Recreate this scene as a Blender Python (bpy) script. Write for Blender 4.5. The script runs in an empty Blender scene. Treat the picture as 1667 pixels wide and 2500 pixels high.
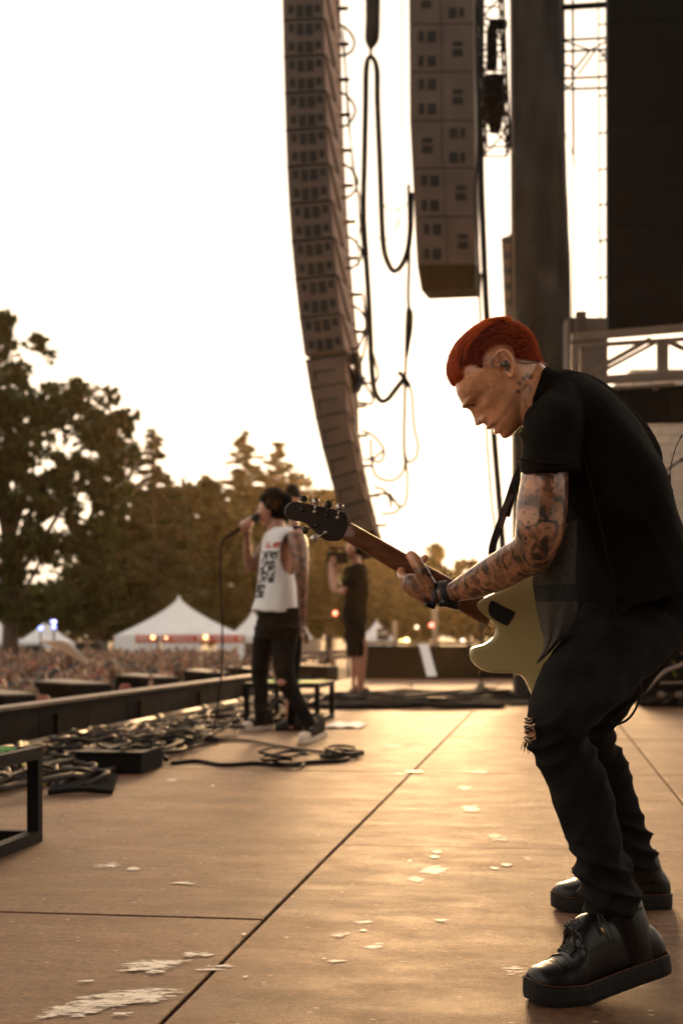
import bpy, bmesh, math, random
import numpy as np
from mathutils import Vector, noise as mnoise

random.seed(7)
rng = np.random.default_rng(11)
scene = bpy.context.scene
COL = scene.collection

# ------------------------------------------------------------------ camera, sky, sun, exposure
CAMH = 0.72
FPX = 3472.0           # focal length in photograph pixels (50 mm on a 36 mm tall frame, 2500 px)
cam_data = bpy.data.cameras.new("camera")
cam = bpy.data.objects.new("camera", cam_data)
COL.objects.link(cam)
cam.location = (0, 0, CAMH)
cam.rotation_euler = (math.radians(90), 0, 0)
cam_data.sensor_fit = 'VERTICAL'
cam_data.sensor_height = 36.0
cam_data.sensor_width = 24.0
cam_data.lens = 50.0
cam_data.shift_y = 305.0 / 2500.0
cam_data.clip_start = 0.05
cam_data.clip_end = 6000.0
cam_data.dof.use_dof = True
cam_data.dof.focus_distance = 3.05
cam_data.dof.aperture_fstop = 4.4
scene.camera = cam

SUN_AZ = 4.0           # degrees to the right of the view direction
SUN_EL = 7.5
world = bpy.data.worlds.new("World")
scene.world = world
world.use_nodes = True
wn = world.node_tree.nodes
wl = world.node_tree.links
for n in list(wn):
    wn.remove(n)
w_out = wn.new('ShaderNodeOutputWorld')
w_bg = wn.new('ShaderNodeBackground')
w_sky = wn.new('ShaderNodeTexSky')
w_sky.sky_type = 'NISHITA'
w_sky.sun_disc = False
w_sky.sun_elevation = math.radians(SUN_EL)
w_sky.sun_rotation = math.radians(SUN_AZ)
w_sky.altitude = 0
w_sky.air_density = 1.0
w_sky.dust_density = 6.0
w_sky.ozone_density = 0.5
w_hs = wn.new('ShaderNodeHueSaturation')
w_hs.inputs['Saturation'].default_value = 0.8
w_tint = wn.new('ShaderNodeMix')
w_tint.data_type = 'RGBA'
w_tint.blend_type = 'MULTIPLY'
w_tint.inputs[0].default_value = 1.0
w_tint.inputs[7].default_value = (1.0, 0.84, 0.69, 1)
w_gm = wn.new('ShaderNodeGamma')      # thick evening haze evens the sky out
w_gm.inputs['Gamma'].default_value = 0.2
wl.new(w_sky.outputs[0], w_hs.inputs['Color'])
wl.new(w_hs.outputs[0], w_gm.inputs['Color'])
wl.new(w_gm.outputs[0], w_tint.inputs[6])
wl.new(w_tint.outputs[2], w_bg.inputs['Color'])
w_bg.inputs['Strength'].default_value = 0.15
wl.new(w_bg.outputs[0], w_out.inputs['Surface'])

sun_d = bpy.data.lights.new("sun", 'SUN')
sun_d.energy = 0.9
sun_d.angle = math.radians(15)
sun_d.color = (1.0, 0.60, 0.28)
sun = bpy.data.objects.new("sun", sun_d)
COL.objects.link(sun)
_az, _el = math.radians(SUN_AZ), math.radians(SUN_EL)
_dir = Vector((math.sin(_az) * math.cos(_el), math.cos(_az) * math.cos(_el), math.sin(_el)))
sun.rotation_euler = _dir.to_track_quat('Z', 'Y').to_euler()
sun.location = (0, 0, 30)

scene.view_settings.view_transform = 'Standard'
scene.view_settings.look = 'None'
scene.view_settings.gamma = 1.0
scene.view_settings.use_curve_mapping = False
scene.view_settings.exposure = 2.85
scene.cycles.use_denoising = True
scene.cycles.max_bounces = 6
scene.cycles.transparent_max_bounces = 8
scene.cycles.sample_clamp_indirect = 6.0

# ------------------------------------------------------------------ helpers
def V(*a):
    return np.array(a, dtype=float)

def P(px, py, Y):
    """photograph pixel at depth Y -> world point"""
    return V((px - 833.5) / FPX * Y, Y, CAMH + (1555.0 - py) / FPX * Y)

def G(px, py, z=0.0):
    """photograph pixel on the horizontal plane at height z"""
    Y = FPX * (CAMH - z) / (py - 1555.0)
    return P(px, py, Y)

UU = V(0.1431, 0.9897, 0)      # along the stage (joints run this way)
VV = V(0.9897, -0.1431, 0)     # across the stage, away from the audience

def ST(u, v, z=0.0):
    return UU * u + VV * v + V(0, 0, z)

def nrm(a):
    a = np.asarray(a, float)
    l = np.linalg.norm(a)
    return a / l if l > 1e-12 else a

class MB:
    def __init__(self):
        self.v = []
        self.f = []
        self.m = []
        self.a = {}
        self.n = 0
    def add(self, verts, faces, mat=0):
        verts = np.asarray(verts, float).reshape(-1, 3)
        o = self.n
        self.v.append(verts)
        self.n += len(verts)
        for f in faces:
            self.f.append([i + o for i in f])
            self.m.append(mat)
        return o
    def box(self, c, ax, ay, az, mat=0):
        c = np.asarray(c, float); ax = np.asarray(ax, float); ay = np.asarray(ay, float); az = np.asarray(az, float)
        vs = [c + sx * ax + sy * ay + sz * az for sz in (-1, 1) for sy in (-1, 1) for sx in (-1, 1)]
        self.add(vs, [(0, 2, 3, 1), (4, 5, 7, 6), (0, 1, 5, 4), (2, 6, 7, 3), (0, 4, 6, 2), (1, 3, 7, 5)], mat)
    def abox(self, x0, x1, y0, y1, z0, z1, mat=0):
        self.box(((x0 + x1) / 2, (y0 + y1) / 2, (z0 + z1) / 2), ((x1 - x0) / 2, 0, 0), (0, (y1 - y0) / 2, 0), (0, 0, (z1 - z0) / 2), mat)
    def uvbox(self, u0, u1, v0, v1, z0, z1, mat=0):
        self.box(ST((u0 + u1) / 2, (v0 + v1) / 2, (z0 + z1) / 2), VV * (v1 - v0) / 2, UU * (u1 - u0) / 2, (0, 0, (z1 - z0) / 2), mat)
    def tube(self, pts, r, n=8, mat=0, cap=True, up=None):
        pts = [np.asarray(p, float) for p in pts]
        k = len(pts)
        rr = [r] * k if np.isscalar(r) else list(r)
        rings = []
        ref = None
        for i in range(k):
            t = nrm(pts[min(i + 1, k - 1)] - pts[max(i - 1, 0)])
            if ref is None:
                ref = V(0, 0, 1) if abs(t[2]) < 0.9 else V(1, 0, 0)
            a = ref - t * np.dot(ref, t)
            if np.linalg.norm(a) < 1e-6:
                a = np.cross(t, V(1, 0, 0))
            a = nrm(a)
            b = np.cross(t, a)
            ref = a
            th = np.linspace(0, 2 * math.pi, n, endpoint=False)
            rings.append(pts[i] + rr[i] * (np.cos(th)[:, None] * a + np.sin(th)[:, None] * b))
        vs = np.concatenate(rings)
        fs = []
        for i in range(k - 1):
            for j in range(n):
                j2 = (j + 1) % n
                fs.append((i * n + j, i * n + j2, (i + 1) * n + j2, (i + 1) * n + j))
        if cap:
            fs.append(tuple(range(n - 1, -1, -1)))
            fs.append(tuple((k - 1) * n + j for j in range(n)))
        self.add(vs, fs, mat)
    def loft(self, secs, n=24, sub=4, ex=2.0, mat=0, cap=True):
        """secs: (centre, half axis a, half axis b); Catmull-Rom along the length"""
        S = np.array([np.concatenate([np.asarray(c, float), np.asarray(a, float), np.asarray(b, float)]) for c, a, b in secs])
        k = len(S)
        rows = []
        for i in range(k - 1):
            p0, p1, p2, p3 = S[max(i - 1, 0)], S[i], S[i + 1], S[min(i + 2, k - 1)]
            for s in range(sub):
                t = s / sub
                rows.append(0.5 * ((2 * p1) + (-p0 + p2) * t + (2 * p0 - 5 * p1 + 4 * p2 - p3) * t * t + (-p0 + 3 * p1 - 3 * p2 + p3) * t ** 3))
        rows.append(S[-1])
        th = np.linspace(0, 2 * math.pi, n, endpoint=False)
        ct = np.sign(np.cos(th)) * np.abs(np.cos(th)) ** (2 / ex)
        sn = np.sign(np.sin(th)) * np.abs(np.sin(th)) ** (2 / ex)
        vs = []
        for r in rows:
            vs.append(r[0:3] + ct[:, None] * r[3:6] + sn[:, None] * r[6:9])
        m = len(rows)
        vs = np.concatenate(vs)
        fs = []
        for i in range(m - 1):
            for j in range(n):
                j2 = (j + 1) % n
                fs.append((i * n + j, i * n + j2, (i + 1) * n + j2, (i + 1) * n + j))
        if cap:
            vs = np.concatenate([vs, rows[0][None, 0:3], rows[-1][None, 0:3]])
            for j in range(n):
                j2 = (j + 1) % n
                fs.append((m * n, j2, j))
                fs.append((m * n + 1, (m - 1) * n + j, (m - 1) * n + j2))
        return self.add(vs, fs, mat), m, n
    def ell(self, c, ax, ay, az, nu=14, nv=10, mat=0):
        c = np.asarray(c, float)
        vs = [c + np.asarray(az, float)]
        for i in range(1, nv):
            ph = math.pi * i / nv
            for j in range(nu):
                th = 2 * math.pi * j / nu
                vs.append(c + math.sin(ph) * (math.cos(th) * np.asarray(ax, float) + math.sin(th) * np.asarray(ay, float)) + math.cos(ph) * np.asarray(az, float))
        vs.append(c - np.asarray(az, float))
        fs = []
        for j in range(nu):
            fs.append((0, 1 + j, 1 + (j + 1) % nu))
        for i in range(nv - 2):
            for j in range(nu):
                a = 1 + i * nu + j; b = 1 + i * nu + (j + 1) % nu
                fs.append((a, a + nu, b + nu, b))
        e = len(vs) - 1
        for j in range(nu):
            fs.append((e, 1 + (nv - 2) * nu + (j + 1) % nu, 1 + (nv - 2) * nu + j))
        self.add(vs, fs, mat)
    def prism(self, outline, vec, mat=0):
        o = np.asarray(outline, float)
        k = len(o)
        vs = np.concatenate([o, o + np.asarray(vec, float)])
        fs = [tuple(range(k)), tuple(range(2 * k - 1, k - 1, -1))]
        for i in range(k):
            j = (i + 1) % k
            fs.append((i, i + k, j + k, j))
        self.add(vs, fs, mat)
    def mesh(self, name, mats, smooth=False):
        me = bpy.data.meshes.new(name)
        vs = np.concatenate(self.v) if self.v else np.zeros((0, 3))
        me.from_pydata(vs.tolist(), [], self.f)
        for m in mats:
            me.materials.append(m)
        if len(mats) > 1:
            me.polygons.foreach_set('material_index', self.m)
        if smooth:
            me.polygons.foreach_set('use_smooth', [True] * len(me.polygons))
        me.update()
        return me
    def build(self, name, mats, parent=None, smooth=False, loc=None):
        if not isinstance(mats, (list, tuple)):
            mats = [mats]
        me = self.mesh(name, mats, smooth)
        return obj(name, me, parent)

def obj(name, data, parent=None):
    o = bpy.data.objects.new(name, data)
    COL.objects.link(o)
    if parent is not None:
        o.parent = parent
        o.matrix_parent_inverse = parent.matrix_basis.inverted()
    return o

def tag(o, label=None, cat=None, group=None, kind=None):
    if label: o['label'] = label
    if cat: o['category'] = cat
    if group: o['group'] = group
    if kind: o['kind'] = kind
    return o

def empty(name, loc=(0, 0, 0)):
    o = bpy.data.objects.new(name, None)
    COL.objects.link(o)
    o.location = tuple(float(x) for x in loc)
    o.empty_display_size = 0.1
    return o

def copy_tree(o, parent=None, delta=None):
    c = o.copy()
    COL.objects.link(c)
    if parent is not None:
        c.parent = parent
    for ch in o.children:
        copy_tree(ch, c)
    return c

def quads_mesh(name, verts, mats, nper=4, matidx=None):
    """verts (N,nper,3): N separate polygons, built fast"""
    N = len(verts)
    me = bpy.data.meshes.new(name)
    me.vertices.add(N * nper)
    me.vertices.foreach_set('co', verts.reshape(-1).astype(np.float32))
    me.loops.add(N * nper)
    me.loops.foreach_set('vertex_index', np.arange(N * nper, dtype=np.int32))
    me.polygons.add(N)
    me.polygons.foreach_set('loop_start', np.arange(0, N * nper, nper, dtype=np.int32))
    for m in mats:
        me.materials.append(m)
    if matidx is not None:
        me.polygons.foreach_set('material_index', matidx.astype(np.int32))
    me.update(calc_edges=True)
    return me

def remesh(mb, voxel, smooth=4, name='tmp', factor=0.5):
    """one continuous closed surface out of overlapping closed shells"""
    me = mb.mesh(name, [])
    o = bpy.data.objects.new(name, me)
    COL.objects.link(o)
    m = o.modifiers.new('r', 'REMESH')
    m.mode = 'VOXEL'
    m.voxel_size = voxel
    m.use_smooth_shade = True
    if smooth:
        s = o.modifiers.new('s', 'SMOOTH')
        s.factor = factor
        s.iterations = smooth
    dg = bpy.context.evaluated_depsgraph_get()
    out = bpy.data.meshes.new_from_object(o.evaluated_get(dg))
    bpy.data.objects.remove(o)
    bpy.data.meshes.remove(me)
    out.polygons.foreach_set('use_smooth', [True] * len(out.polygons))
    return out

def get_co(me):
    a = np.empty(len(me.vertices) * 3, dtype=np.float32)
    me.vertices.foreach_get('co', a)
    return a.reshape(-1, 3).astype(float)

def get_no(me):
    a = np.empty(len(me.vertices) * 3, dtype=np.float32)
    me.vertices.foreach_get('normal', a)
    return a.reshape(-1, 3).astype(float)

def set_co(me, co):
    me.vertices.foreach_set('co', co.reshape(-1).astype(np.float32))
    me.update()

def fattr(me, name, vals):
    at = me.attributes.new(name, 'FLOAT', 'POINT')
    at.data.foreach_set('value', np.asarray(vals, dtype=np.float32))

def vattr(me, name, vals):
    at = me.attributes.new(name, 'FLOAT_VECTOR', 'POINT')
    at.data.foreach_set('vector', np.asarray(vals, dtype=np.float32).reshape(-1))

def wrinkle(me, amp, scale, stretch=(1, 1, 1), seed=0.0, octs=2, mask=None):
    co = get_co(me); no = get_no(me)
    st = np.array(stretch)
    d = np.array([mnoise.fractal(Vector((c * st * scale + seed).tolist()), 0.8, 2.0, octs) for c in co])
    if mask is not None:
        d = d * mask
    set_co(me, co + no * (d * amp)[:, None])

# ------------------------------------------------------------------ materials
def mat(name, col, rough=0.6, var=0.25, scale=6.0, bump=0.0, bscale=80.0, metal=0.0, spec=0.5,
        col2=None, stretch=None, emis=None, estr=0.0, trans=0.0, coat=0.0, sheen=0.0):
    m = bpy.data.materials.new(name)
    m.use_nodes = True
    nt = m.node_tree
    b = nt.nodes['Principled BSDF']
    b.inputs['Roughness'].default_value = rough
    b.inputs['Metallic'].default_value = metal
    b.inputs['Specular IOR Level'].default_value = spec
    if coat:
        b.inputs['Coat Weight'].default_value = coat
        b.inputs['Coat Roughness'].default_value = 0.15
    if sheen:
        b.inputs['Sheen Weight'].default_value = sheen
        b.inputs['Sheen Roughness'].default_value = 0.5
    tc = nt.nodes.new('ShaderNodeTexCoord')
    mp = nt.nodes.new('ShaderNodeMapping')
    nt.links.new(tc.outputs['Object'], mp.inputs['Vector'])
    if stretch:
        mp.inputs['Scale'].default_value = stretch
    nz = nt.nodes.new('ShaderNodeTexNoise')
    nz.inputs['Scale'].default_value = scale
    nz.inputs['Detail'].default_value = 5
    nt.links.new(mp.outputs[0], nz.inputs['Vector'])
    rp = nt.nodes.new('ShaderNodeValToRGB')
    c = np.array(col[:3])
    lo = c * (1 - var) if col2 is None else c
    hi = np.minimum(c * (1 + var), 1) if col2 is None else np.array(col2[:3])
    rp.color_ramp.elements[0].position = 0.3
    rp.color_ramp.elements[1].position = 0.7
    rp.color_ramp.elements[0].color = (*lo, 1)
    rp.color_ramp.elements[1].color = (*hi, 1)
    nt.links.new(nz.outputs['Fac'], rp.inputs['Fac'])
    nt.links.new(rp.outputs[0], b.inputs['Base Color'])
    if bump:
        n2 = nt.nodes.new('ShaderNodeTexNoise')
        n2.inputs['Scale'].default_value = bscale
        n2.inputs['Detail'].default_value = 4
        nt.links.new(mp.outputs[0], n2.inputs['Vector'])
        bp = nt.nodes.new('ShaderNodeBump')
        bp.inputs['Strength'].default_value = bump
        bp.inputs['Distance'].default_value = 0.01
        nt.links.new(n2.outputs['Fac'], bp.inputs['Height'])
        nt.links.new(bp.outputs[0], b.inputs['Normal'])
    if emis:
        b.inputs['Emission Color'].default_value = (*emis, 1)
        b.inputs['Emission Strength'].default_value = estr
    if trans:
        # thin cloth or leaf: some light passes through
        tr = nt.nodes.new('ShaderNodeBsdfTranslucent')
        nt.links.new(rp.outputs[0], tr.inputs['Color'])
        mx = nt.nodes.new('ShaderNodeMixShader')
        mx.inputs[0].default_value = trans
        nt.links.new(b.outputs[0], mx.inputs[1])
        nt.links.new(tr.outputs[0], mx.inputs[2])
        nt.links.new(mx.outputs[0], nt.nodes['Material Output'].inputs['Surface'])
    return m

M = {}
M['black_metal'] = mat('black_metal', (0.0055, 0.0048, 0.0042), 0.6, 0.3, 10, spec=0.12)
M['black_box'] = mat('black_box', (0.0065, 0.0052, 0.0045), 0.7, 0.3, 5, bump=0.1, bscale=120, spec=0.1)
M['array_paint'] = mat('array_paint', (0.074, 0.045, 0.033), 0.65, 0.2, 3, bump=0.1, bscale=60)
M['array_side_lit'] = mat('array_side_lit', (0.34, 0.19, 0.12), 0.6, 0.2, 3)  # warm light on the side faces, painted as a paler orange-brown
M['slot_dark'] = mat('slot_dark', (0.006, 0.005, 0.004), 0.8, 0.2, 5)
M['cable'] = mat('cable', (0.007, 0.0055, 0.005), 0.65, 0.3, 20, spec=0.15)
M['cable_tan'] = mat('cable_tan', (0.10, 0.072, 0.05), 0.65, 0.3, 20, spec=0.3)
M['cable_brown'] = mat('cable_brown', (0.04, 0.028, 0.02), 0.65, 0.3, 20, spec=0.3)
M['cable_yellow'] = mat('cable_yellow', (0.5, 0.38, 0.04), 0.5, 0.2, 20)
M['cable_pink'] = mat('cable_pink', (0.22, 0.15, 0.13), 0.5, 0.2, 20)
M['alu'] = mat('alu', (0.20, 0.15, 0.12), 0.5, 0.2, 6, metal=0.3)
M['drape'] = mat('drape', (0.024, 0.018, 0.015), 0.85, 0.3, 3, bump=0.2, bscale=200)
M['screen'] = mat('screen', (0.005, 0.0042, 0.003), 0.75, 0.15, 6, spec=0.2)
M['white_cloth'] = mat('white_cloth', (0.84, 0.85, 0.88), 0.7, 0.06, 1.5, trans=0.25)
M['tent_wall'] = mat('tent_wall', (0.82, 0.85, 0.89), 0.7, 0.06, 1.5, trans=0.2)
M['red_banner'] = mat('red_banner', (0.55, 0.06, 0.03), 0.6, 0.12, 2)
M['white_print'] = mat('white_print', (0.8, 0.8, 0.78), 0.6, 0.05, 2)
M['dark_banner'] = mat('dark_banner', (0.02, 0.017, 0.015), 0.7, 0.2, 2)
M['paper'] = mat('paper', (0.75, 0.74, 0.76), 0.7, 0.04, 4)
M['bark'] = mat('bark', (0.07, 0.045, 0.03), 0.9, 0.35, 6, bump=0.5, bscale=20)
M['concrete'] = mat('concrete', (0.34, 0.29, 0.25), 0.85, 0.12, 0.6, bump=0.1, bscale=5)

def leaf_mat(name, c1, c2, trans=0.45):
    m = bpy.data.materials.new(name)
    m.use_nodes = True
    nt = m.node_tree
    b = nt.nodes['Principled BSDF']
    b.inputs['Roughness'].default_value = 0.6
    b.inputs['Specular IOR Level'].default_value = 0.25
    g = nt.nodes.new('ShaderNodeNewGeometry')
    rp = nt.nodes.new('ShaderNodeValToRGB')
    rp.color_ramp.elements[0].color = (*c1, 1)
    rp.color_ramp.elements[1].color = (*c2, 1)
    nt.links.new(g.outputs['Random Per Island'], rp.inputs['Fac'])
    nt.links.new(rp.outputs[0], b.inputs['Base Color'])
    tr = nt.nodes.new('ShaderNodeBsdfTranslucent')
    nt.links.new(rp.outputs[0], tr.inputs['Color'])
    mx = nt.nodes.new('ShaderNodeMixShader')
    mx.inputs[0].default_value = trans
    nt.links.new(b.outputs[0], mx.inputs[1])
    nt.links.new(tr.outputs[0], mx.inputs[2])
    nt.links.new(mx.outputs[0], nt.nodes['Material Output'].inputs['Surface'])
    return m

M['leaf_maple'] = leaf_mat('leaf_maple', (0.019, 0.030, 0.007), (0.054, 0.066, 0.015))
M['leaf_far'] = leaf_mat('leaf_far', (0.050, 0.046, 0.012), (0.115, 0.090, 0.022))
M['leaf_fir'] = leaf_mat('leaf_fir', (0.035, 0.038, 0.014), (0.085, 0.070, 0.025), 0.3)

def floor_mat():
    m = bpy.data.materials.new('stage_ply')
    m.use_nodes = True
    nt = m.node_tree
    L = nt.links
    b = nt.nodes['Principled BSDF']
    tc = nt.nodes.new('ShaderNodeTexCoord')
    rot = nt.nodes.new('ShaderNodeMapping')
    rot.inputs['Rotation'].default_value = (0, 0, math.radians(8.23))
    L.new(tc.outputs['Object'], rot.inputs['Vector'])
    def noise(scale, st=(1, 1, 1), det=6, rough=0.6):
        mp = nt.nodes.new('ShaderNodeMapping')
        mp.inputs['Scale'].default_value = st
        L.new(rot.outputs[0], mp.inputs['Vector'])
        n = nt.nodes.new('ShaderNodeTexNoise')
        n.inputs['Scale'].default_value = scale
        n.inputs['Detail'].default_value = det
        n.inputs['Roughness'].default_value = rough
        L.new(mp.outputs[0], n.inputs['Vector'])
        return n.outputs['Fac']
    def ramp(f, p0, c0, p1, c1):
        r = nt.nodes.new('ShaderNodeValToRGB')
        r.color_ramp.elements[0].position = p0
        r.color_ramp.elements[1].position = p1
        r.color_ramp.elements[0].color = (*c0, 1)
        r.color_ramp.elements[1].color = (*c1, 1)
        L.new(f, r.inputs['Fac'])
        return r.outputs[0]
    def mix(mode, fac, a, c):
        x = nt.nodes.new('ShaderNodeMix')
        x.data_type = 'RGBA'
        x.blend_type = mode
        if isinstance(fac, float):
            x.inputs[0].default_value = fac
        else:
            L.new(fac, x.inputs[0])
        L.new(a, x.inputs[6])
        if isinstance(c, tuple):
            x.inputs[7].default_value = (*c, 1)
        else:
            L.new(c, x.inputs[7])
        return x.outputs[2]
    base = ramp(noise(1.3, (0.6, 1.6, 1)), 0.3, FLOOR_LO, 0.72, FLOOR_HI)
    streak = ramp(noise(4.0, (0.6, 2.6, 1), 8, 0.75), 0.38, (0.6, 0.6, 0.6), 0.62, (1.12, 1.1, 1.08))
    c = mix('MULTIPLY', 0.4, base, streak)
    grit = ramp(noise(60.0, (1, 1, 1), 4, 0.7), 0.38, (0.58, 0.55, 0.52), 0.62, (1.25, 1.25, 1.25))
    c = mix('MULTIPLY', 0.8, c, grit)
    # dark scuffs
    sc = ramp(noise(9.0, (0.35, 1.6, 1), 8, 0.75), 0.60, (0, 0, 0), 0.68, (0.85, 0.85, 0.85))
    c = mix('MIX', sc, c, (0.035, 0.022, 0.016))
    # thin scratches
    wv = nt.nodes.new('ShaderNodeTexVoronoi')
    wv.feature = 'DISTANCE_TO_EDGE'
    wv.inputs['Scale'].default_value = 1.7
    mp = nt.nodes.new('ShaderNodeMapping')
    mp.inputs['Scale'].default_value = (0.8, 2.2, 1)
    n0 = nt.nodes.new('ShaderNodeTexNoise')
    n0.inputs['Scale'].default_value = 1.1
    L.new(rot.outputs[0], n0.inputs['Vector'])
    ad = nt.nodes.new('ShaderNodeVectorMath')
    ad.operation = 'ADD'
    L.new(rot.outputs[0], ad.inputs[0]); L.new(n0.outputs['Color'], ad.inputs[1])
    L.new(ad.outputs[0], mp.inputs['Vector']); L.new(mp.outputs[0], wv.inputs['Vector'])
    scr = ramp(wv.outputs['Distance'], 0.0, (0.8, 0.8, 0.8), 0.010, (0, 0, 0))
    gate = ramp(noise(2.2, (1, 1, 1), 3), 0.52, (0, 0, 0), 0.60, (1, 1, 1))
    gm = nt.nodes.new('ShaderNodeMath'); gm.operation = 'MULTIPLY'
    L.new(scr, gm.inputs[0]); L.new(gate, gm.inputs[1])
    c = mix('MIX', gm.outputs[0], c, (0.05, 0.032, 0.022))
    blot = ramp(noise(17.0, (0.55, 1.5, 1), 8, 0.78), 0.36, (0.62, 0.58, 0.55), 0.60, (1.12, 1.1, 1.08))
    c = mix('MULTIPLY', 0.95, c, blot)
    def flecks(scale, st, off, rad, keep, col, c):
        mp2 = nt.nodes.new('ShaderNodeMapping'); mp2.inputs['Scale'].default_value = st; mp2.inputs['Location'].default_value = off
        L.new(rot.outputs[0], mp2.inputs['Vector'])
        vo = nt.nodes.new('ShaderNodeTexVoronoi'); vo.inputs['Scale'].default_value = scale; vo.voronoi_dimensions = '2D'
        L.new(mp2.outputs[0], vo.inputs['Vector'])
        d = ramp(vo.outputs['Distance'], rad * .6, (1, 1, 1), rad, (0, 0, 0))
        sx = nt.nodes.new('ShaderNodeSeparateColor'); L.new(vo.outputs['Color'], sx.inputs[0])
        g = nt.nodes.new('ShaderNodeMath'); g.operation = 'GREATER_THAN'; g.inputs[1].default_value = keep; L.new(sx.outputs[0], g.inputs[0])
        m2 = nt.nodes.new('ShaderNodeMath'); m2.operation = 'MULTIPLY'; L.new(d, m2.inputs[0]); L.new(g.outputs[0], m2.inputs[1])
        return mix('MIX', m2.outputs[0], c, col)
    c = flecks(13.0, (0.55, 1.0, 1), (0, 0, 0), 0.075, 0.62, (0.03, 0.018, 0.012), c)
    c = flecks(26.0, (0.8, 1.0, 1), (3.1, 1.7, 0), 0.11, 0.70, (0.045, 0.028, 0.018), c)
    c = flecks(11.0, (0.7, 1.3, 1), (7.3, 4.1, 0), 0.055, 0.72, (0.55, 0.45, 0.36), c)
    L.new(c, b.inputs['Base Color'])
    rr = ramp(noise(5.0, (0.8, 1.4, 1), 7, 0.75), 0.3, (0.56, 0.56, 0.56), 0.7, (0.72, 0.72, 0.72))
    L.new(rr, b.inputs['Roughness'])
    b.inputs['Specular IOR Level'].default_value = 0.3
    b.inputs['Specular Tint'].default_value = (1.0, 0.80, 0.62, 1)
    # pressed mesh of the anti-slip film
    w1 = nt.nodes.new('ShaderNodeTexWave'); w1.inputs['Scale'].default_value = 70
    w2 = nt.nodes.new('ShaderNodeTexWave'); w2.inputs['Scale'].default_value = 70; w2.bands_direction = 'Y'
    L.new(rot.outputs[0], w1.inputs['Vector']); L.new(rot.outputs[0], w2.inputs['Vector'])
    mu = nt.nodes.new('ShaderNodeMath'); mu.operation = 'MAXIMUM'
    L.new(w1.outputs['Fac'], mu.inputs[0]); L.new(w2.outputs['Fac'], mu.inputs[1])
    bp = nt.nodes.new('ShaderNodeBump'); bp.inputs['Strength'].default_value = 0.35; bp.inputs['Distance'].default_value = 0.002
    L.new(mu.outputs[0], bp.inputs['Height'])
    bp2 = nt.nodes.new('ShaderNodeBump'); bp2.inputs['Strength'].default_value = 0.06; bp2.inputs['Distance'].default_value = 0.006
    L.new(noise(14.0, (1, 1, 1), 5), bp2.inputs['Height'])
    L.new(bp.outputs[0], bp2.inputs['Normal'])
    L.new(bp2.outputs[0], b.inputs['Normal'])
    return m
FLOOR_LO = (0.110, 0.055, 0.030)
FLOOR_HI = (0.262, 0.146, 0.083)
M['floor'] = floor_mat()

def paint_mat():
    """dried, scraped white paint: patchy cover"""
    m = bpy.data.materials.new('dried_paint')
    m.use_nodes = True
    nt = m.node_tree
    L = nt.links
    b = nt.nodes['Principled BSDF']
    b.inputs['Base Color'].default_value = (0.78, 0.70, 0.60, 1)
    b.inputs['Roughness'].default_value = 0.6
    tc = nt.nodes.new('ShaderNodeTexCoord')
    mp = nt.nodes.new('ShaderNodeMapping')
    mp.inputs['Scale'].default_value = (1, 2.2, 1)
    L.new(tc.outputs['Object'], mp.inputs['Vector'])
    n = nt.nodes.new('ShaderNodeTexNoise')
    n.inputs['Scale'].default_value = 22
    n.inputs['Detail'].default_value = 9
    n.inputs['Roughness'].default_value = 0.68
    L.new(mp.outputs[0], n.inputs['Vector'])
    at = nt.nodes.new('ShaderNodeAttribute')
    at.attribute_name = 'edge'
    ad = nt.nodes.new('ShaderNodeMath'); ad.operation = 'ADD'
    L.new(n.outputs['Fac'], ad.inputs[0]); L.new(at.outputs['Fac'], ad.inputs[1])
    r = nt.nodes.new('ShaderNodeValToRGB')
    r.color_ramp.elements[0].position = 0.52
    r.color_ramp.elements[1].position = 0.66
    L.new(ad.outputs[0], r.inputs['Fac'])
    tr = nt.nodes.new('ShaderNodeBsdfTransparent')
    mx = nt.nodes.new('ShaderNodeMixShader')
    L.new(r.outputs[0], mx.inputs[0])
    L.new(tr.outputs[0], mx.inputs[1])
    L.new(b.outputs[0], mx.inputs[2])
    L.new(mx.outputs[0], nt.nodes['Material Output'].inputs['Surface'])
    return m
M['paint'] = paint_mat()

# ------------------------------------------------------------------ ground
GZ = -1.6
mb = MB()
mb.add([(-3000, -1500, GZ), (3000, -1500, GZ), (3000, 4500, GZ), (-3000, 4500, GZ)], [(0, 1, 2, 3)])
tag(mb.build('ground', mat('trodden_grass', (0.09, 0.075, 0.04), 0.9, 0.4, 0.4)), 'trodden grass field in front of the stage', kind='structure')

# ------------------------------------------------------------------ stage floor, panel by panel
floor = empty('stage_floor', (0, 0, 0))
tag(floor, 'brown plywood stage deck of large scuffed panels', kind='structure')
def deck_panel(u0, u1, v0, v1, gap):
    g = gap / 2
    mbp = MB()
    ch = 0.003
    def ring(ins, z):
        return [ST(u0 + g + ins, v0 + g + ins, z), ST(u0 + g + ins, v1 - g - ins, z), ST(u1 - g - ins, v1 - g - ins, z), ST(u1 - g - ins, v0 + g + ins, z)]
    dz = random.uniform(-0.001, 0.001)
    vs = ring(0, -0.03) + ring(0, -ch + dz) + ring(ch, dz)
    fs = [(8, 9, 10, 11)]
    for k in (0, 4):
        for i in range(4):
            j = (i + 1) % 4
            fs.append((k + i, k + j, k + 4 + j, k + 4 + i))
    mbp.add(vs, fs)
    return mbp.build('deck_panel', M['floor'], floor)
VA, VB = -0.713, 0.58
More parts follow.
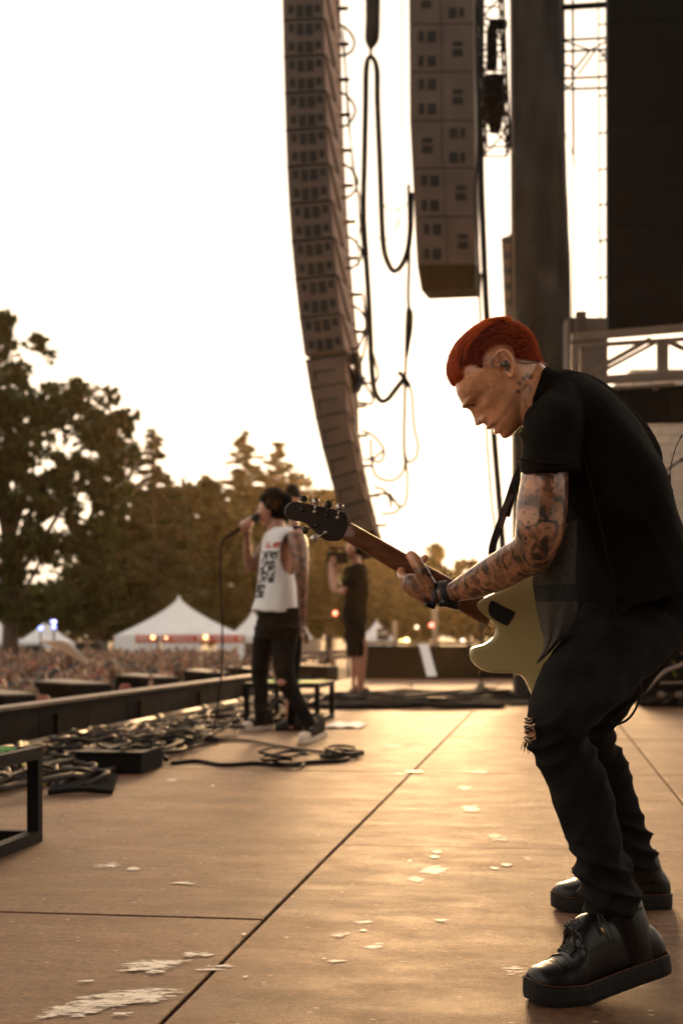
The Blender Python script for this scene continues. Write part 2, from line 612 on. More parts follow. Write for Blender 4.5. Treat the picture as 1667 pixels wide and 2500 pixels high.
cols = [(-3.42, VA, [-1.8, 0.9, 3.56, 6.21, 7.56, 10.2, 12.85, 15.5, 18.2, 20.8, 23.4, 25.6]),
        (VA, VB, [-1.8, 0.5, 2.2, 4.88, 7.56, 10.2, 12.85, 15.5, 18.2, 20.8, 23.4, 25.6]),
        (VB, 1.88, [-1.8, 0.5, 2.2, 4.88, 7.56, 10.2, 12.85, 15.5, 18.2, 20.8, 23.4, 25.6]),
        (1.88, 3.18, [-1.8, 0.9, 3.56, 6.21, 8.9, 11.5, 14.2, 16.8, 19.5, 22.1]),
        (3.18, 5.8, [-1.8, 0.9, 3.56, 6.21, 8.9, 11.5, 14.2, 16.8, 19.5, 22.1])]
for v0, v1, us in cols:
    for a, b_ in zip(us[:-1], us[1:]):
        deck_panel(a, b_, v0, v1, 0.011)
mb = MB()
mb.uvbox(-1.8, 25.6, -3.42, 5.8, -0.25, -0.032)
mb.build('substructure', M['black_metal'], floor)
mb = MB()
mb.uvbox(-1.8, 25.6, -3.40, -3.37, GZ, -0.26)
mb.uvbox(25.5, 25.53, -3.35, 5.8, GZ, -0.26)
mb.build('skirt', M['drape'], floor)

# dried white paint and footprints on the deck
def paint_mark(px, py, w, h, ang=0.0, seed=0, cover=0.0):
    c = G(px, py)
    Y = c[1]
    hx = w / 2 / FPX * Y
    hy = h / 2 / FPX * Y * Y / CAMH
    n, rings = 40, 4
    zm = 0.0014 + 0.0004 * (seed % 5)
    vs = [c + V(0, 0, zm)]
    ed = [0.16 + cover]
    for r in range(1, rings + 1):
        for j in range(n):
            th = 2 * math.pi * j / n
            k = 1 + 0.35 * mnoise.noise(Vector((math.cos(th) * 1.6 + seed * 7.1, math.sin(th) * 1.6, seed))) + 0.2 * mnoise.noise(Vector((math.cos(th) * 5 + seed, math.sin(th) * 5, seed * 3)))
            x = math.cos(th) * hx * k * r / rings
            y = math.sin(th) * hy * k * r / rings
            x += y * ang
            vs.append(c + V(x, y, zm))
            ed.append((0.16 + cover) * (1 - (r / rings) ** 3) - 0.10 * (r / rings) ** 3)
    fs = [(0, 1 + j, 1 + (j + 1) % n) for j in range(n)]
    for r in range(rings - 1):
        for j in range(n):
            a = 1 + r * n + j; b2 = 1 + r * n + (j + 1) % n
            fs.append((a, a + n, b2 + n, b2))
    q = MB(); q.add(vs, fs)
    me = q.mesh('paint_mark', [M['paint']])
    fattr(me, 'edge', ed)
    return obj('paint_mark', me, floor)
marks = [(200, 2464, 190, 50, .5, .03), (320, 2436, 250, 54, .5, .015), (250, 2450, 200, 40, .5, .0), (372, 2360, 190, 40, .3, .0), (470, 2332, 60, 22, 0, -.02), (502, 2331, 55, 18, 0, -.03), (525, 2364, 110, 20, .2, -.06),
         (261, 2114, 84, 18, 0, -.03), (330, 2123, 46, 12, 0, -.01), (452, 2158, 76, 14, 0, -.05), (1136, 1924, 48, 16, 0, -.03), (1149, 1975, 54, 22, 0, .03), (1213, 2044, 62, 26, 0, -.04),
         (1066, 2081, 27, 8, 0, .12), (1061, 2094, 30, 9, 0, .12), (1000, 2102, 18, 6, 0, .06), (1058, 2126, 84, 24, .2, .04), (1015, 2148, 54, 18, .1, 0), (1206, 2121, 25, 8, 0, .12),
         (1236, 2113, 32, 9, 0, .12), (910, 2312, 66, 22, .2, -.01), (883, 2253, 60, 14, 0, -.05), (887, 2273, 28, 8, 0, .02), (816, 2345, 76, 22, 0, -.07), (830, 2284, 70, 16, 0, -.07),
         (1248, 2370, 80, 30, 0, -.07), (596, 2282, 14, 8, 0, .05), (640, 2400, 26, 8, 0, -.02), (600, 2388, 20, 8, 0, 0), (210, 2398, 60, 6, .9, -.02), (1288, 2096, 28, 10, 0, 0),
         (1170, 1885, 70, 8, 0, -.02), (976, 1890, 60, 7, 0, -.02), (960, 1822, 60, 6, 0, -.03), (1080, 2250, 60, 12, 0, -.08), (1192, 2282, 44, 8, 0, -.06), (420, 1905, 40, 7, 0, 0), (520, 1919, 12, 5, 0, .1), (580, 2430, 14, 6, 0, .05), (300, 2480, 60, 20, .4, -.05), (700, 2290, 20, 7, 0, 0)]
for i, (x, y, w, h, a, cv) in enumerate(marks):
    paint_mark(x, y, w, h, a, i, cv)
mb = MB()
c = G(1010, 1886)
mb.box(c + V(0, 0, 0.004), (0.045, 0, 0), (0, 0.035, 0), (0, 0, 0.002))
mb.build('green_tape_mark', mat('green_tape', (0.06, 0.33, 0.05), 0.5, 0.2, 20), floor)

# ------------------------------------------------------------------ low LED strip wall along the stage front
fr = empty('stage_front_panel_wall', ST(6, -3.3, 0))
tag(fr, 'low black panel wall along the stage front edge with a tan top', 'barrier')
us = np.arange(5.0, 16.3, 1.0)
for i, u in enumerate(us):
    q = MB()
    q.uvbox(u + .006, u + .994, -3.40, -3.31, 0.0, 0.262)
    q.build('panel', M['black_box'], fr)
    q = MB()
    q.uvbox(u + .003, u + .997, -3.425, -3.295, 0.264, 0.285)
    q.build('top_cap', mat('tan_cap', (0.15, 0.105, 0.075), 0.45, 0.5, 9) if i == 0 else bpy.data.materials['tan_cap'], fr)  # caps tan above the black panels
    if i % 2 == 0:
        q = MB()
        q.uvbox(u + .30, u + .33, -3.312, -3.29, 0.02, 0.2)
        q.build('bracket', M['black_metal'], fr)
pp = empty('floor_pipe', ST(8, -3.1, 0.06))
tag(pp, 'tan metal pipe running in lengths at the foot of the black panel wall', 'pipe')
for i, u in enumerate(np.arange(5.2, 16.0, 1.55)):
    q = MB()
    q.tube([ST(u, -3.16, 0.055), ST(u + 1.38, -3.16, 0.055)], 0.026, 10)
    q.build('pipe_length', mat('tan_pipe', (0.30, 0.21, 0.14), 0.55, 0.25, 4) if i == 0 else bpy.data.materials['tan_pipe'], pp, smooth=True)
    q = MB()
    q.tube([ST(u + 1.36, -3.16, 0.055), ST(u + 1.58, -3.16, 0.055)], 0.033, 10)
    q.build('coupler', M['black_metal'], pp, smooth=True)
# deck beyond the panel wall keeps the cables
# ------------------------------------------------------------------ hanging line arrays
def interp_edge(pts):
    ys = np.array([p[1] for p in pts], float); xs = np.array([p[0] for p in pts], float)
    return lambda y: float(np.interp(y, ys, xs))

def slab(q, corners, push, mat=0):
    """quad corners (4x3) pushed along vec -> closed block"""
    q.prism(corners, push, mat)

YA = 18.0
LE = interp_edge([(688, -60), (690, 0), (693, 150), (697, 300), (702, 450), (712, 600), (727, 750), (745, 880), (765, 1000), (790, 1110), (815, 1200), (842, 1290), (850, 1330)])
ME = interp_edge([(789, -60), (790, 0), (793, 150), (798, 300), (805, 450), (815, 600), (829, 755), (842, 850), (843, 875), (846, 1000), (858, 1072), (874, 1145), (893, 1219), (914, 1290), (922, 1320)])
arr = empty('line_array', P(770, 1310, YA))
tag(arr, 'tall curved line array of dark speaker boxes hanging left of the loose cables', 'speaker array')
def cab_face(y0l, y0r, y1l, y1r, frac0=0.0, frac1=1.0, inset=0.0):
    xl0, xr0, xl1, xr1 = LE(y0l), ME(y0r), LE(y1l), ME(y1r)
    return xl0, xr0, xl1, xr1
LDEP = 0.19     # left edge stands farther away than the right edge of the face
def face_pt(y0, y1, s, t, dr0, dr1):
    """s across (0 left..1 right), t down; dr = drop of the right end"""
    xl = LE(y0) * (1 - t) + LE(y1) * t
    yl = y0 * (1 - t) + y1 * t
    yr = (y0 + dr0) * (1 - t) + (y1 + dr1) * t
    xr = ME(yr)
    return P(xl * (1 - s) + xr * s, yl * (1 - s) + yr * s, YA + LDEP * (1 - s))
def make_cab(y0, y1, dr0, dr1, ext, upper):
    g = 1.6 / (y1 - y0)
    cn = [face_pt(y0, y1, 0, g, dr0, dr1), face_pt(y0, y1, 1, g, dr0, dr1), face_pt(y0, y1, 1, 1 - g, dr0, dr1), face_pt(y0, y1, 0, 1 - g, dr0, dr1)]
    q = MB()
    o = np.array(cn); k = 4
    vs = np.concatenate([o, o + ext])
    q.add(vs, [(0, 1, 2, 3)], 0)
    q.add(vs, [(7, 6, 5, 4), (0, 4, 5, 1), (2, 6, 7, 3), (3, 7, 4, 0)], 0)
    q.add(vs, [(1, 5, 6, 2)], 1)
    cab = q.build('speaker_cabinet', [M['array_paint'], M['array_side_lit']], arr)
    def patch(s0, s1, t0, t1, name, m, depth=0.02):
        c4 = [face_pt(y0, y1, s0, t0, dr0, dr1), face_pt(y0, y1, s1, t0, dr0, dr1), face_pt(y0, y1, s1, t1, dr0, dr1), face_pt(y0, y1, s0, t1, dr0, dr1)]
        qq = MB()
        fr_ = np.array(c4) + V(0.0, -0.006, 0)
        qq.prism(fr_, nrm(ext) * depth)
        qq.build(name, m, cab)
    if upper:
        for t0, t1 in ((0.13, 0.42), (0.63, 0.92)):
            for s0, s1, tt in ((0.13, 0.26, 0.75), (0.33, 0.49, 1.08), (0.54, 0.72, 1.08), (0.78, 0.91, 0.7)):
                patch(s0, s1, t0, t0 + (t1 - t0) * tt, 'grille_slot', M['slot_dark'])
        patch(-0.01, 1.0, 0.0, 0.05, 'rigging_seam', M['slot_dark'], 0.03)
    else:
        patch(0.18, 0.72, 0.46, 0.52, 'grille_slot', M['slot_dark'])
        patch(-0.01, 1.0, -0.02, 0.04, 'rigging_seam', M['slot_dark'], 0.03)
        patch(0.16, 0.21, 0.40, 0.80, 'grille_slot', M['slot_dark'], 0.012)
    # rear rigging arm and connector plug
    ymid = (y0 + y1) / 2 + (dr0 + dr1) / 2
    a = face_pt(y0, y1, 1, 0.12, dr0, dr1) + ext * 0.92
    qq = MB()
    qq.box(a + V(0.05, 0, 0), (0.07, 0, 0), (0, 0.03, 0), (0, 0, 0.018))
    qq.build('rear_connector', M['slot_dark'], cab)
    qq = MB()
    c4 = [face_pt(y0, y1, 1, 0.02, dr0, dr1) + ext * 0.02 + V(0.006, 0, 0), face_pt(y0, y1, 1, 0.98, dr0, dr1) + ext * 0.55 + V(0.006, 0, 0)]
    qq.tube([c4[0], c4[1]], 0.016, 6)
    qq.build('rigging_bar', M['array_paint'], cab)
    return cab
E_UP = V(0.215, 0.66, -0.02)
E_LO = V(0.165, 0.66, -0.16)
ys_up = [-132, -42, 48, 138, 227, 317, 406, 497, 589, 681, 775, 868]
for i, (a, b_) in enumerate(zip(ys_up[:-1], ys_up[1:])):
    make_cab(a, b_, -3 - i * 0.9, -3 - (i + 1) * 0.9, E_UP + V(0, 0, -0.004 * i), True)
ys_lo = [879, 948, 1020, 1094, 1168, 1240, 1316]
for i, (a, b_) in enumerate(zip(ys_lo[:-1], ys_lo[1:])):
    make_cab(a, b_, -14 - i * 1.5, -14 - (i + 1) * 1.5, E_LO + V(0, 0, -0.02 * i), False)
# adapter frame between the two cabinet types
q = MB()
q.prism([P(858, 862, 18.2), P(873, 858, 18.2), P(879, 925, 18.3), P(868, 950, 18.3)], V(0.05, 0.35, 0))
q.build('adapter_frame', M['slot_dark'], arr)

YB = 17.0
arr2 = empty('line_array', P(1080, 705, YB))
tag(arr2, 'straight hanging stack of wide dark bass boxes right of the loose cables', 'speaker array')
L2 = interp_edge([(996, -180), (998, 0), (1000, 300), (1008, 450), (1013, 560), (1018, 650)])
R2 = interp_edge([(1152, -180), (1155, 0), (1158, 300), (1160, 650)])
seams = [-177, -59, 59, 176, 295, 411, 530, 647]
for i, (a, b_) in enumerate(zip(seams[:-1], seams[1:])):
    g = 1.2
    cn = np.array([P(L2(a), a + g, YB), P(R2(a), a + g - 1, YB), P(R2(b_), b_ - g - 1, YB), P(L2(b_), b_ - g, YB)])
    q = MB(); q.prism(cn, V(0.12, 0.75, 0)); cab = q.build('bass_cabinet', M['array_paint'], arr2)
    def rc(x0, x1, y0, y1, name='handle_slot'):
        qq = MB(); qq.prism([P(x0, y0, YB - .006), P(x1, y0, YB - .006), P(x1, y1, YB - .006), P(x0, y1, YB - .006)], V(0, .03, 0)); qq.build(name, M['slot_dark'], cab)
    dx = L2(a) - 998
    mir = i in (0, 1, 4)
    for o_ in (17, 77):
        if not mir:
            rc(1021 + dx, 1034 + dx, a + o_, a + o_ + 25); rc(1042 + dx, 1063 + dx, a + o_, a + o_ + 26)
        else:
            rc(1095 + dx, 1115 + dx, a + o_, a + o_ + 25); rc(1121 + dx, 1133 + dx, a + o_, a + o_ + 23)
    x0 = 1104 if not mir else 1028
    rc(x0 + dx, x0 + 25 + dx, a + 42, a + 53); rc(x0 + dx, x0 + 25 + dx, a + 60, a + 78)
    rc(1076 + dx, 1078 + dx, a + 2, b_ - a + a - 2, 'panel_seam')
q = MB()
q.prism([P(1018, 648, YB), P(1160, 646, YB), P(1158, 704, YB + .3), P(1028, 709, YB + .3)], V(0.12, 0.45, 0))
q.build('base_plate', mat('base_brown', (.03, .016, .012), .7, .15, 3), arr2)

arr3 = empty('line_array', P(1230, 790, 26))
tag(arr3, 'distant line array half hidden behind the dark cloth column', 'speaker array')
for i in range(9):
    y0 = 566 + i * 38; 
    xl = 1222 + i * 1.6
    q = MB(); q.prism([P(xl, y0 + (16 if i == 0 else 1), 26.2), P(1275, y0 - (8 if i == 0 else 0), 26), P(1276, y0 + 36, 26), P(xl + 1.6, y0 + 37, 26.2)], V(.1, .7, 0)); cab = q.build('speaker_cabinet', M['array_paint'], arr3)
    for k in range(3):
        qq = MB(); x = xl + 6 + k * 9; qq.prism([P(x, y0 + 12, 25.97), P(x + 5, y0 + 12, 25.97), P(x + 5, y0 + 26, 25.97), P(x, y0 + 26, 25.97)], V(0, .05, 0)); qq.build('grille_slot', M['slot_dark'], cab)

# ------------------------------------------------------------------ hanging cables
def smooth_path(pts, sub=8):
    pts = [np.asarray(p, float) for p in pts]
    out = []
    k = len(pts)
    for i in range(k - 1):
        p0, p1, p2, p3 = pts[max(i - 1, 0)], pts[i], pts[i + 1], pts[min(i + 2, k - 1)]
        for s in range(sub):
            t = s / sub
            out.append(0.5 * ((2 * p1) + (-p0 + p2) * t + (2 * p0 - 5 * p1 + 4 * p2 - p3) * t * t + (-p0 + 3 * p1 - 3 * p2 + p3) * t ** 3))
    out.append(pts[-1])
    return out

def hang(name, label, pxs, Y, r, m, cat='cable', parent=None, group=None, n=6):
    q = MB()
    q.tube(smooth_path([P(x, y, Y if len(p) == 0 else p[0]) for x, y, *p in pxs]), r, n)
    o = q.build(name, m, parent, smooth=True)
    if parent is None:
        tag(o, label, cat, group)
    return o

YC = 17.4
cb = empty('cable_bundle', P(905, 0, YC))
tag(cb, 'thick black cable bundle looping down between the two big speaker arrays', 'cable bundle')
q = MB()
q.loft([(P(910, -60, YC), V(.095, 0, 0), V(0, .09, 0)), (P(910, 40, YC), V(.09, 0, 0), V(0, .09, 0)), (P(908, 95, YC), V(.088, 0, 0), V(0, .08, 0)), (P(906, 112, YC), V(.05, 0, 0), V(0, .05, 0)), (P(905, 122, YC), V(.012, 0, 0), V(0, .012, 0))], 14, 4)
q.build('chain_bag', M['drape'], cb, smooth=True)
hang('cable', '', [(905, 118), (905, 136)], YC, .02, M['cable'], parent=cb)
for dx, rr in ((0, .030), (4, .022)):
    hang('cable', '', [(1001 + dx, 470), (1000 + dx, 560), (990 + dx, 625), (965 + dx, 662), (945 + dx, 640), (933 + dx, 580), (926 + dx, 400), (920 + dx, 250), (918 + dx, 165), (905, 138), (893 + dx, 165), (891 + dx, 260), (888 + dx, 400), (886 + dx, 520), (893 + dx, 640), (898 + dx, 720), (902 + dx, 800), (905 + dx, 880), (912 + dx, 950), (928 + dx, 978), (945 + dx, 975), (965 + dx, 950), (985 + dx, 925)], YC, rr, M['cable'], parent=cb)
hang('cable', '', [(997, 450), (999, 560), (998, 650), (996, 720), (998, 755)], YC, .022, M['cable'], parent=cb)
q = MB()
q.loft([(P(996, 752, YC), V(.02, 0, 0), V(0, .03, 0)), (P(999, 762, YC), V(.045, 0, 0), V(0, .04, 0)), (P(998, 800, YC), V(.05, 0, 0), V(0, .04, 0)), (P(994, 845, YC), V(.035, 0, 0), V(0, .035, 0)), (P(991, 872, YC), V(.025, 0, 0), V(0, .03, 0))], 12, 3, 4)
q.build('connector_box', M['black_box'], cb, smooth=True)
hang('cable', '', [(991, 868), (989, 925), (987, 1010), (986, 1080), (988, 1122)], YC, .02, M['cable'], parent=cb)
hang('cable', '', [(972, 908), (985, 920), (1000, 945)], YC, .03, M['cable'], parent=cb)
for k, pts in enumerate([[(988, 1122), (984, 1150), (965, 1170), (940, 1172), (916, 1158), (907, 1120), (905, 1070)],
                         [(990, 935), (1004, 960), (1010, 1040), (1020, 1090), (1012, 1120), (995, 1127), (987, 1100)],
                         [(988, 1122), (994, 1160), (991, 1220), (978, 1238), (965, 1225), (950, 1203)],
                         [(884, 1052), (905, 1060), (930, 1085), (937, 1110), (925, 1128), (905, 1120)],
                         [(890, 1122), (912, 1118), (936, 1100)],
                         [(912, 1190), (935, 1195), (952, 1215), (975, 1238), (960, 1252), (930, 1254)],
                         [(868, 982), (890, 984), (908, 985), (908, 965), (880, 925)],
                         [(912, 1208), (945, 1208), (955, 1240)],
                         [(876, 900), (890, 850), (893, 790), (886, 720)],
                         [(900, 830), (915, 880), (923, 915), (912, 936), (890, 932), (878, 922)]]):
    hang('cable', '', pts, YC + .1 * (k % 3), .018, M['cable_brown'], parent=cb, n=5)
# thin jumper loops on the back of the left array
jl = empty('jumper_cables', P(850, 300, YC + .6))
tag(jl, 'thin jumper cables looping along the back of the curved line array', 'cable')
for y0, y1, x0 in [(60, 136, 828), (225, 308, 830), (400, 482, 836), (575, 655, 845), (745, 850, 858)]:
    hang('cable', '', [(x0, y0), (x0 + 20, y0 + 12), (x0 + 36, y0 + 38), (x0 + 32, y0 + 62), (x0 + 16, y1 - 2), (x0 - 2, y1)], YC + .8, .018, M['cable'], parent=jl, n=5)
hang('cable', '', [(815, -40), (830, 60), (842, 160), (848, 280), (860, 380), (872, 470), (880, 560), (888, 640)], YC + .8, .011, M['cable'], parent=jl, n=5)
hang('cable', '', [(838, 60), (846, 200), (855, 330), (862, 430), (878, 480), (880, 540), (872, 600), (880, 690), (890, 740)], YC + .7, .009, M['cable'], parent=jl, n=5)
hang('cable', '', [(935, 500), (960, 515), (985, 505), (997, 490)], YC, .008, M['cable_tan'], parent=jl, n=5)
hang('cable', '', [(905, 570), (935, 585), (960, 575), (978, 530)], YC, .008, M['cable_tan'], parent=jl, n=5)
hang('cable', '', [(980, -40), (979, 200), (975, 420), (968, 560)], YC + 2, .008, M['cable_tan'], parent=jl, n=5)
# black cable run right of the bass boxes
rc_ = empty('cable_bundle', P(1170, 0, 15))
tag(rc_, 'black cable run dropping straight down behind the guitarist', 'cable bundle')
hang('cable', '', [(1168, -40), (1170, 200), (1173, 400), (1180, 600), (1186, 740), (1198, 950), (1208, 1100), (1218, 1220), (1226, 1330), (1230, 1450), (1232, 1640)], 15, .034, M['cable'], parent=rc_)
hang('cable', '', [(1160, -40), (1162, 150), (1167, 330), (1160, 480), (1168, 640), (1172, 780), (1182, 950), (1190, 1100), (1200, 1230), (1210, 1330), (1218, 1640)], 15.1, .013, M['cable'], parent=rc_)
hang('cable', '', [(1178, -40), (1176, 300), (1178, 480)], 15.1, .02, M['cable'], parent=rc_)

# ------------------------------------------------------------------ trusses and tower
def truss(name, label, p0, p1, wv, hv, nb, rch, rbr, m, cat='truss'):
    p0 = np.asarray(p0, float); p1 = np.asarray(p1, float); wv = np.asarray(wv, float); hv = np.asarray(hv, float)
    root = empty(name, p0)
    tag(root, label, cat)
    cs = [(-1, -1), (1, -1), (1, 1), (-1, 1)]
    for a, b_ in cs:
        q = MB(); q.tube([p0 + wv * a + hv * b_, p1 + wv * a + hv * b_], rch, 8); q.build('chord', m, root, smooth=True)
    q = MB()
    for i in range(nb):
        t0, t1 = i / nb, (i + 1) / nb
        A = p0 + (p1 - p0) * t0; B = p0 + (p1 - p0) * t1
        for k in range(4):
            a0 = cs[k]; a1 = cs[(k + 1) % 4]
            s, e = (a0, a1) if i % 2 == 0 else (a1, a0)
            q.tube([A + wv * s[0] + hv * s[1], B + wv * e[0] + hv * e[1]], rbr, 6)
            q.tube([A + wv * a0[0] + hv * a0[1], A + wv * a1[0] + hv * a1[1]], rbr, 6)
    for k in range(4):
        a0 = cs[k]; a1 = cs[(k + 1) % 4]
        q.tube([p1 + wv * a0[0] + hv * a0[1], p1 + wv * a1[0] + hv * a1[1]], rbr, 6)
    tag(q.build('bracing', m, root, smooth=True), kind='stuff')
    return root

truss('hanging_truss', 'short lattice truss hanging upright beside the bass box stack', P(1192, -60, 14), P(1212, 370, 14), V(.115, 0, 0), V(0, .14, 0), 7, .013, .009, M['black_metal'])
lf = empty('stage_light', P(1207, 330, 14))
tag(lf, 'dark moving-head stage light inside the hanging lattice truss', 'stage light')
q = MB(); q.loft([(P(1205, 188, 14), V(.10, 0, 0), V(0, .09, 0)), (P(1206, 240, 14), V(.105, 0, 0), V(0, .1, 0)), (P(1208, 290, 14), V(.08, 0, 0), V(0, .09, 0)), (P(1208, 322, 14), V(.05, 0, 0), V(0, .06, 0))], 12, 3, 3); q.build('lamp_head', M['black_box'], lf, smooth=True)
q = MB(); q.box(P(1200, 120, 14), (.05, 0, 0), (0, .05, 0), (0, 0, .2)); q.build('yoke', M['black_box'], lf)
q = MB(); q.box(P(1215, 60, 14), (.09, 0, 0), (0, .04, 0), (0, 0, .03)); q.build('clamp', M['black_box'], lf)

# black cloth wrapped tower
YT = 17.0
tw = empty('cloth_wrapped_tower', P(1322, 1702, YT))
tag(tw, 'tall square tower wrapped in dark wrinkled cloth behind the red-haired guitarist', 'tower')
q = MB()
le = interp_edge([(1250, -80), (1254, 300), (1257, 900), (1258, 1700)])
re_ = interp_edge([(1376, -80), (1380, 300), (1386, 560), (1394, 740), (1400, 900), (1402, 1700)])
nrow, nc = 150, 30
vs = []
for i in range(nrow + 1):
    y = -80 + 1780 * i / nrow
    a = P(le(y), y, YT); b_ = P(re_(y), y, YT)
    for j in range(nc):
        s = j / (nc - 1)
        p = a * (1 - s) + b_ * s
        # diagonal pull folds in the cloth
        w = 0.012 * math.sin(s * 9 - y * 0.013 + 2.2 * mnoise.noise(Vector((s * 2, y * .004, 0)))) + 0.03 * mnoise.noise(Vector((s * 3.2 + y * .003, y * .0025, 5))) + .012 * mnoise.noise(Vector((s * 9, y * .01, 3)))
        edge = min(s, 1 - s)
        p = p + V(0, -3.2 * w - 0.04 * min(1, edge * 8), 0)
        vs.append(p)
fs = []
for i in range(nrow):
    for j in range(nc - 1):
        a = i * nc + j
        fs.append((a, a + nc, a + nc + 1, a + 1))
o0 = q.add(vs, fs)
back = [P(le(-80), -80, YT) + V(.04, .6, 0), P(re_(-80), -80, YT) + V(.03, .6, 0), P(re_(1700), 1700, YT) + V(.03, .6, 0), P(le(1700), 1700, YT) + V(.04, .6, 0)]
n0 = len(vs)
fl = [i * nc for i in range(nrow + 1)]; fr_ = [i * nc + nc - 1 for i in range(nrow + 1)]
q.add(np.concatenate([np.array(vs), np.array(back)]), [tuple(fl[::-1] + [n0, n0 + 3][::1]), tuple(fr_ + [n0 + 2, n0 + 1]), (n0, n0 + 3, n0 + 2, n0 + 1)])
q.build('cloth_wrap', M['drape'], tw, smooth=True)
q = MB(); q.tube([P(1366, -60, YT - .1), P(1372, 400, YT - .1), P(1384, 900, YT - .1), P(1388, 1690, YT - .1)], .014, 8); q.build('corner_pipe', M['drape'], tw, smooth=True)
q = MB(); q.tube([P(1248, -60, YT + .05), P(1253, 560, YT + .05), P(1257, 1000, YT + .05)], .010, 8); q.build('side_pipe', M['alu'], tw, smooth=True)

# scaffold seen between tower and screen
sf = empty('scaffold', P(1430, 790, 15))
tag(sf, 'thin scaffold lattice with ladder post between the cloth tower and the black screen', 'scaffold')
def bar(x0, y0, x1, y1, r, Y=15, parent=sf, m=None, name='tube'):
    qq = MB(); qq.tube([P(x0, y0, Y), P(x1, y1, Y)], r, 6); return qq.build(name, m or M['black_metal'], parent, smooth=True)
bar(1370, 18, 1500, 10, .035)
bar(1370, 98, 1500, 92, .014); bar(1370, 126, 1500, 120, .014); bar(1370, 192, 1500, 186, .014); bar(1370, 218, 1500, 214, .014)
bar(1375, 100, 1440, 122, .010); bar(1440, 122, 1490, 95, .010); bar(1440, 122, 1392, 182, .012); bar(1452, 124, 1410, 182, .010); bar(1462, 122, 1495, 165, .010); bar(1490, 118, 1465, 140, .01)
bar(1397, -40, 1399, 380, .013); bar(1398, 380, 1396, 900, .006)
bar(1459, -40, 1465, 780, .007, m=M['alu'], name='ladder_rail'); bar(1480, -40, 1482, 780, .013, name='ladder_rail')
for k, y in enumerate((58, 147, 232, 323, 412, 498, 585, 676)):
    bar(1459, y + 3, 1482, y, .010, name='ladder_rung')
bar(1378, 320, 1470, 600, .005, m=M['alu'], name='guy_wire')
q = MB(); q.tube(smooth_path([P(1385 + 14 * math.cos(t), 185 + 26 * math.sin(t), 15) for t in np.linspace(0, 6.5, 16)]), .012, 5); q.build('cable_coil', M['cable'], sf)
q = MB(); q.prism([P(1385, 775, 15), P(1483, 775, 15), P(1483, 1000, 15), P(1385, 1000, 15)], V(0, .3, 0)); q.build('side_panel', mat('grey_panel', (0.13, 0.095, 0.078), 0.7, 0.15, 1.5), sf)
q = MB(); q.box(P(1417, 790, 14.9), (.05, 0, 0), (0, .05, 0), (0, 0, .12)); q.build('post_clamp', M['array_paint'], sf)

# unseen roof and curtain, added out of view to shade deck and musicians
rf = MB(); rf.uvbox(-9.0, 8.0, -3.6, 9.0, 9.0, 9.4)
tag(rf.build('unseen_shade_roof', M['drape']), 'unseen dark roof slab added above the deck for shade', kind='structure')
wc = empty('unseen_shade_curtain', ST(-4.5, 2, 0)); tag(wc, 'unseen black curtain added behind the camera for shade', kind='structure')
for k in range(20):
    q = MB(); v0 = -1.0 + k * .5
    q.uvbox(-4.6 + .05 * (k % 2), -4.5 + .05 * (k % 2), v0, v0 + .5, 0.0, 8.9); q.build('shade_curtain_fold', M['drape'], wc)
# big black screen and its carrying truss
def along_v(px, py, Y, dpx):
    """step along the stage's cross direction by about dpx pixels"""
    a = P(px, py, Y)
    return a + VV * (dpx / FPX * Y)
sc_ = empty('video_screen', P(1483, 800, 12.5))
tag(sc_, 'huge black video screen filling the upper right corner', 'screen')
a = P(1483, 800, 12.5)
for iz in range(5):
    for iv in range(2):
        q = MB()
        base = a + VV * (iv * 0.9) + V(0, 0, iz * 0.9 - .02 + 0)
        q.prism([base + VV * .002, base + VV * .898, base + VV * .898 + V(0, 0, .897), base + VV * .002 + V(0, 0, .897)], V(.01, .16, 0))
        q.build('screen_panel', M['screen'], sc_)
t0 = P(1392, 818, 12.2); 
tr = empty('silver_truss', t0)
tag(tr, 'silver box truss running right under the black screen', 'truss')
def tb(x0, y0, x1, y1, w, h, name, Y=12.2):
    A = P(x0, y0, Y); B = P(x1, y1, Y)
    B = B + V(0, -.1431 / .9897 * (B[0] - A[0]), 0)
    d = (B - A) / 2
    q = MB(); n_ = nrm(np.cross(d, V(0, 1, 0)))
    q.box((A + B) / 2, d, V(0, w, 0), n_ * h); q.build(name, M['alu'], tr)
tb(1394, 824, 1760, 804, .03, .032, 'chord'); tb(1398, 846, 1760, 832, .02, .018, 'chord', 12.55)
tb(1430, 930, 1760, 918, .03, .034, 'chord')
tb(1402, 840, 1402, 925, .03, .03, 'post'); tb(1616, 832, 1616, 916, .03, .045, 'post'); tb(1420, 845, 1420, 920, .02, .02, 'post', 12.6)
tb(1436, 912, 1582, 832, .02, .020, 'diagonal'); tb(1452, 916, 1596, 840, .02, .014, 'diagonal', 12.6); tb(1630, 834, 1760, 900, .02, .018, 'diagonal')
tb(1480, 950, 1640, 943, .015, .012, 'bracket'); tb(1600, 938, 1600, 952, .02, .02, 'bracket')
dr = empty('black_drape', P(1450, 1035, 12.6))
tag(dr, 'black drape hanging below the silver truss behind the guitarist', 'drape')
q = MB()
for i in range(14):
    A = P(1440, 945, 12.7) + VV * (i * .1); 
    dep = .015 * math.sin(i * 1.9)
    q.prism([A + V(0, dep, 0), A + VV * .1 + V(0, .015 * math.sin((i + 1) * 1.9), 0), A + VV * .1 + V(0, .015 * math.sin((i + 1) * 1.9), -.335), A + V(0, dep, -.335)], V(0, .03, 0))
q.build('cloth', M['screen'], dr)

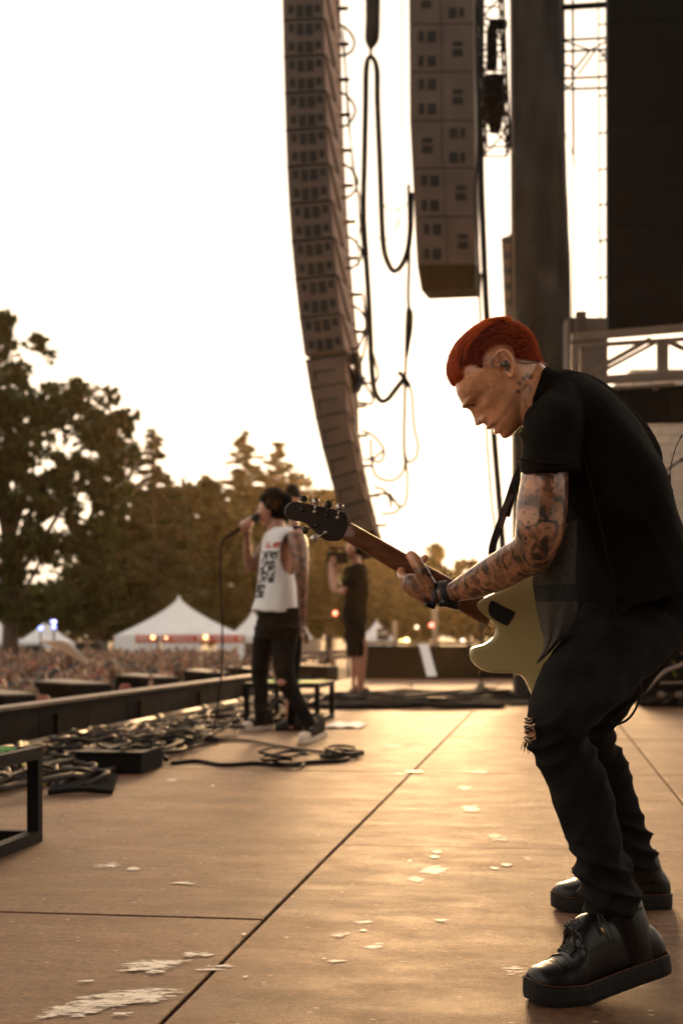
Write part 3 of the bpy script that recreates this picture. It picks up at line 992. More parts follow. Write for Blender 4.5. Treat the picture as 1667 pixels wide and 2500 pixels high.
# pale block building far right, course by course
bl = empty('block_building', P(1620, 1555, 60) * V(1, 1, 0) + V(0, 0, GZ))
tag(bl, 'pale block-walled building behind the guitarist\'s back', 'building')
A = P(1540, 1555, 45); zb = GZ
q = MB(); q.prism([V(A[0], 45.05, zb), V(A[0] + 9, 45.05, zb), V(A[0] + 9, 45.05, 9.2), V(A[0], 45.05, 9.2)], V(0, 6, 0)); q.build('wall', M['concrete'], bl)
bw, bh = 0.62, 0.30
me = None
for r in range(36):
    for k in range(8):
        x = A[0] + k * bw + (r % 2) * bw / 2; z = zb + r * bh
        q = MB(); q.box((x + bw / 2, 45.0, z + bh / 2), (bw / 2 - .012, 0, 0), (0, .07, 0), (0, 0, bh / 2 - .012))
        q.build('block', M['concrete'], bl)
st_ = empty('boom_stand', ST(13.0, 2.3, 0))
tag(st_, 'black boom arm with blurred clip behind the wireless pack', 'stand')
q = MB(); q.tube([P(1624, 1150, 11), P(1648, 1132, 11), P(1664, 1122, 11), P(1760, 1085, 11)], .008, 6); q.build('boom', M['black_metal'], st_)
q = MB(); q.ell(P(1664, 1122, 11), (.022, 0, 0), (0, .02, 0), (0, 0, .016), 10, 8); q.build('clip', M['black_metal'], st_, smooth=True)
q = MB(); q.tube([P(1760, 1085, 11), P(1765, 1782, 11)], .012, 6); q.build('pole', M['black_metal'], st_)

# ------------------------------------------------------------------ racks and cables at the right edge
rk = empty('equipment_rack', G(1640, 1722))
tag(rk, 'dark equipment rack with metal edges at the right side of the stage', 'equipment rack')
YR = 14.6
q = MB(); q.prism([P(1560, 1540, YR), P(1760, 1540, YR), P(1760, 1722, YR), P(1560, 1722, YR)], V(.1, .8, 0)); q.build('case', M['black_box'], rk)
for x in (1594, 1606):
    q = MB(); q.tube([P(x, 1560, YR - .03), P(x, 1660, YR - .03)], .013, 8); q.build('edge_rail', M['alu'], rk, smooth=True)
for y in (1572, 1668, 1700):
    q = MB(); q.tube([P(1640 if y < 1600 else 1610, y, YR - .03), P(1760, y - 4, YR - .03)], .012, 8); q.build('edge_rail', M['alu'], rk, smooth=True)
for k in range(9):
    q = MB(); q.ell(P(1615 + random.uniform(0, 50), 1590 + random.uniform(0, 60), YR - .02), (.012, 0, 0), (0, .01, 0), (0, 0, .012), 8, 6)
    q.build('indicator', mat('indicator_%d' % k, random.choice([(.25, .2, .02), (.1, .2, .03), (.3, .1, .03)]), .4), rk, smooth=True)
o = hang('thick_cable', 'pinkish grey hose arching up in front of the dark rack at the right edge', [(1563, 1694), (1580, 1680), (1600, 1658), (1622, 1640), (1645, 1630), (1690, 1620), (1760, 1640), (1790, 1716)], 14.0, .018, M['cable_pink'])
for k in range(6):
    x0 = 1555 + k * 20
    hang('stage_cable', 'dark cable lying across the far stage deck', [(x0, 1715 + k), (x0 + 50, 1700 - 3 * k), (x0 + 110, 1708 + 2 * k), (x0 + 200, 1700)], 14.2, .016, M['cable_brown'] if k % 2 else M['cable'], group='cables crossing the far deck')
for x, y in ((1612, 1697), (1655, 1698)):
    q = MB(); q.ell(P(x, y, 13.9), (.04, 0, 0), (0, .03, 0), (0, 0, .035), 12, 8); tag(q.build('cable_connector', M['cable_tan'], smooth=True), 'round tan cable connector in front of the dark rack, ' + ('left one' if x < 1630 else 'right one at the frame edge'), 'connector')

# ------------------------------------------------------------------ risers
def riser(u1, v1, label):
    """u1,v1: far right corner"""
    lu, lv, h, t = 0.86, 0.64, 0.335, 0.021
    r = empty('ego_riser', ST(u1 - lu / 2, v1 - lv / 2, 0)); tag(r, label, 'riser', 'low steel risers')
    for du in (t, lu - t):
        for dv in (t, lv - t):
            q = MB(); q.uvbox(u1 - du - t, u1 - du + t, v1 - dv - t, v1 - dv + t, .0415, h - .0425); q.build('leg', M['black_metal'], r)
    for z0 in (0.0, h - .042):
        for du in (t, lu - t):
            q = MB(); q.uvbox(u1 - du - t, u1 - du + t, v1 - lv, v1, z0, z0 + .041); q.build('rail', M['black_metal'], r)
        for dv in (t, lv - t):
            q = MB(); q.uvbox(u1 - lu + 2 * t + .001, u1 - 2 * t - .001, v1 - dv - t, v1 - dv + t, z0, z0 + .041); q.build('rail', M['black_metal'], r)
    gt = mat('green_grating', (0.10, 0.42, 0.06), 0.45, 0.4, 30) if 'green_grating' not in bpy.data.materials else bpy.data.materials['green_grating']
    q = MB()
    nn = 20
    for k in range(nn):       # expanded metal: crossing diagonal strips
        for sgn in (-1, 1):
            a0 = -lu + k * 2 * lu / nn * 1.0
            pts = []
            for v_ in np.linspace(.05, lv - .05, 2):
                pts.append((a0 + (lv if sgn < 0 else 0) * 0 + sgn * v_ * .7, v_))
            (ua, va), (ub, vb) = pts
            if sgn < 0: ua += lu; ub += lu
            # clip
            for s0 in np.linspace(0, 1, 15)[:-1]:
                s1 = s0 + 1 / 14
                uu0, uu1 = ua + (ub - ua) * s0, ua + (ub - ua) * s1
                if .04 < uu0 < lu - .04 and .04 < uu1 < lu - .04:
                    vv0, vv1 = va + (vb - va) * s0, va + (vb - va) * s1
                    A = ST(u1 - uu0, v1 - vv0, h - .002 + .003 * sgn); B = ST(u1 - uu1, v1 - vv1, h - .002 + .003 * sgn)
                    q.box((A + B) / 2, (B - A) / 2, nrm(np.cross(B - A, V(0, 0, 1))) * .008, (0, 0, .002))
    tag(q.build('grating', gt, r), kind='stuff')
    return r
def uv_of(p):
    return float(np.dot(p, UU)), float(np.dot(p, VV))
u_, v_ = uv_of(G(90, 2056)); riser(u_ + .02, v_ + .015, 'black square-tube riser with green grating at the left edge, nearest the camera')
u_, v_ = uv_of(G(814, 1752)); riser(u_, v_ + .01, 'black square-tube riser with green grating behind the singer in the white top')

# ------------------------------------------------------------------ cables on the deck
CG = 'cables tangled along the stage front'
def deck_cable(pts_uv, r, m, label, group, name='stage_cable'):
    q = MB(); q.tube(smooth_path([ST(u, v, z) for u, v, z in pts_uv], 5), r, 6)
    o = q.build(name, m, smooth=True); tag(o, label, 'cable', group); return o
for i in range(46):
    u0 = random.uniform(5.2, 10.5) if i < 34 else random.uniform(10, 12)
    ln = random.uniform(2.0, 5.5)
    vb_ = random.uniform(-3.05, -2.25)
    ph = random.uniform(0, 6)
    pts = []
    nk = 9
    for k in range(nk):
        t = k / (nk - 1)
        u = u0 + ln * t
        lim = -2.05 - 0.05 * max(0, u - 7)
        v = vb_ + 0.22 * math.sin(ph + t * random.uniform(3, 9)) + random.uniform(-.06, .06)
        v = min(max(v, -3.1), lim)
        pts.append((u, v, random.uniform(.01, .07)))
    m = random.choice([M['cable'], M['cable'], M['cable_brown'], M['cable_brown'], M['cable_tan']])
    deck_cable(pts, random.uniform(.008, .016), m, 'dark cable in the tangle beside the low black panel wall', CG)
for i in range(16):      # loops and coils in the tangle
    cu, cv = random.uniform(6.2, 9.5), random.uniform(-2.95, -2.2)
    R_ = random.uniform(.12, .24)
    pts = [(cu + R_ * math.cos(t) * 1.3, cv + R_ * math.sin(t), .03 + .05 * abs(math.sin(t * 1.3 + i)) + .01 * i % .05) for t in np.linspace(0, random.uniform(6, 13), 26)]
    deck_cable(pts, random.uniform(.007, .012), random.choice([M['cable'], M['cable_brown'], M['cable_tan']]), 'looped cable in the tangle beside the low black panel wall', CG)
deck_cable([uv_of(G(50, 1880)) + (.15,), uv_of(G(62, 1900)) + (.05,), uv_of(G(90, 1905)) + (.03,), uv_of(G(110, 1925)) + (.02,)], .010, M['cable_yellow'], 'short yellow cable behind the nearest riser leg', None)
# flat bundle of parallel black multicore tails
fb = empty('multicore_fan', G(235, 1925)); tag(fb, 'flat fan of parallel black cable tails beside the cable tangle', 'cable bundle')
for k in range(9):
    a = G(150 - k * 4, 1905 + k * 5); b_ = G(288 - k * 1.5, 1902 + k * 4.8)
    q = MB(); q.tube(smooth_path([a + V(0, 0, .02), (a + b_) / 2 + V(0, 0, .03), b_ + V(0, 0, .014)]), .014, 6); q.build('cable_tail', M['cable'], fb, smooth=True)
pb = empty('power_box', G(310, 1888)); tag(pb, 'black power distribution box at the edge of the cable tangle', 'power box')
u_, v_ = uv_of(G(345, 1890))
q = MB(); q.uvbox(u_, u_ + .42, v_ - .36, v_, .004, .1); q.build('case', M['black_box'], pb)
q = MB(); q.uvbox(u_ - .01, u_ + .43, v_ - .37, v_ + .01, .102, .115); q.build('lid', M['black_metal'], pb)
for k in range(4):
    q = MB(); q.tube([ST(u_ + .08 + k * .09, v_ - .12, .115), ST(u_ + .08 + k * .09, v_ - .12, .135)], .018, 8); q.build('socket', M['cable_tan'], pb)
# singer's cable and a coil left on the deck
deck_cable([uv_of(G(420, 1868)) + (.012,), uv_of(G(480, 1862)) + (.01,), uv_of(G(545, 1872)) + (.01,), uv_of(G(620, 1868)) + (.01,), uv_of(G(690, 1872)) + (.01,), uv_of(G(760, 1866)) + (.012,), uv_of(G(830, 1862)) + (.012,), uv_of(G(850, 1855)) + (.012,), uv_of(G(800, 1852)) + (.012,), uv_of(G(790, 1845)) + (.012,), uv_of(G(888, 1842)) + (.012,)], .012, M['cable'], 'black cable trailing across the deck into the coil by the joint', None)
deck_cable([uv_of(G(690 + (44 + 14 * math.sin(1.7 * t)) * math.cos(t) + 9 * math.sin(.6 * t), 1868 + (8 + 4 * math.sin(2.3 * t)) * math.sin(t))) + (.012 + .004 * t,) for t in np.linspace(0, 17, 60)], .0085, M['cable'], 'black cable coil lying on the bare deck right of the tangle', None, 'cable_coil')
deck_cable([uv_of(G(832 + (38 + 16 * math.sin(1.3 * t)) * math.cos(t), 1847 + (6 + 3 * math.sin(1.9 * t)) * math.sin(t))) + (.012 + .003 * t,) for t in np.linspace(0, 12, 44)], .0085, M['cable'], 'smaller loose cable loop just behind the deck coil', None, 'cable_coil')
deck_cable([uv_of(G(430, 1840)) + (.012,), uv_of(G(520, 1815)) + (.012,), uv_of(G(600, 1812)) + (.012,), uv_of(G(660, 1822)) + (.012,), uv_of(G(760, 1838)) + (.012,), uv_of(G(870, 1845)) + (.012,)], .009, M['cable_brown'], 'thin brown cable curving past the singer\'s front shoe', None)
# cables crossing the far deck
for k in range(12):
    y = 1700 + k * 2.9
    pts = []
    x0 = random.uniform(640, 860); x1 = random.uniform(1180, 1420)
    for t in np.linspace(0, 1, 9):
        yy = y + (-10 if k < 6 else -3) * t + random.uniform(-2.5, 2.5)
        pts.append(uv_of(G(x0 + (x1 - x0) * t, yy)) + (random.uniform(.015, .05),))
    deck_cable(pts, random.uniform(.014, .03), M['cable'] if k % 3 else M['cable_brown'], 'dark cable lying across the far stage deck', 'cables crossing the far deck')
for x, y in ((1066, 1722), (1190, 1693), (1215, 1700)):
    q = MB(); q.box(G(x, y) + V(0, 0, .045), (.10, 0, 0), (0, .08, 0), (0, 0, .04)); tag(q.build('stage_box', M['black_box']), {1066: 'small black stage box among the far cables, leftmost', 1190: 'small black stage box at the foot of the thin mic stand', 1215: 'small black stage box nearest the guitar body'}[x], 'stage box')
# thin stand by the guitar
ms = empty('microphone_stand', G(1175, 1690)); tag(ms, 'thin black microphone stand pole left of the guitar body', 'microphone stand')
b0 = G(1175, 1690)
q = MB(); q.tube([b0 + V(0, 0, .02), b0 + V(0, 0, 1.25)], .012, 8); q.build('pole', M['black_metal'], ms, smooth=True)
q = MB(); q.loft([(b0 + V(0, 0, .002), V(.12, 0, 0), V(0, .12, 0)), (b0 + V(0, 0, .02), V(.11, 0, 0), V(0, .11, 0)), (b0 + V(0, 0, .12), V(.025, 0, 0), V(0, .025, 0))], 14, 3); q.build('base', M['black_metal'], ms, smooth=True)
q = MB(); q.tube(smooth_path([G(1005, 1690), G(1003, 1690) + V(0, 0, .12), G(985, 1694) + V(0, 0, .03), G(960, 1700)]), .008, 6); tag(q.build('stage_cable', M['cable_brown'], smooth=True), 'thin brown cable standing up in a small loop on the bright far deck', 'cable')
# singer's tripod stand base
ts = empty('microphone_stand', G(672, 1775)); tag(ts, 'low tripod microphone stand base behind the singer\'s legs', 'microphone stand')
b0 = G(676, 1770)
q = MB(); q.tube([b0 + V(0, 0, .1), b0 + V(0, 0, .62)], .016, 8); q.build('pole', M['black_metal'], ts, smooth=True)
for a in (0.4, 2.5, 4.4):
    q = MB(); q.tube([b0 + V(0, 0, .22), b0 + V(.28 * math.cos(a), .28 * math.sin(a), .012)], .012, 6); q.build('leg', M['black_metal'], ts, smooth=True)
# set list papers
for x, y, ww, lab in ((838, 1773, .115, 'white sheet of paper on the deck right of the singer\'s back foot'),):
    c = G(x, y)
    q = MB()
    n_ = 8
    vs = []
    for i in range(n_ + 1):
        for j in range(2):
            vs.append(c + V((i / n_ - .5) * .30 + j * .05, (j - .5) * .6, .008 + .012 * abs(math.sin(i * .9))))
    q.add(vs, [(2 * i, 2 * i + 2, 2 * i + 3, 2 * i + 1) for i in range(n_)])
    me_o = q.build('paper_sheet', M['paper'])
    sm = me_o.modifiers.new('thick', 'SOLIDIFY'); sm.thickness = .003
    tag(me_o, lab, 'paper')
# far low wall with leaning plank
fw = empty('low_black_wall', ST(25.3, 0, 0)); tag(fw, 'low black wall with a pale top rail at the far end of the stage', 'wall')
Yw = 24.6
q = MB(); q.prism([P(880, 1576, Yw), P(1500, 1580, Yw), P(1500, 1657, Yw), P(880, 1657, Yw)], V(0, .12, 0)); q.build('panel', M['black_box'], fw)
q = MB(); q.prism([P(876, 1566, Yw - .05), P(1500, 1569, Yw - .05), P(1500, 1576, Yw - .05), P(876, 1574, Yw - .05)], V(0, .25, 0)); q.build('top_rail', mat('pale_rail', (.22, .15, .11), .6, .2, 3), fw)
q = MB(); q.prism([P(1022, 1572, 24.2), P(1044, 1572, 24.2), P(1066, 1650, 23.9), P(1042, 1652, 23.9)], V(0, .03, 0)); tag(q.build('white_plank', M['paper']), 'white plank leaning against the low black wall at the far end', 'plank')
# ------------------------------------------------------------------ trees
def leaf_cloud(blobs, D, n, size, dspread=1.0, seed=0, gaps=()):
    """blobs: (px, py, rx, ry) in photograph pixels at depth D -> leaf quads through the crown volume"""
    r = np.random.default_rng(seed)
    w = np.array([b[2] * b[3] for b in blobs], float); w /= w.sum()
    idx = r.choice(len(blobs), n, p=w)
    B = np.array(blobs, float)[idx]
    d = r.normal(size=(n, 3)); d /= np.linalg.norm(d, axis=1)[:, None]
    rad = r.random(n) ** 0.42
    px = B[:, 0] + d[:, 0] * rad * B[:, 2]
    py = B[:, 1] + d[:, 2] * rad * B[:, 3]
    # leaves gather in sprays along twigs: keep where a coarse noise is high
    keep = np.array([mnoise.noise(Vector((x / 26.0, y / 26.0, seed + z * 1.5))) for x, y, z in zip(px, py, d[:, 1])]) > -0.09
    for gx, gy, gr, gq in gaps:
        jit = np.array([mnoise.noise(Vector((x / 14.0, y / 14.0, seed + 9.0))) for x, y in zip(px, py)])
        inside = ((px - gx) / gr) ** 2 + ((py - gy) / gq) ** 2 < 1 + 1.1 * jit
        keep &= ~inside
    px, py, d, rad, B = px[keep], py[keep], d[keep], rad[keep], B[keep]
    n = len(px)
    Y = D + d[:, 1] * rad * B[:, 2] / FPX * D * dspread
    c = np.stack([(px - 833.5) / FPX * D, Y, CAMH + (1555.0 - py) / FPX * D], 1)
    t1 = r.normal(size=(n, 3)); t1 /= np.linalg.norm(t1, axis=1)[:, None]
    t2 = r.normal(size=(n, 3)); t2 -= t1 * (t1 * t2).sum(1)[:, None]; t2 /= np.linalg.norm(t2, axis=1)[:, None]
    s = size * r.uniform(0.6, 1.35, n)[:, None]
    q = np.stack([c - t1 * s, c - t2 * s * 0.55, c + t1 * s, c + t2 * s * 0.55], 1)
    return q

def broad_tree(label, D, trunk, blobs, n, size, m, seed, gaps=(), group='trees behind the field'):
    bx, top = trunk
    base = P(bx, 1555, D); base[2] = GZ
    t = empty('tree', base); tag(t, label, 'tree', group)
    q = MB()
    topp = P(bx, top, D)
    hgt = topp[2] - GZ
    r0 = 0.028 * hgt + .05
    q.tube(smooth_path([base, base + V(.1, 0, hgt * .35), base + V(-.1, .1, hgt * .7), topp]), list(np.linspace(r0, r0 * .35, 25)), 8)
    for b in sorted(blobs, key=lambda b: -b[2])[:9]:
        e = P(b[0], b[1], D)
        s = base + V(0, 0, hgt * random.uniform(.3, .75))
        q.tube(smooth_path([s, (s + e) / 2 + V(0, 0, -.04 * np.linalg.norm(e - s)), e], 5), list(np.linspace(r0 * .4, .03, 11)), 6)
    q.build('trunk', M['bark'], t, smooth=True)
    o = obj('crown', quads_mesh('crown', leaf_cloud(blobs, D, n, size, 1.0, seed, gaps), [m]), t)
    return t

def conifer(label, D, x, top, bottom, halfw, n, size, m, seed, group='trees behind the field'):
    r = np.random.default_rng(seed)
    base = P(x, 1555, D); base[2] = GZ
    t = empty('tree', base); tag(t, label, 'tree', group)
    q = MB()
    zt = P(x, top, D)[2]; zb = P(x, bottom, D)[2]; hw = halfw / FPX * D
    q.tube([base, V(base[0], base[1], zt)], [.22, .02], 7)
    quads = []
    nb = 95
    for k in range(nb):
        f = (k + .5) / nb
        z = zt + (zb - zt) * f
        L = hw * (0.13 + f ** 0.85) * r.uniform(.5, 1.25)
        a = r.uniform(0, 2 * math.pi)
        s = V(base[0], base[1], z)
        e = s + V(math.cos(a) * L, math.sin(a) * L, -0.10 * L + 0.12 * L * r.uniform(-1, 1.6))
        q.tube([s, e], [.035, .01], 4)
        m_ = max(6, int(n / nb * (0.25 + 1.5 * f)))
        tt = r.random(m_) ** 0.6
        c = s + (e - s) * tt[:, None] + r.normal(size=(m_, 3)) * np.array([.09, .09, .05]) * (0.4 + L * .3)
        c[:, 2] -= r.random(m_) * .10 * (.3 + L * .25)
        t1 = nrm(e - s) + r.normal(size=(m_, 3)) * .5; t1 /= np.linalg.norm(t1, axis=1)[:, None]
        t2 = r.normal(size=(m_, 3)); t2 -= t1 * (t1 * t2).sum(1)[:, None]; t2 /= np.linalg.norm(t2, axis=1)[:, None]
        sz = size * r.uniform(.6, 1.4, m_)[:, None]
        quads.append(np.stack([c - t1 * sz, c - t2 * sz * .4, c + t1 * sz, c + t2 * sz * .4], 1))
    q.build('trunk', M['bark'], t, smooth=True)
    obj('crown', quads_mesh('crown', np.concatenate(quads), [m]), t)
    return t

broad_tree('large dark broad-leaved tree at the left edge, its branches reaching highest', 46, (20, 1000),
           [(-70, 1000, 130, 110), (50, 1010, 90, 70), (140, 1000, 80, 70), (205, 975, 50, 45), (185, 945, 24, 24), (268, 968, 26, 28), (300, 1030, 40, 34), (335, 1015, 14, 16), (255, 1050, 70, 55), (90, 1120, 110, 70), (215, 1130, 95, 70),
            (300, 1120, 50, 60), (-20, 1150, 110, 100), (150, 1210, 110, 70), (255, 1210, 70, 70), (40, 1230, 100, 80), (-70, 1280, 120, 120), (120, 1330, 110, 70), (30, 1370, 90, 80), (230, 1310, 60, 90), (40, 1470, 80, 70), (240, 1420, 60, 80), (160, 1480, 80, 60),
            (-10, 800, 44, 40), (10, 860, 40, 50), (20, 780, 22, 22), (88, 838, 34, 24), (120, 868, 18, 22), (50, 905, 30, 30), (-10, 940, 70, 40), (60, 935, 20, 20)],
           42000, 0.135, M['leaf_maple'], 3,
           gaps=[(175, 1098, 34, 16), (105, 1135, 36, 22), (225, 1110, 22, 16), (15, 1285, 38, 34), (130, 1285, 32, 22), (105, 1440, 55, 40), (160, 1370, 36, 26), (75, 1375, 24, 18), (215, 1240, 16, 30), (45, 1195, 16, 16), (60, 1245, 18, 12), (195, 1205, 12, 12), (195, 1020, 10, 10), (110, 1480, 50, 26), (205, 1390, 22, 16), (40, 880, 12, 14)])
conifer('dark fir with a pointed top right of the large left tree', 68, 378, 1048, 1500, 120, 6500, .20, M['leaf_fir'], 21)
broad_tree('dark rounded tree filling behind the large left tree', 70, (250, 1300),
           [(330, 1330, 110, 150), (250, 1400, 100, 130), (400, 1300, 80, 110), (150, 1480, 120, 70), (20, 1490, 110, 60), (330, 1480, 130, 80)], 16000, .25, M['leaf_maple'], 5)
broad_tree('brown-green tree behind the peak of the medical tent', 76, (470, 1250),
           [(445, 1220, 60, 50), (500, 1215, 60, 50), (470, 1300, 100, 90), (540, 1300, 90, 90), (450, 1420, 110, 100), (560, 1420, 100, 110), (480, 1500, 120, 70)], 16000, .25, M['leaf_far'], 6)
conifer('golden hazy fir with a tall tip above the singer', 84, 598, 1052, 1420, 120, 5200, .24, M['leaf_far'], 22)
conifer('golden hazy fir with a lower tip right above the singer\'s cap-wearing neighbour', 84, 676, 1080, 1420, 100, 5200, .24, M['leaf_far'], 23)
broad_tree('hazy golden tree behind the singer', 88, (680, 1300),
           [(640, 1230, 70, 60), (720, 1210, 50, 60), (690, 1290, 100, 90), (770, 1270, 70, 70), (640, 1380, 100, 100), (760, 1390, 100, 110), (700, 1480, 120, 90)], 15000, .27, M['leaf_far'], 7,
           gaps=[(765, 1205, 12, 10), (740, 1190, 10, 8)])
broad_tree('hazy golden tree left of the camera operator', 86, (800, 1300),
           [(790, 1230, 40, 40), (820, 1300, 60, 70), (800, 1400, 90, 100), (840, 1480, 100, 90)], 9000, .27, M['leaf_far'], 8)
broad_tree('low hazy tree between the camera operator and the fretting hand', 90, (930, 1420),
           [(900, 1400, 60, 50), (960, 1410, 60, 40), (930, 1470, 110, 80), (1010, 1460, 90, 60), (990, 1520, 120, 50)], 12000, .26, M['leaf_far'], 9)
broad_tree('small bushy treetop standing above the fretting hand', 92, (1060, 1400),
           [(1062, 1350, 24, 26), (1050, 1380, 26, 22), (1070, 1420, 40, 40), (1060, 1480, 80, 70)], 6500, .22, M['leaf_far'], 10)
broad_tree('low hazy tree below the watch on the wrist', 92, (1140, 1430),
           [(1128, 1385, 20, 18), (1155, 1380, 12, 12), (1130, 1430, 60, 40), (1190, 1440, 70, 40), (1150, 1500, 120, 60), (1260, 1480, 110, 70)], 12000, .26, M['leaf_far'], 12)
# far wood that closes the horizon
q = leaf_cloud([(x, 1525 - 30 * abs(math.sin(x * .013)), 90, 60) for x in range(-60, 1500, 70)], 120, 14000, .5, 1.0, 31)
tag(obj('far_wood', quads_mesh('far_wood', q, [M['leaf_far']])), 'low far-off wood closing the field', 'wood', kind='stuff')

# ------------------------------------------------------------------ tents
def text_mesh(body, size, m, name, parent, origin, xdir, updir, width=None, depth=.01):
    cu = bpy.data.curves.new(name, 'FONT'); cu.body = body; cu.size = size; cu.extrude = depth; cu.align_x = 'CENTER'; cu.align_y = 'CENTER'
    o = bpy.data.objects.new(name, cu); COL.objects.link(o)
    dg = bpy.context.evaluated_depsgraph_get()
    me = bpy.data.meshes.new_from_object(o.evaluated_get(dg))
    bpy.data.objects.remove(o)
    co = get_co(me)
    xd = nrm(xdir); ud = nrm(updir); nd = np.cross(xd, ud)
    w = co[:, 0].max() - co[:, 0].min()
    kx = width / w if width else 1.0
    co2 = np.asarray(origin) + co[:, :1] * kx * xd + co[:, 1:2] * ud + co[:, 2:3] * nd
    set_co(me, co2)
    me.materials.clear(); me.materials.append(m)
    return obj(name, me, parent)

def peak_tent(label, corner, ang, side, eave, peak, walls=True, name='tent', valance=.25, wallm=None):
    """corner: nearest corner on the ground; ang: direction of the right-hand front side"""
    c = np.asarray(corner, float)
    a = V(math.cos(ang), math.sin(ang), 0); b = V(-math.sin(ang), math.cos(ang), 0)
    t = empty(name, c); tag(t, label, 'tent')
    ctr = c + (a + b) * side / 2
    q = MB()
    n, K = 12, 12
    vs = []
    for k in range(K + 1):
        f = k / K
        r = (1 - f) ** 1.45
        z = eave + (peak - eave) * f
        for i in range(4 * n):
            e, s = divmod(i, n); s = s / n
            p = [(-1 + 2 * s, -1), (1, -1 + 2 * s), (1 - 2 * s, 1), (-1, 1 - 2 * s)][e]
            sag = -0.10 * (1 - f) ** 2 * math.sin(math.pi * s) * 0
            vs.append(ctr + (a * p[0] + b * p[1]) * side / 2 * max(r, .012) + V(0, 0, z + sag + GZ))
    fs = []
    N = 4 * n
    for k in range(K):
        for i in range(N):
            j = (i + 1) % N
            fs.append((k * N + i, k * N + j, (k + 1) * N + j, (k + 1) * N + i))
    fs.append(tuple(K * N + i for i in range(N)))
    q.add(vs, fs)
    cn = q.build('canopy', M['white_cloth'], t, smooth=True)
    sd = cn.modifiers.new('t', 'SOLIDIFY'); sd.thickness = .02
    for dirv, off in ((a, V(0, 0, 0)), (b, V(0, 0, 0)), (a, b * side), (b, a * side)):
        q = MB(); s0 = c + off; q.prism([s0 + V(0, 0, GZ + eave - valance), s0 + dirv * side + V(0, 0, GZ + eave - valance), s0 + dirv * side + V(0, 0, GZ + eave), s0 + V(0, 0, GZ + eave)], np.cross(dirv, V(0, 0, 1)) * .015)
        q.build('valance', M['tent_wall'], t)
    for i in (0, 1):
        for j in (0, 1):
            q = MB(); p = c + a * side * i + b * side * j; q.tube([p + V(0, 0, GZ), p + V(0, 0, GZ + eave)], .05, 8); q.build('leg', M['alu'], t, smooth=True)
    return t, a, b

# medical tent: corner towards us at px ~388
D = 60.0
cpt = P(388, 1555, D) * V(1, 1, 0)
ang = math.radians(35)
tent, ta, tb_ = peak_tent('large white peaked medical tent with red banners', cpt, ang, 4.2, 2.38, 4.15)
nf = np.cross(ta, V(0, 0, 1)); nl = -ta
def wallpanel(s0, s1, dirv, z0, z1, out, m, name, par=tent, c=cpt):
    q = MB(); A = c + dirv * s0 + out; B = c + dirv * s1 + out
    q.prism([A + V(0, 0, GZ + z0), B + V(0, 0, GZ + z0), B + V(0, 0, GZ + z1), A + V(0, 0, GZ + z1)], np.cross(dirv, V(0, 0, 1)) * .02); return q.build(name, m, par)
of = nf * .03; ol = nl * .03
wallpanel(0.1, 2.0, ta, 0, 2.1, of, M['tent_wall'], 'side_wall')
wallpanel(2.75, 4.15, ta, 0, 2.1, of, M['tent_wall'], 'side_wall')
wallpanel(2.05, 2.7, ta, 0, 1.75, of, mat('tent_door', (.33, .29, .22), .7, .15, 2), 'door_opening')
wallpanel(2.2, 4.15, tb_, 0, 2.36, ol, M['tent_wall'], 'side_wall')
wallpanel(0.15, 2.1, tb_, 0, 2.1, ol, M['tent_wall'], 'side_wall')
for (s0, s1, dirv, out) in ((.1, 2.05, ta, of * 2.2), (2.1, 4.1, ta, of * 2.2), (.1, 2.1, tb_, ol * 2.2)):
    bn = wallpanel(s0, s1, dirv, 2.08, 2.40, out, M['red_banner'], 'banner')
    mid = cpt + dirv * (s0 + s1) / 2 + out * 2.0 + V(0, 0, GZ + 2.24)
    rd = dirv if dirv is ta else -dirv
    text_mesh('MEDICAL', .24, M['white_print'], 'lettering', bn, mid, rd, V(0, 0, 1), width=(s1 - s0) * .52, depth=.004)
    for e in (-1, 1):
        q = MB(); ctr = mid + rd * e * (s1 - s0) * .40; q.ell(ctr, rd * .085, np.cross(rd, V(0, 0, 1)) * .02, V(0, 0, .085), 12, 8); q.build('heart_mark', M['white_print'], bn, smooth=True)
# lamps glowing under the banner
def lamp(px, py, D, r, col, strength, label, pole=None):
    t = empty('lamp', P(px, py, D)); tag(t, label, 'lamp')
    q = MB(); q.ell(P(px, py, D), (r, 0, 0), (0, r, 0), (0, 0, r), 12, 8)
    q.build('bulb', mat('glow_%d_%d' % (px, py), (.8, .8, .8), .4, 0.02, emis=tuple(c ** 1.6 for c in col), estr=strength * .12), t, smooth=True)
    q = MB()
    if pole:
        q.tube([P(px, py, D + r + .05), P(px, 1555, D + r + .05) * V(1, 1, 0) + V(0, 0, GZ)], .03, 6)
        q.build('pole', M['black_metal'], t, smooth=True)
    else:
        q.box(P(px, py, D) + V(0, r + .03, .0), (r * .6, 0, 0), (0, .04, 0), (0, 0, r * .6)); q.build('socket', M['black_metal'], t)
    return t
lamp(374, 1556, 58.5, .09, (1, .62, .3), 6, 'warm lamp at the corner of the medical tent, left one')
lamp(502, 1556, 58.5, .10, (1, .62, .3), 6, 'warm lamp on the red medical banner, right one')
lamp(406, 1557, 58.5, .06, (1, .7, .4), 4, 'small warm lamp just right of the medical tent corner')
lamp(132, 1514, 52, .11, (.5, .5, 1), 16, 'upper bright blue-white lamp above the left bar tent', True)
lamp(133, 1530, 52, .09, (.4, .45, 1), 6, 'lower blue lamp right under the bright blue-white one', True)
lamp(100, 1534, 52, .08, (.4, .5, 1), 5, 'small blue lamp in front of the left bar tent roof', True)
lamp(142, 1612, 48, .07, (1, .95, .85), 8, 'white lamp low among the crowd under the tan awning')
lamp(818, 1497, 70, .10, (1, .25, .15), 16, 'red lamp left of the camera operator', True)
lamp(1053, 1526, 70, .10, (1, .22, .18), 14, 'red lamp below the wristwatch', True)
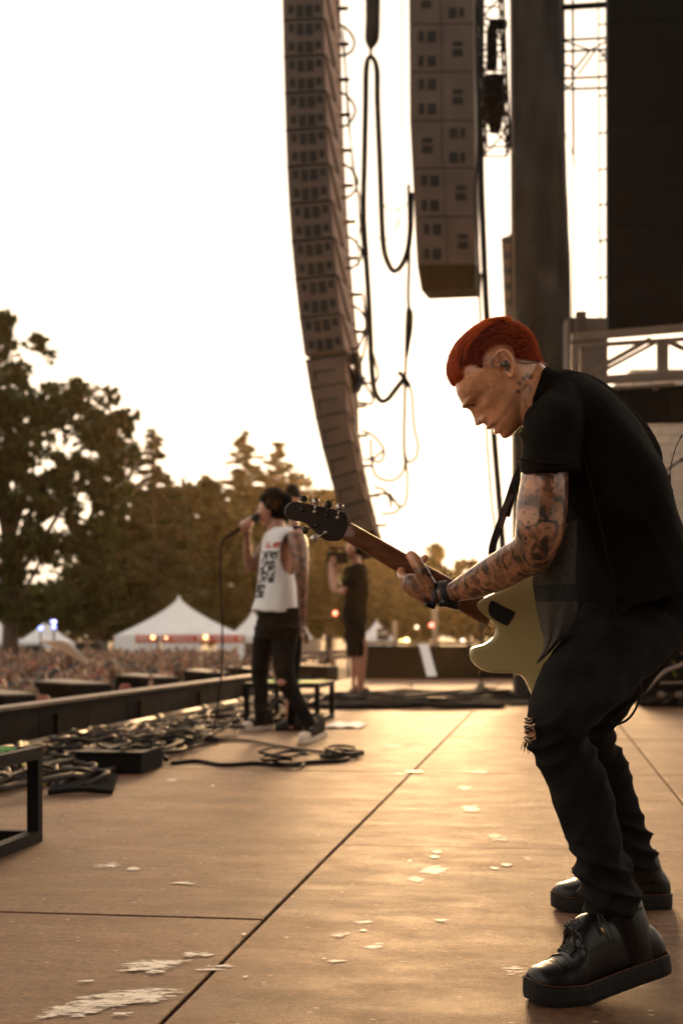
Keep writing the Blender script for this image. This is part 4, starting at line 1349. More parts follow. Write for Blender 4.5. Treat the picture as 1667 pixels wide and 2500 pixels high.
lamp(1017, 1531, 72, .09, (1, .75, .5), 5, 'faint warm lamp left of the right red lamp', True)
lamp(992, 1564, 60, .11, (1, .8, .35), 14, 'bright yellow lamp on the far low wall, right one')
lamp(978, 1565, 60, .08, (1, .75, .3), 5, 'dim yellow lamp on the far low wall, left one')
lamp(1128, 1563, 40, .05, (1, .9, .75), 3, 'small white lamp on the far rail near the thin mic stand')

# bar tents at the left
t1_, a1, b1 = peak_tent('white peaked bar tent with black lettered band at the left', P(40, 1555, 55) * V(1, 1, 0), math.radians(4), 2.0, 2.10, 3.05)
wallpanel(-.9, 1.02, a1, 1.62, 2.0, np.cross(a1, V(0, 0, 1)) * .06, M['dark_banner'], 'banner', t1_, P(40, 1555, 55) * V(1, 1, 0))
text_mesh('EST SPIRITS', .2, M['white_print'], 'lettering', t1_, P(28, 1575, 54.9), a1, V(0, 0, 1), width=1.15, depth=.004)
wallpanel(-.9, 2.6, a1, 0, 1.6, -np.cross(a1, V(0, 0, 1)) * 1.4, mat('bar_back', (.07, .035, .02), .8, .4, 1), 'bar_back', t1_, P(40, 1555, 55) * V(1, 1, 0))
t2_, a2, b2 = peak_tent('white peaked tent cut off by the left picture edge', P(-75, 1555, 55) * V(1, 1, 0), math.radians(0), 1.75, 2.12, 3.1)
t3_, a3, b3 = peak_tent('white peaked tent behind the singer\'s back', P(556, 1555, 66) * V(1, 1, 0), math.radians(5), 2.4, 2.32, 3.65)
wallpanel(0.05, 2.3, a3, 0, 2.05, -np.cross(a3, V(0, 0, 1)) * .04, mat('tent_shadow', (.09, .06, .045), .8, .2, 2), 'side_wall', t3_, P(556, 1555, 66) * V(1, 1, 0))  # dark panel colour stands in for the shade inside the tent
t4_, a4, b4 = peak_tent('white peaked tent right of the camera operator', P(888, 1555, 72) * V(1, 1, 0), math.radians(8), 1.55, 2.25, 3.25)
wallpanel(0.0, 1.1, a4, 0, 2.1, np.cross(a4, V(0, 0, 1)) * .04, M['tent_wall'], 'side_wall', t4_, P(888, 1555, 72) * V(1, 1, 0))
wallpanel(1.15, 1.55, a4, 0, 2.1, np.cross(a4, V(0, 0, 1)) * .04, M['tent_wall'], 'side_wall', t4_, P(888, 1555, 72) * V(1, 1, 0))
t5_, a5, b5 = peak_tent('small white tent peak between the singer and the camera operator', P(735, 1555, 80) * V(1, 1, 0), math.radians(3), .7, 2.2, 2.75)
sg = empty('sign_board', P(934, 1565, 60)); tag(sg, 'small dark sign board beside the white tent right of the camera operator', 'sign')
q = MB(); q.prism([P(920, 1534, 60), P(950, 1534, 60), P(950, 1564, 60), P(920, 1564, 60)], V(0, .05, 0)); q.build('board', mat('sign_dark', (.035, .02, .016), .7, .2, 3), sg)
text_mesh('VIP', .24, M['white_print'], 'lettering', sg, P(935, 1546, 59.97), V(1, 0, 0), V(0, 0, 1), width=.36, depth=.004)
q = MB(); q.tube([P(935, 1564, 60.02), P(935, 1555, 60) * V(1, 1, 0) + V(0, 0, GZ)], .04, 6); q.build('post', M['black_metal'], sg)
# slanted tan awning
aw = empty('awning', P(160, 1600, 30)); tag(aw, 'slanted tan awning sheet sloping down over the left crowd', 'awning')
q = MB()
n_ = 10
vs = []
for i in range(n_ + 1):
    t = i / n_
    up = P(97 + (222 - 97) * t, 1563 + (1622 - 1563) * t ** 1.25, 30); lo = P(150 + (226 - 150) * t, 1563 + (1630 - 1563) * t ** 1.6, 29.2)
    vs += [up - V(0, 0, .0), lo]
q.add(vs, [(2 * i, 2 * i + 1, 2 * i + 3, 2 * i + 2) for i in range(n_)])
o = q.build('sheet', mat('tan_sheet', (.76, .64, .56), .7, .08, 2, trans=.4), aw, smooth=True)
o.modifiers.new('t', 'SOLIDIFY').thickness = .03
for x, y in ((100, 1566), (222, 1626)):
    q = MB(); p = P(x, y, 29.8); q.tube([p, V(p[0], p[1], GZ)], .03, 6); q.build('post', M['alu'], aw)
ds = empty('dark_canopy_stall', P(215, 1575, 58) * V(1, 1, 0) + V(0, 0, GZ)); tag(ds, 'dark canopy stall between the bar tent and the medical tent', 'stall')
q = MB(); q.prism([P(170, 1565, 58), P(245, 1568, 58), P(245, 1605, 58), P(170, 1605, 58)], V(0, 2, 0)); q.build('canopy', M['dark_banner'], ds)
q = MB(); q.prism([P(178, 1566, 57.9), P(232, 1567, 57.9), P(222, 1571, 57.9), P(184, 1571, 57.9)], V(0, .2, .02)); q.build('roof_edge', mat('stall_edge', (.25, .15, .1), .7, .2, 3), ds)
for k in range(4):
    q = MB(); p = P((172, 243, 172, 243)[k], 1600, 58.2 + (k // 2) * 1.6); q.tube([p, V(p[0], p[1], GZ)], .03, 6); q.build('post', M['black_metal'], ds)
pl = empty('utility_pole', P(1060, 1555, 80) * V(1, 1, 0) + V(0, 0, GZ)); tag(pl, 'faint tan pole standing in the haze below the forearm', 'pole')
q = MB(); q.tube([P(1060, 1480, 80), P(1060, 1555, 80) * V(1, 1, 0) + V(0, 0, GZ)], .17, 8); q.build('shaft', mat('pole_tan', (.3, .22, .15), .8, .2, 2), pl, smooth=True)
pl = empty('utility_pole', P(960, 1555, 66) * V(1, 1, 0) + V(0, 0, GZ)); tag(pl, 'pale post beside the dark sign board', 'pole')
q = MB(); q.tube([P(963, 1515, 66), P(963, 1555, 66) * V(1, 1, 0) + V(0, 0, GZ)], .10, 8); q.build('shaft', bpy.data.materials['pole_tan'], pl, smooth=True)

# ------------------------------------------------------------------ front speakers on the ground
FG = 'front speakers lined up below the stage edge'
def front_box(xl, xm, xr, ytop, Y, label):
    """box seen from behind: left/mid/right px of the top edge"""
    t = empty('front_speaker', P(xm, 1700, Y) * V(1, 1, 0) + V(0, 0, GZ)); tag(t, label, 'speaker', FG)
    w = (xm - xl) / FPX * Y; d = .75
    A = P(xl, ytop, Y)
    zt = A[2]
    c = [V(A[0], Y, GZ), V(A[0] + w, Y + .05, GZ), V(A[0] + w + (xr - xm) / FPX * Y + d * .1, Y + d, GZ), V(A[0] + (xr - xm) / FPX * Y * .6, Y + d, GZ)]
    h = zt - GZ
    q = MB()
    vs = c + [c[0] + V(0, 0, h), c[1] + V(0, 0, h - .03), c[2] + V(0, 0, h - .05), c[3] + V(0, 0, h)]
    q.add(vs, [(3, 2, 1, 0), (0, 1, 5, 4), (1, 2, 6, 5), (2, 3, 7, 6), (3, 0, 4, 7)])
    q.build('cabinet', M['black_box'], t)
    q = MB()
    up = V(0, 0, .004)
    q.prism([vs[4] + up, vs[5] + up, vs[6] + up, vs[7] + up], V(0, 0, .02)); q.build('top_panel', mat('pale_top', (.11, .085, .065), .5, .3, 5) if 'pale_top' not in bpy.data.materials else bpy.data.materials['pale_top'], t)  # top panel paler than the black cabinet
    q = MB(); m_ = (c[0] + c[1]) / 2 + V(0, -.01, h - .22); q.box(m_, (.09, 0, 0), (0, .012, 0), (0, 0, .05)); q.build('handle', M['slot_dark'], t)
front_box(-70, 5, 32, 1694, 14.2, 'black front speaker cut off by the left picture edge')
front_box(86, 175, 232, 1667, 16.0, 'second black front speaker from the left picture edge')
front_box(284, 360, 406, 1651, 19.0, 'third black front speaker from the left, in front of the medical tent')
front_box(449, 500, 540, 1639, 22.5, 'fourth black front speaker, just left of the singer\'s legs')
front_box(553, 600, 625, 1630, 25.5, 'fifth black front speaker, half hidden by the singer\'s legs')
front_box(690, 800, 815, 1624, 24.5, 'wide black front speaker right of the singer\'s legs')
q = MB(); q.prism([P(700, 1560, 40), P(775, 1560, 40), P(775, 1600, 40), P(700, 1600, 40)], V(.1, 1, 0)); o = q.build('plywood_booth', mat('booth_tan', (.33, .24, .17), .7, .15, 1)); tag(o, 'tan plywood booth top behind the front speaker right of the singer', 'booth')
tb2 = empty('crowd_barrier', P(700, 1600, 34)); tag(tb2, 'dark crowd barrier rail right of the singer', 'barrier')
for k, y in enumerate((1598, 1610)):
    q = MB(); q.tube([P(660, y, 34), P(880, y - 8, 36)], .05, 6); q.build('rail', M['array_paint'], tb2)
for x in (670, 730, 790, 850):
    q = MB(); p = P(x, 1600, 35); q.tube([p, V(p[0], p[1], GZ)], .03, 6); q.build('post', M['array_paint'], tb2)

# ------------------------------------------------------------------ crowd
def rand_mat(name, cols, rough=.8):
    m = bpy.data.materials.new(name); m.use_nodes = True
    nt = m.node_tree; b = nt.nodes['Principled BSDF']; b.inputs['Roughness'].default_value = rough
    oi = nt.nodes.new('ShaderNodeObjectInfo'); r = nt.nodes.new('ShaderNodeValToRGB'); r.color_ramp.interpolation = 'CONSTANT'
    el = r.color_ramp.elements
    while len(el) < len(cols): el.new(1.0)
    for i, c in enumerate(cols):
        el[i].position = i / len(cols); el[i].color = (*c, 1)
    nt.links.new(oi.outputs['Random'], r.inputs['Fac'])
    nz = nt.nodes.new('ShaderNodeTexNoise'); nz.inputs['Scale'].default_value = 6
    mx = nt.nodes.new('ShaderNodeMix'); mx.data_type = 'RGBA'; mx.blend_type = 'MULTIPLY'; mx.inputs[0].default_value = .4
    nt.links.new(r.outputs[0], mx.inputs[6]); nt.links.new(nz.outputs['Color'], mx.inputs[7])
    nt.links.new(mx.outputs[2], b.inputs['Base Color'])
    return m
M['c_shirt'] = rand_mat('crowd_shirt', [(.012, .012, .012), (.02, .018, .02), (.2, .03, .02), (.42, .4, .38), (.03, .03, .05), (.012, .012, .012), (.015, .014, .014), (.12, .24, .27), (.02, .02, .022), (.28, .2, .16), (.09, .02, .03), (.02, .018, .016)])
M['c_skin'] = rand_mat('crowd_skin', [(.28, .135, .08), (.31, .16, .1), (.21, .1, .055), (.35, .19, .12), (.15, .07, .04), (.3, .155, .09)], .55)
M['c_hair'] = rand_mat('crowd_hair', [(.02, .013, .01), (.06, .03, .018), (.1, .055, .03), (.02, .015, .012), (.2, .11, .05), (.03, .02, .015), (.25, .04, .02)], .6)
M['c_pants'] = mat('crowd_pants', (.04, .04, .05), .8, .3, 4)
def crowd_mesh(var):
    r = random.Random(var)
    q = MB()
    h = 1.72
    # legs, torso, head as overlapping lofts, arms by pose
    for s in (-1, 1):
        q.loft([(V(s * .1, 0, 0), V(.05, 0, 0), V(0, .09, 0)), (V(s * .1, 0, .45), V(.06, 0, 0), V(0, .065, 0)), (V(s * .09, 0, .88), V(.085, 0, 0), V(0, .09, 0))], 7, 1, mat=3)
    q.loft([(V(0, 0, .82), V(.16, 0, 0), V(0, .1, 0)), (V(0, 0, 1.05), V(.15, 0, 0), V(0, .1, 0)), (V(0, 0, 1.3), V(.19, 0, 0), V(0, .11, 0)), (V(0, 0, 1.42), V(.17, 0, 0), V(0, .08, 0)), (V(0, 0, 1.47), V(.06, 0, 0), V(0, .055, 0))], 10, 1, mat=0)
    q.loft([(V(0, 0, 1.44), V(.05, 0, 0), V(0, .05, 0)), (V(0, -.01, 1.53), V(.052, 0, 0), V(0, .055, 0)), (V(0, -.012, 1.56), V(.065, 0, 0), V(0, .085, 0)), (V(0, -.005, 1.64), V(.075, 0, 0), V(0, .095, 0)), (V(0, 0, 1.70), V(.06, 0, 0), V(0, .08, 0)), (V(0, 0, 1.73), V(.02, 0, 0), V(0, .03, 0))], 10, 1, mat=1)
    q.ell(V(0, -.115, 1.6), (.012, 0, 0), (0, .018, 0), (0, 0, .02), 6, 4, mat=1)
    # hair: cap, sometimes long
    q.loft([(V(0, .03, 1.60 if var % 3 else 1.38), V(.075, 0, 0), V(0, .075, 0)), (V(0, .025, 1.64), V(.085, 0, 0), V(0, .085, 0)), (V(0, .01, 1.70), V(.078, 0, 0), V(0, .095, 0)), (V(0, .005, 1.75), V(.04, 0, 0), V(0, .05, 0))], 10, 1, mat=2)
    for s in (-1, 1):
        up = (var + (s > 0)) % 4 == 0
        sh = V(s * .2, 0, 1.38)
        if up:
            el_ = sh + V(s * .12, -.12, .12); ha = el_ + V(-s * .03, -.05, .28)
        elif var % 2:
            el_ = sh + V(s * .06, .02, -.28); ha = el_ + V(-s * .1, -.2, .06)
        else:
            el_ = sh + V(s * .05, .02, -.3); ha = el_ + V(0, -.06, -.25)
        q.tube([sh, (sh + el_) / 2], [.055, .05], 7, mat=0)
        q.tube([(sh + el_) / 2, el_, ha], [.042, .038, .027], 7, mat=1)
        q.ell(ha + nrm(ha - el_) * .06, (.035, 0, 0), (0, .025, 0), (0, 0, .06), 6, 5, mat=1)
    return q.mesh('crowd_person', [M['c_shirt'], M['c_skin'], M['c_hair'], M['c_pants']], True)
cms = [crowd_mesh(i) for i in range(8)]
spots = []
for D_ in np.arange(14.5, 56, 0.72):
    for X_ in np.arange(-.30 * D_, 0.02 * D_, 0.58):
        x = X_ + random.uniform(-.2, .2); y = D_ + random.uniform(-.25, .25)
        u, v = uv_of(V(x, y, 0))
        px = 833.5 + x / y * FPX
        if v > -5.0 or px < -25 or px > 880 or (y > 40 and px > 560): continue
        if 660 < px and y > 34: continue
        if random.random() < .12: continue
        # behind a front speaker: those boxes stand there
        spots.append((y, x))
spots.sort()
def place(i, x, y):
    o = bpy.data.objects.new('person', cms[i % 8]); COL.objects.link(o)
    s = random.uniform(.86, 1.1)
    o.location = (x, y, GZ); o.scale = (s, s, s)
    # most look at the stage (towards +X and the singer), some turn away
    tx, ty = -.5 + random.uniform(-2, 2), 10 + random.uniform(-3, 6)
    o.rotation_euler = (0, 0, math.atan2(ty - y, tx - x) + math.pi / 2 + random.uniform(-.5, .5))
    return o
for i, (y, x) in enumerate(spots[:300]):
    o = place(random.randrange(8), x, y)
    tag(o, 'festival-goer standing in the packed crowd left of the stage', 'person', 'festival crowd in front of the stage')
rest = spots[300:1100]
if rest:
    cos_, polys, mi, off = [], [], [], 0
    base_co = [get_co(m_) for m_ in cms]
    base_f = [[list(p.vertices) for p in m_.polygons] for m_ in cms]
    base_m = [[p.material_index for p in m_.polygons] for m_ in cms]
    pal = []
    for y, x in rest:
        k = random.randrange(8); s = random.uniform(.92, 1.08); a = math.atan2(10 - y, -x) + math.pi / 2 + random.uniform(-.5, .5)
        c = base_co[k] * s
        ca, sa = math.cos(a), math.sin(a)
        c = np.stack([c[:, 0] * ca - c[:, 1] * sa + x, c[:, 0] * sa + c[:, 1] * ca + y, c[:, 2] + GZ], 1)
        cos_.append(c); polys += [[v + off for v in f] for f in base_f[k]]; mi += base_m[k]; off += len(c)
    me = bpy.data.meshes.new('far_crowd'); me.from_pydata(np.concatenate(cos_).tolist(), [], polys)
    isl = {}
    for m_ in (mat('far_shirt', (.03, .028, .03), .8, .3, .9, col2=(.3, .22, .2)), mat('far_skin', (.4, .22, .14), .6, .2, 1.5), mat('far_hair', (.02, .014, .01), .7, .3, .8, col2=(.12, .06, .03)), M['c_pants']): me.materials.append(m_)
    me.polygons.foreach_set('material_index', mi); me.polygons.foreach_set('use_smooth', [True] * len(polys)); me.update()
    tag(obj('far_crowd', me), 'dense far crowd reading as one mass towards the tents', 'crowd', kind='stuff')
print('crowd spots', len(spots))
# ------------------------------------------------------------------ warm evening haze
q = MB(); q.abox(-110, 110, -12, 200, GZ - 1.0, 32.0)
hz = q.build('haze', [])
hm = bpy.data.materials.new('haze_air'); hm.use_nodes = True
hm.node_tree.nodes.remove(hm.node_tree.nodes['Principled BSDF'])
pv = hm.node_tree.nodes.new('ShaderNodeVolumePrincipled')
pv.inputs['Color'].default_value = (1.0, 0.74, 0.42, 1)
pv.inputs['Density'].default_value = 0.00017
pv.inputs['Anisotropy'].default_value = 0.85
hm.node_tree.links.new(pv.outputs[0], hm.node_tree.nodes['Material Output'].inputs['Volume'])
hz.data.materials.append(hm)
tag(hz, 'warm evening haze over the field', 'haze', kind='stuff')
# ------------------------------------------------------------------ people: shared helpers
def S(xl, yl, xr, yr, Y, dep, dy=0.0):
    """limb or cloth section: two outline pixels at depth Y, half thickness dep in depth (dy shears the depth across)"""
    a = P(xl, yl, Y - dy); b = P(xr, yr, Y + dy)
    return ((a + b) / 2, (b - a) / 2, V(0, dep, 0))

def skin_mat(name, base, ink=False, ink_amt=1.0, rough=.48):
    m = bpy.data.materials.new(name); m.use_nodes = True
    nt = m.node_tree; L = nt.links; b = nt.nodes['Principled BSDF']
    b.inputs['Roughness'].default_value = rough
    b.inputs['Coat Weight'].default_value = .75; b.inputs['Coat Roughness'].default_value = .17
    b.inputs['Subsurface Weight'].default_value = 0.08
    b.inputs['Subsurface Radius'].default_value = (.01, .004, .002)
    tc = nt.nodes.new('ShaderNodeTexCoord')
    def noise(sc, det=5, dist=0.0):
        n = nt.nodes.new('ShaderNodeTexNoise'); n.inputs['Scale'].default_value = sc; n.inputs['Detail'].default_value = det
        n.inputs['Distortion'].default_value = dist
        L.new(tc.outputs['Object'], n.inputs['Vector']); return n
    def ramp(f, stops):
        r = nt.nodes.new('ShaderNodeValToRGB'); el = r.color_ramp.elements
        while len(el) < len(stops): el.new(1.0)
        for i, (p, c) in enumerate(stops):
            el[i].position = p; el[i].color = (*c, 1)
        L.new(f, r.inputs['Fac']); return r.outputs[0]
    def mix(fac, a, c, mode='MIX'):
        x = nt.nodes.new('ShaderNodeMix'); x.data_type = 'RGBA'; x.blend_type = mode
        if isinstance(fac, float): x.inputs[0].default_value = fac
        else: L.new(fac, x.inputs[0])
        for k, v in ((6, a), (7, c)):
            if isinstance(v, tuple): x.inputs[k].default_value = (*v, 1)
            else: L.new(v, x.inputs[k])
        return x.outputs[2]
    bs = np.array(base)
    c = ramp(noise(22).outputs['Fac'], [(.3, tuple(bs * .8)), (.7, tuple(np.minimum(bs * 1.15, 1)))])
    sp = ramp(noise(260, 3).outputs['Fac'], [(.4, (.86, .82, .8)), (.6, (1.06, 1.05, 1.05))])
    c = mix(.7, c, sp, 'MULTIPLY')
    mo = ramp(noise(75, 4).outputs['Fac'], [(.35, (.80, .68, .62)), (.65, (1.1, 1.06, 1.04))])
    c = mix(.6, c, mo, 'MULTIPLY')
    if ink:
        at = nt.nodes.new('ShaderNodeAttribute'); at.attribute_name = 'ink'
        # big flowing motifs, scroll lines and shading
        vo = nt.nodes.new('ShaderNodeTexVoronoi'); vo.inputs['Scale'].default_value = 17; vo.feature = 'SMOOTH_F1'
        ad = nt.nodes.new('ShaderNodeVectorMath'); ad.operation = 'ADD'
        sc_ = nt.nodes.new('ShaderNodeVectorMath'); sc_.operation = 'SCALE'; sc_.inputs['Scale'].default_value = .06
        L.new(noise(14, 4).outputs['Color'], sc_.inputs[0]); L.new(tc.outputs['Object'], ad.inputs[0]); L.new(sc_.outputs[0], ad.inputs[1])
        L.new(ad.outputs[0], vo.inputs['Vector'])
        shade = ramp(vo.outputs['Distance'], [(.12, (.75, .75, .75)), (.22, (.15, .15, .15)), (.36, (.55, .55, .55)), (.5, (1, 1, 1))])
        wv = nt.nodes.new('ShaderNodeTexWave'); wv.wave_type = 'RINGS'; wv.inputs['Scale'].default_value = 14; wv.inputs['Distortion'].default_value = 9; wv.inputs['Detail'].default_value = 3; wv.inputs['Detail Scale'].default_value = 2.2
        L.new(tc.outputs['Object'], wv.inputs['Vector'])
        lines = ramp(wv.outputs['Fac'], [(.35, (0, 0, 0)), (.52, (1, 1, 1))])
        big = ramp(noise(16, 3, 1.2).outputs['Fac'], [(.42, (.15, .15, .15)), (.58, (.95, .95, .95))])
        f = mix(.5, shade, lines, 'MIX'); f = mix(.6, f, big, 'MULTIPLY')
        mu = nt.nodes.new('ShaderNodeMath'); mu.operation = 'MULTIPLY'
        L.new(f, mu.inputs[0]); L.new(at.outputs['Fac'], mu.inputs[1])
        m2 = nt.nodes.new('ShaderNodeMath'); m2.operation = 'MULTIPLY'; m2.use_clamp = True; m2.inputs[1].default_value = 1.45 * ink_amt
        L.new(mu.outputs[0], m2.inputs[0])
        inkc = ramp(noise(11, 2).outputs['Fac'], [(.38, (.022, .020, .020)), (.5, (.05, .030, .022)), (.6, (.14, .045, .02)), (.7, (.035, .035, .03))])
        warm = mix(at.outputs['Fac'], c, mix(.45, c, (.30, .13, .06)))
        c = mix(m2.outputs[0], warm, inkc)
        # solid dark marks: ink outlines, brow, and shade painted into the face
        a2 = nt.nodes.new('ShaderNodeAttribute'); a2.attribute_name = 'solid'
        c = mix(a2.outputs['Fac'], c, (.035, .028, .025))
    L.new(c, b.inputs['Base Color'])
    bp = nt.nodes.new('ShaderNodeBump'); bp.inputs['Strength'].default_value = .3; bp.inputs['Distance'].default_value = .002
    L.new(noise(330, 3).outputs['Fac'], bp.inputs['Height']); L.new(bp.outputs[0], b.inputs['Normal'])
    return m

# ------------------------------------------------------------------ the guitarist
GT = empty('person', G(1450, 2420)); tag(GT, 'red-haired guitarist in black shirt and ripped black jeans, bent over his guitar', 'person')

# ---- head, in head units (0.2 mm), measured on the tilted profile: s forward, t up, w to his left (towards us)
HY = 3.2
HU = .2168 / FPX * HY
EAR = (740.0, 690.0)
def HP(s, t, w):
    """head units -> world"""
    cx = EAR[0] + s * -0.671 + t * -0.741
    cy = EAR[1] + s * 0.741 + t * -0.671
    p = P(1060 + cx * .2168, 760 + cy * .2168, HY)
    return p + V(0, -w * HU, 0)
tt_f = np.array([560, 545, 500, 440, 380, 300, 209, 120, 60, 20, -46, -110, -170, -237, -290, -318, -345, -365, -400, -432, -462, -521, -556, -575])
ss_f = np.array([-60, 60, 190, 300, 375, 440, 500, 533, 552, 552, 520, 512, 512, 530, 548, 556, 548, 528, 536, 540, 522, 520, 490, 430])
tt_b = np.array([560, 545, 500, 420, 264, 57, -98, -200, -300, -400, -500, -575])
ss_b = np.array([-90, -200, -310, -410, -490, -515, -470, -400, -300, -180, -20, 150])
_sh = lambda t: np.where(t > 150, 150 + (t - 150) * .915, t)
tt_f = _sh(tt_f); tt_b = _sh(tt_b); ss_b = np.where(tt_b > -250, ss_b + 18, ss_b)
tt_w = np.array([560, 545, 500, 420, 300, 150, 0, -100, -200, -300, -400, -480, -540, -575])
ww = np.array([30, 105, 185, 270, 340, 370, 355, 340, 315, 290, 250, 195, 130, 60])
tt_w = _sh(tt_w)
def hprof(t):
    return np.interp(t, tt_f[::-1], ss_f[::-1]), np.interp(t, tt_b[::-1], ss_b[::-1]), np.interp(t, tt_w[::-1], ww[::-1])
def bump(t, w, t0, w0, st, sw):
    return math.exp(-((t - t0) / st) ** 2 - ((abs(w) - w0) / sw) ** 2)
hb = MB()
nt_, nphi = 150, 168
rows = []
for i in range(nt_):
    t = 524 - (524 + 574) * i / (nt_ - 1)
    f, b_, w_ = hprof(t)
    c = (f + b_) / 2; a = (f - b_) / 2
    row = []
    for j in range(nphi):
        th = 2 * math.pi * j / nphi
        ex = 2.25
        cs = math.copysign(abs(math.cos(th)) ** (2 / ex), math.cos(th)); sn = math.copysign(abs(math.sin(th)) ** (2 / ex), math.sin(th))
        s = c + a * cs; w = w_ * sn
        # the face is narrower in front than the skull at the side
        if cs > 0 and t < 260:
            k = min(1, (260 - t) / 200)
            w *= 1 - .20 * k * cs ** 2
        front = max(0.0, cs) ** .7
        d = 0.0
        # nose: bridge to tip
        nz = np.interp(t, [-262, -240, -215, -195, -165, -120, -60, -10, 40], [0, 28, 96, 112, 96, 66, 34, 12, 0])
        sg = np.interp(t, [-250, -200, -120, -20], [74, 70, 46, 40])
        d += nz * math.exp(-(abs(w) / sg) ** 2.4) * front
        d += 34 * bump(t, w, -212, 72, 30, 30) * front           # nostril wing
        d -= 20 * bump(t, w, -238, 40, 12, 18) * front           # nostril
        d -= 62 * bump(t, w, -26, 150, 46, 78) * front           # eye socket
        d -= 24 * bump(t, w, -18, 70, 40, 34) * front
        d += 30 * bump(t, w, -42, 160, 26, 52) * front           # lowered lid
        d -= 10 * bump(t, w, -64, 165, 7, 60) * front            # lash line
        d += 30 * bump(t, w, 46, 130, 24, 100) * front           # brow
        d += 16 * bump(t, w, 46, 40, 26, 40) * front
        d += 26 * bump(t, w, -130, 215, 60, 70)                  # cheek bone
        d -= 18 * bump(t, w, -290, 230, 90, 70)
        d -= 14 * bump(t, w, -270, 110, 60, 14) * front          # fold beside the mouth
        d += 26 * bump(t, w, -318, 0, 20, 70) * front            # upper lip
        d -= 40 * bump(t, w, -364, 0, 13, 95) * front            # open mouth line
        d += 24 * bump(t, w, -410, 0, 20, 62) * front            # lower lip
        d -= 14 * bump(t, w, -458, 0, 18, 80) * front
        d += 10 * bump(t, w, -520, 0, 34, 70) * front
        row.append(HP(s + d, t, w))
    rows.append(row)
vs = np.array(rows).reshape(-1, 3)
fs = []
for i in range(nt_ - 1):
    for j in range(nphi):
        j2 = (j + 1) % nphi
        fs.append((i * nphi + j, (i + 1) * nphi + j, (i + 1) * nphi + j2, i * nphi + j2))
vs = np.concatenate([vs, [vs[:nphi].mean(0)], [vs[-nphi:].mean(0)]])
for j in range(nphi):
    j2 = (j + 1) % nphi
    fs.append((nt_ * nphi, j, j2)); fs.append((nt_ * nphi + 1, (nt_ - 1) * nphi + j2, (nt_ - 1) * nphi + j))
hb.add(vs, fs)
# ears: bowl plus rolled rim, drawn in profile crop coordinates
def EP(cx, cy, w):
    return P(1060 + cx * .2168, 760 + cy * .2168, HY) + V(0, -w * HU, 0)
for side in (1, -1):
    rim = [(690, 655), (665, 620), (655, 575), (680, 540), (725, 530), (770, 545), (805, 590), (830, 650), (842, 710), (835, 770), (820, 805), (800, 790), (790, 750)]
    wv_ = [362, 385, 408, 425, 438, 448, 452, 446, 434, 412, 388, 372, 360]
    q_pts = smooth_path([EP(x, y, side * w) for (x, y), w in zip(rim, wv_)], 4)
    hb.tube(q_pts, [.0042] * len(q_pts), 8)
    hb.loft([(EP(752, 665, side * 330), (EP(830, 660, side * 340) - EP(680, 665, side * 320)) / 2, (EP(800, 790, side * 345) - EP(720, 545, side * 345)) / 2),
             (EP(752, 665, side * 366), (EP(832, 660, side * 400) - EP(680, 660, side * 330)) / 2 * .96, (EP(800, 790, side * 368) - EP(722, 545, side * 380)) / 2 * .96)], 20, 2)
    hb.ell(EP(812, 785, side * 365), (.007, 0, 0), (0, .004, 0), (0, 0, .007), 10, 8)
    hb.ell(EP(700, 690, side * 360), (.005, 0, 0), (0, .005, 0), (0, 0, .007), 8, 6)
# neck and torso core
hb.loft([S(1225, 1010, 1296, 880, 3.2, .052), S(1250, 1032, 1318, 886, 3.2, .058), S(1272, 1040, 1336, 902, 3.2, .06), S(1300, 1060, 1372, 932, 3.21, .068), S(1330, 1110, 1440, 970, 3.22, .12), S(1360, 1180, 1540, 1060, 3.23, .16)], 26, 4)
hb.loft([S(1330, 1100, 1500, 990, 3.23, .16), S(1380, 1240, 1590, 1130, 3.24, .16), S(1430, 1350, 1610, 1280, 3.28, .13), S(1480, 1430, 1640, 1400, 3.3, .11), S(1500, 1510, 1640, 1490, 3.3, .09)], 24, 4)
# legs inside the jeans
hb.loft([S(1490, 1460, 1640, 1530, 3.27, .06), S(1400, 1610, 1540, 1650, 3.10, .06), S(1305, 1735, 1430, 1755, 2.945, .055), S(1283, 1790, 1420, 1790, 2.925, .055), S(1340, 1870, 1430, 1852, 2.92, .038), S(1412, 2040, 1482, 2018, 2.9, .03), S(1462, 2230, 1522, 2216, 2.87, .026)], 20, 4)
hb.loft([S(1510, 1460, 1650, 1530, 3.42, .08), S(1460, 1620, 1560, 1650, 3.56, .06), S(1405, 1750, 1475, 1770, 3.68, .042), S(1400, 1800, 1470, 1808, 3.70, .04), S(1440, 1890, 1510, 1885, 3.725, .04), S(1500, 2060, 1570, 2060, 3.765, .034), S(1515, 2120, 1580, 2120, 3.775, .032)], 18, 3)
# his left arm, the one nearest to us
ARM = [S(1295, 1000, 1395, 990, 3.09, .05), S(1276, 1100, 1388, 1100, 3.05, .055), S(1270, 1170, 1386, 1172, 3.03, .054), S(1259, 1235, 1383, 1250, 3.03, .053), S(1258, 1290, 1368, 1322, 3.03, .05), S(1253, 1316, 1334, 1388, 3.05, .046),
       S(1222, 1337, 1292, 1409, 3.09, .043), S(1180, 1365, 1236, 1437, 3.14, .038), S(1132, 1398, 1172, 1460, 3.2, .032), S(1095, 1424, 1122, 1468, 3.24, .026), S(1068, 1427, 1086, 1475, 3.262, .023), S(1052, 1424, 1058, 1478, 3.27, .022)]
hb.loft(ARM, 28, 5)
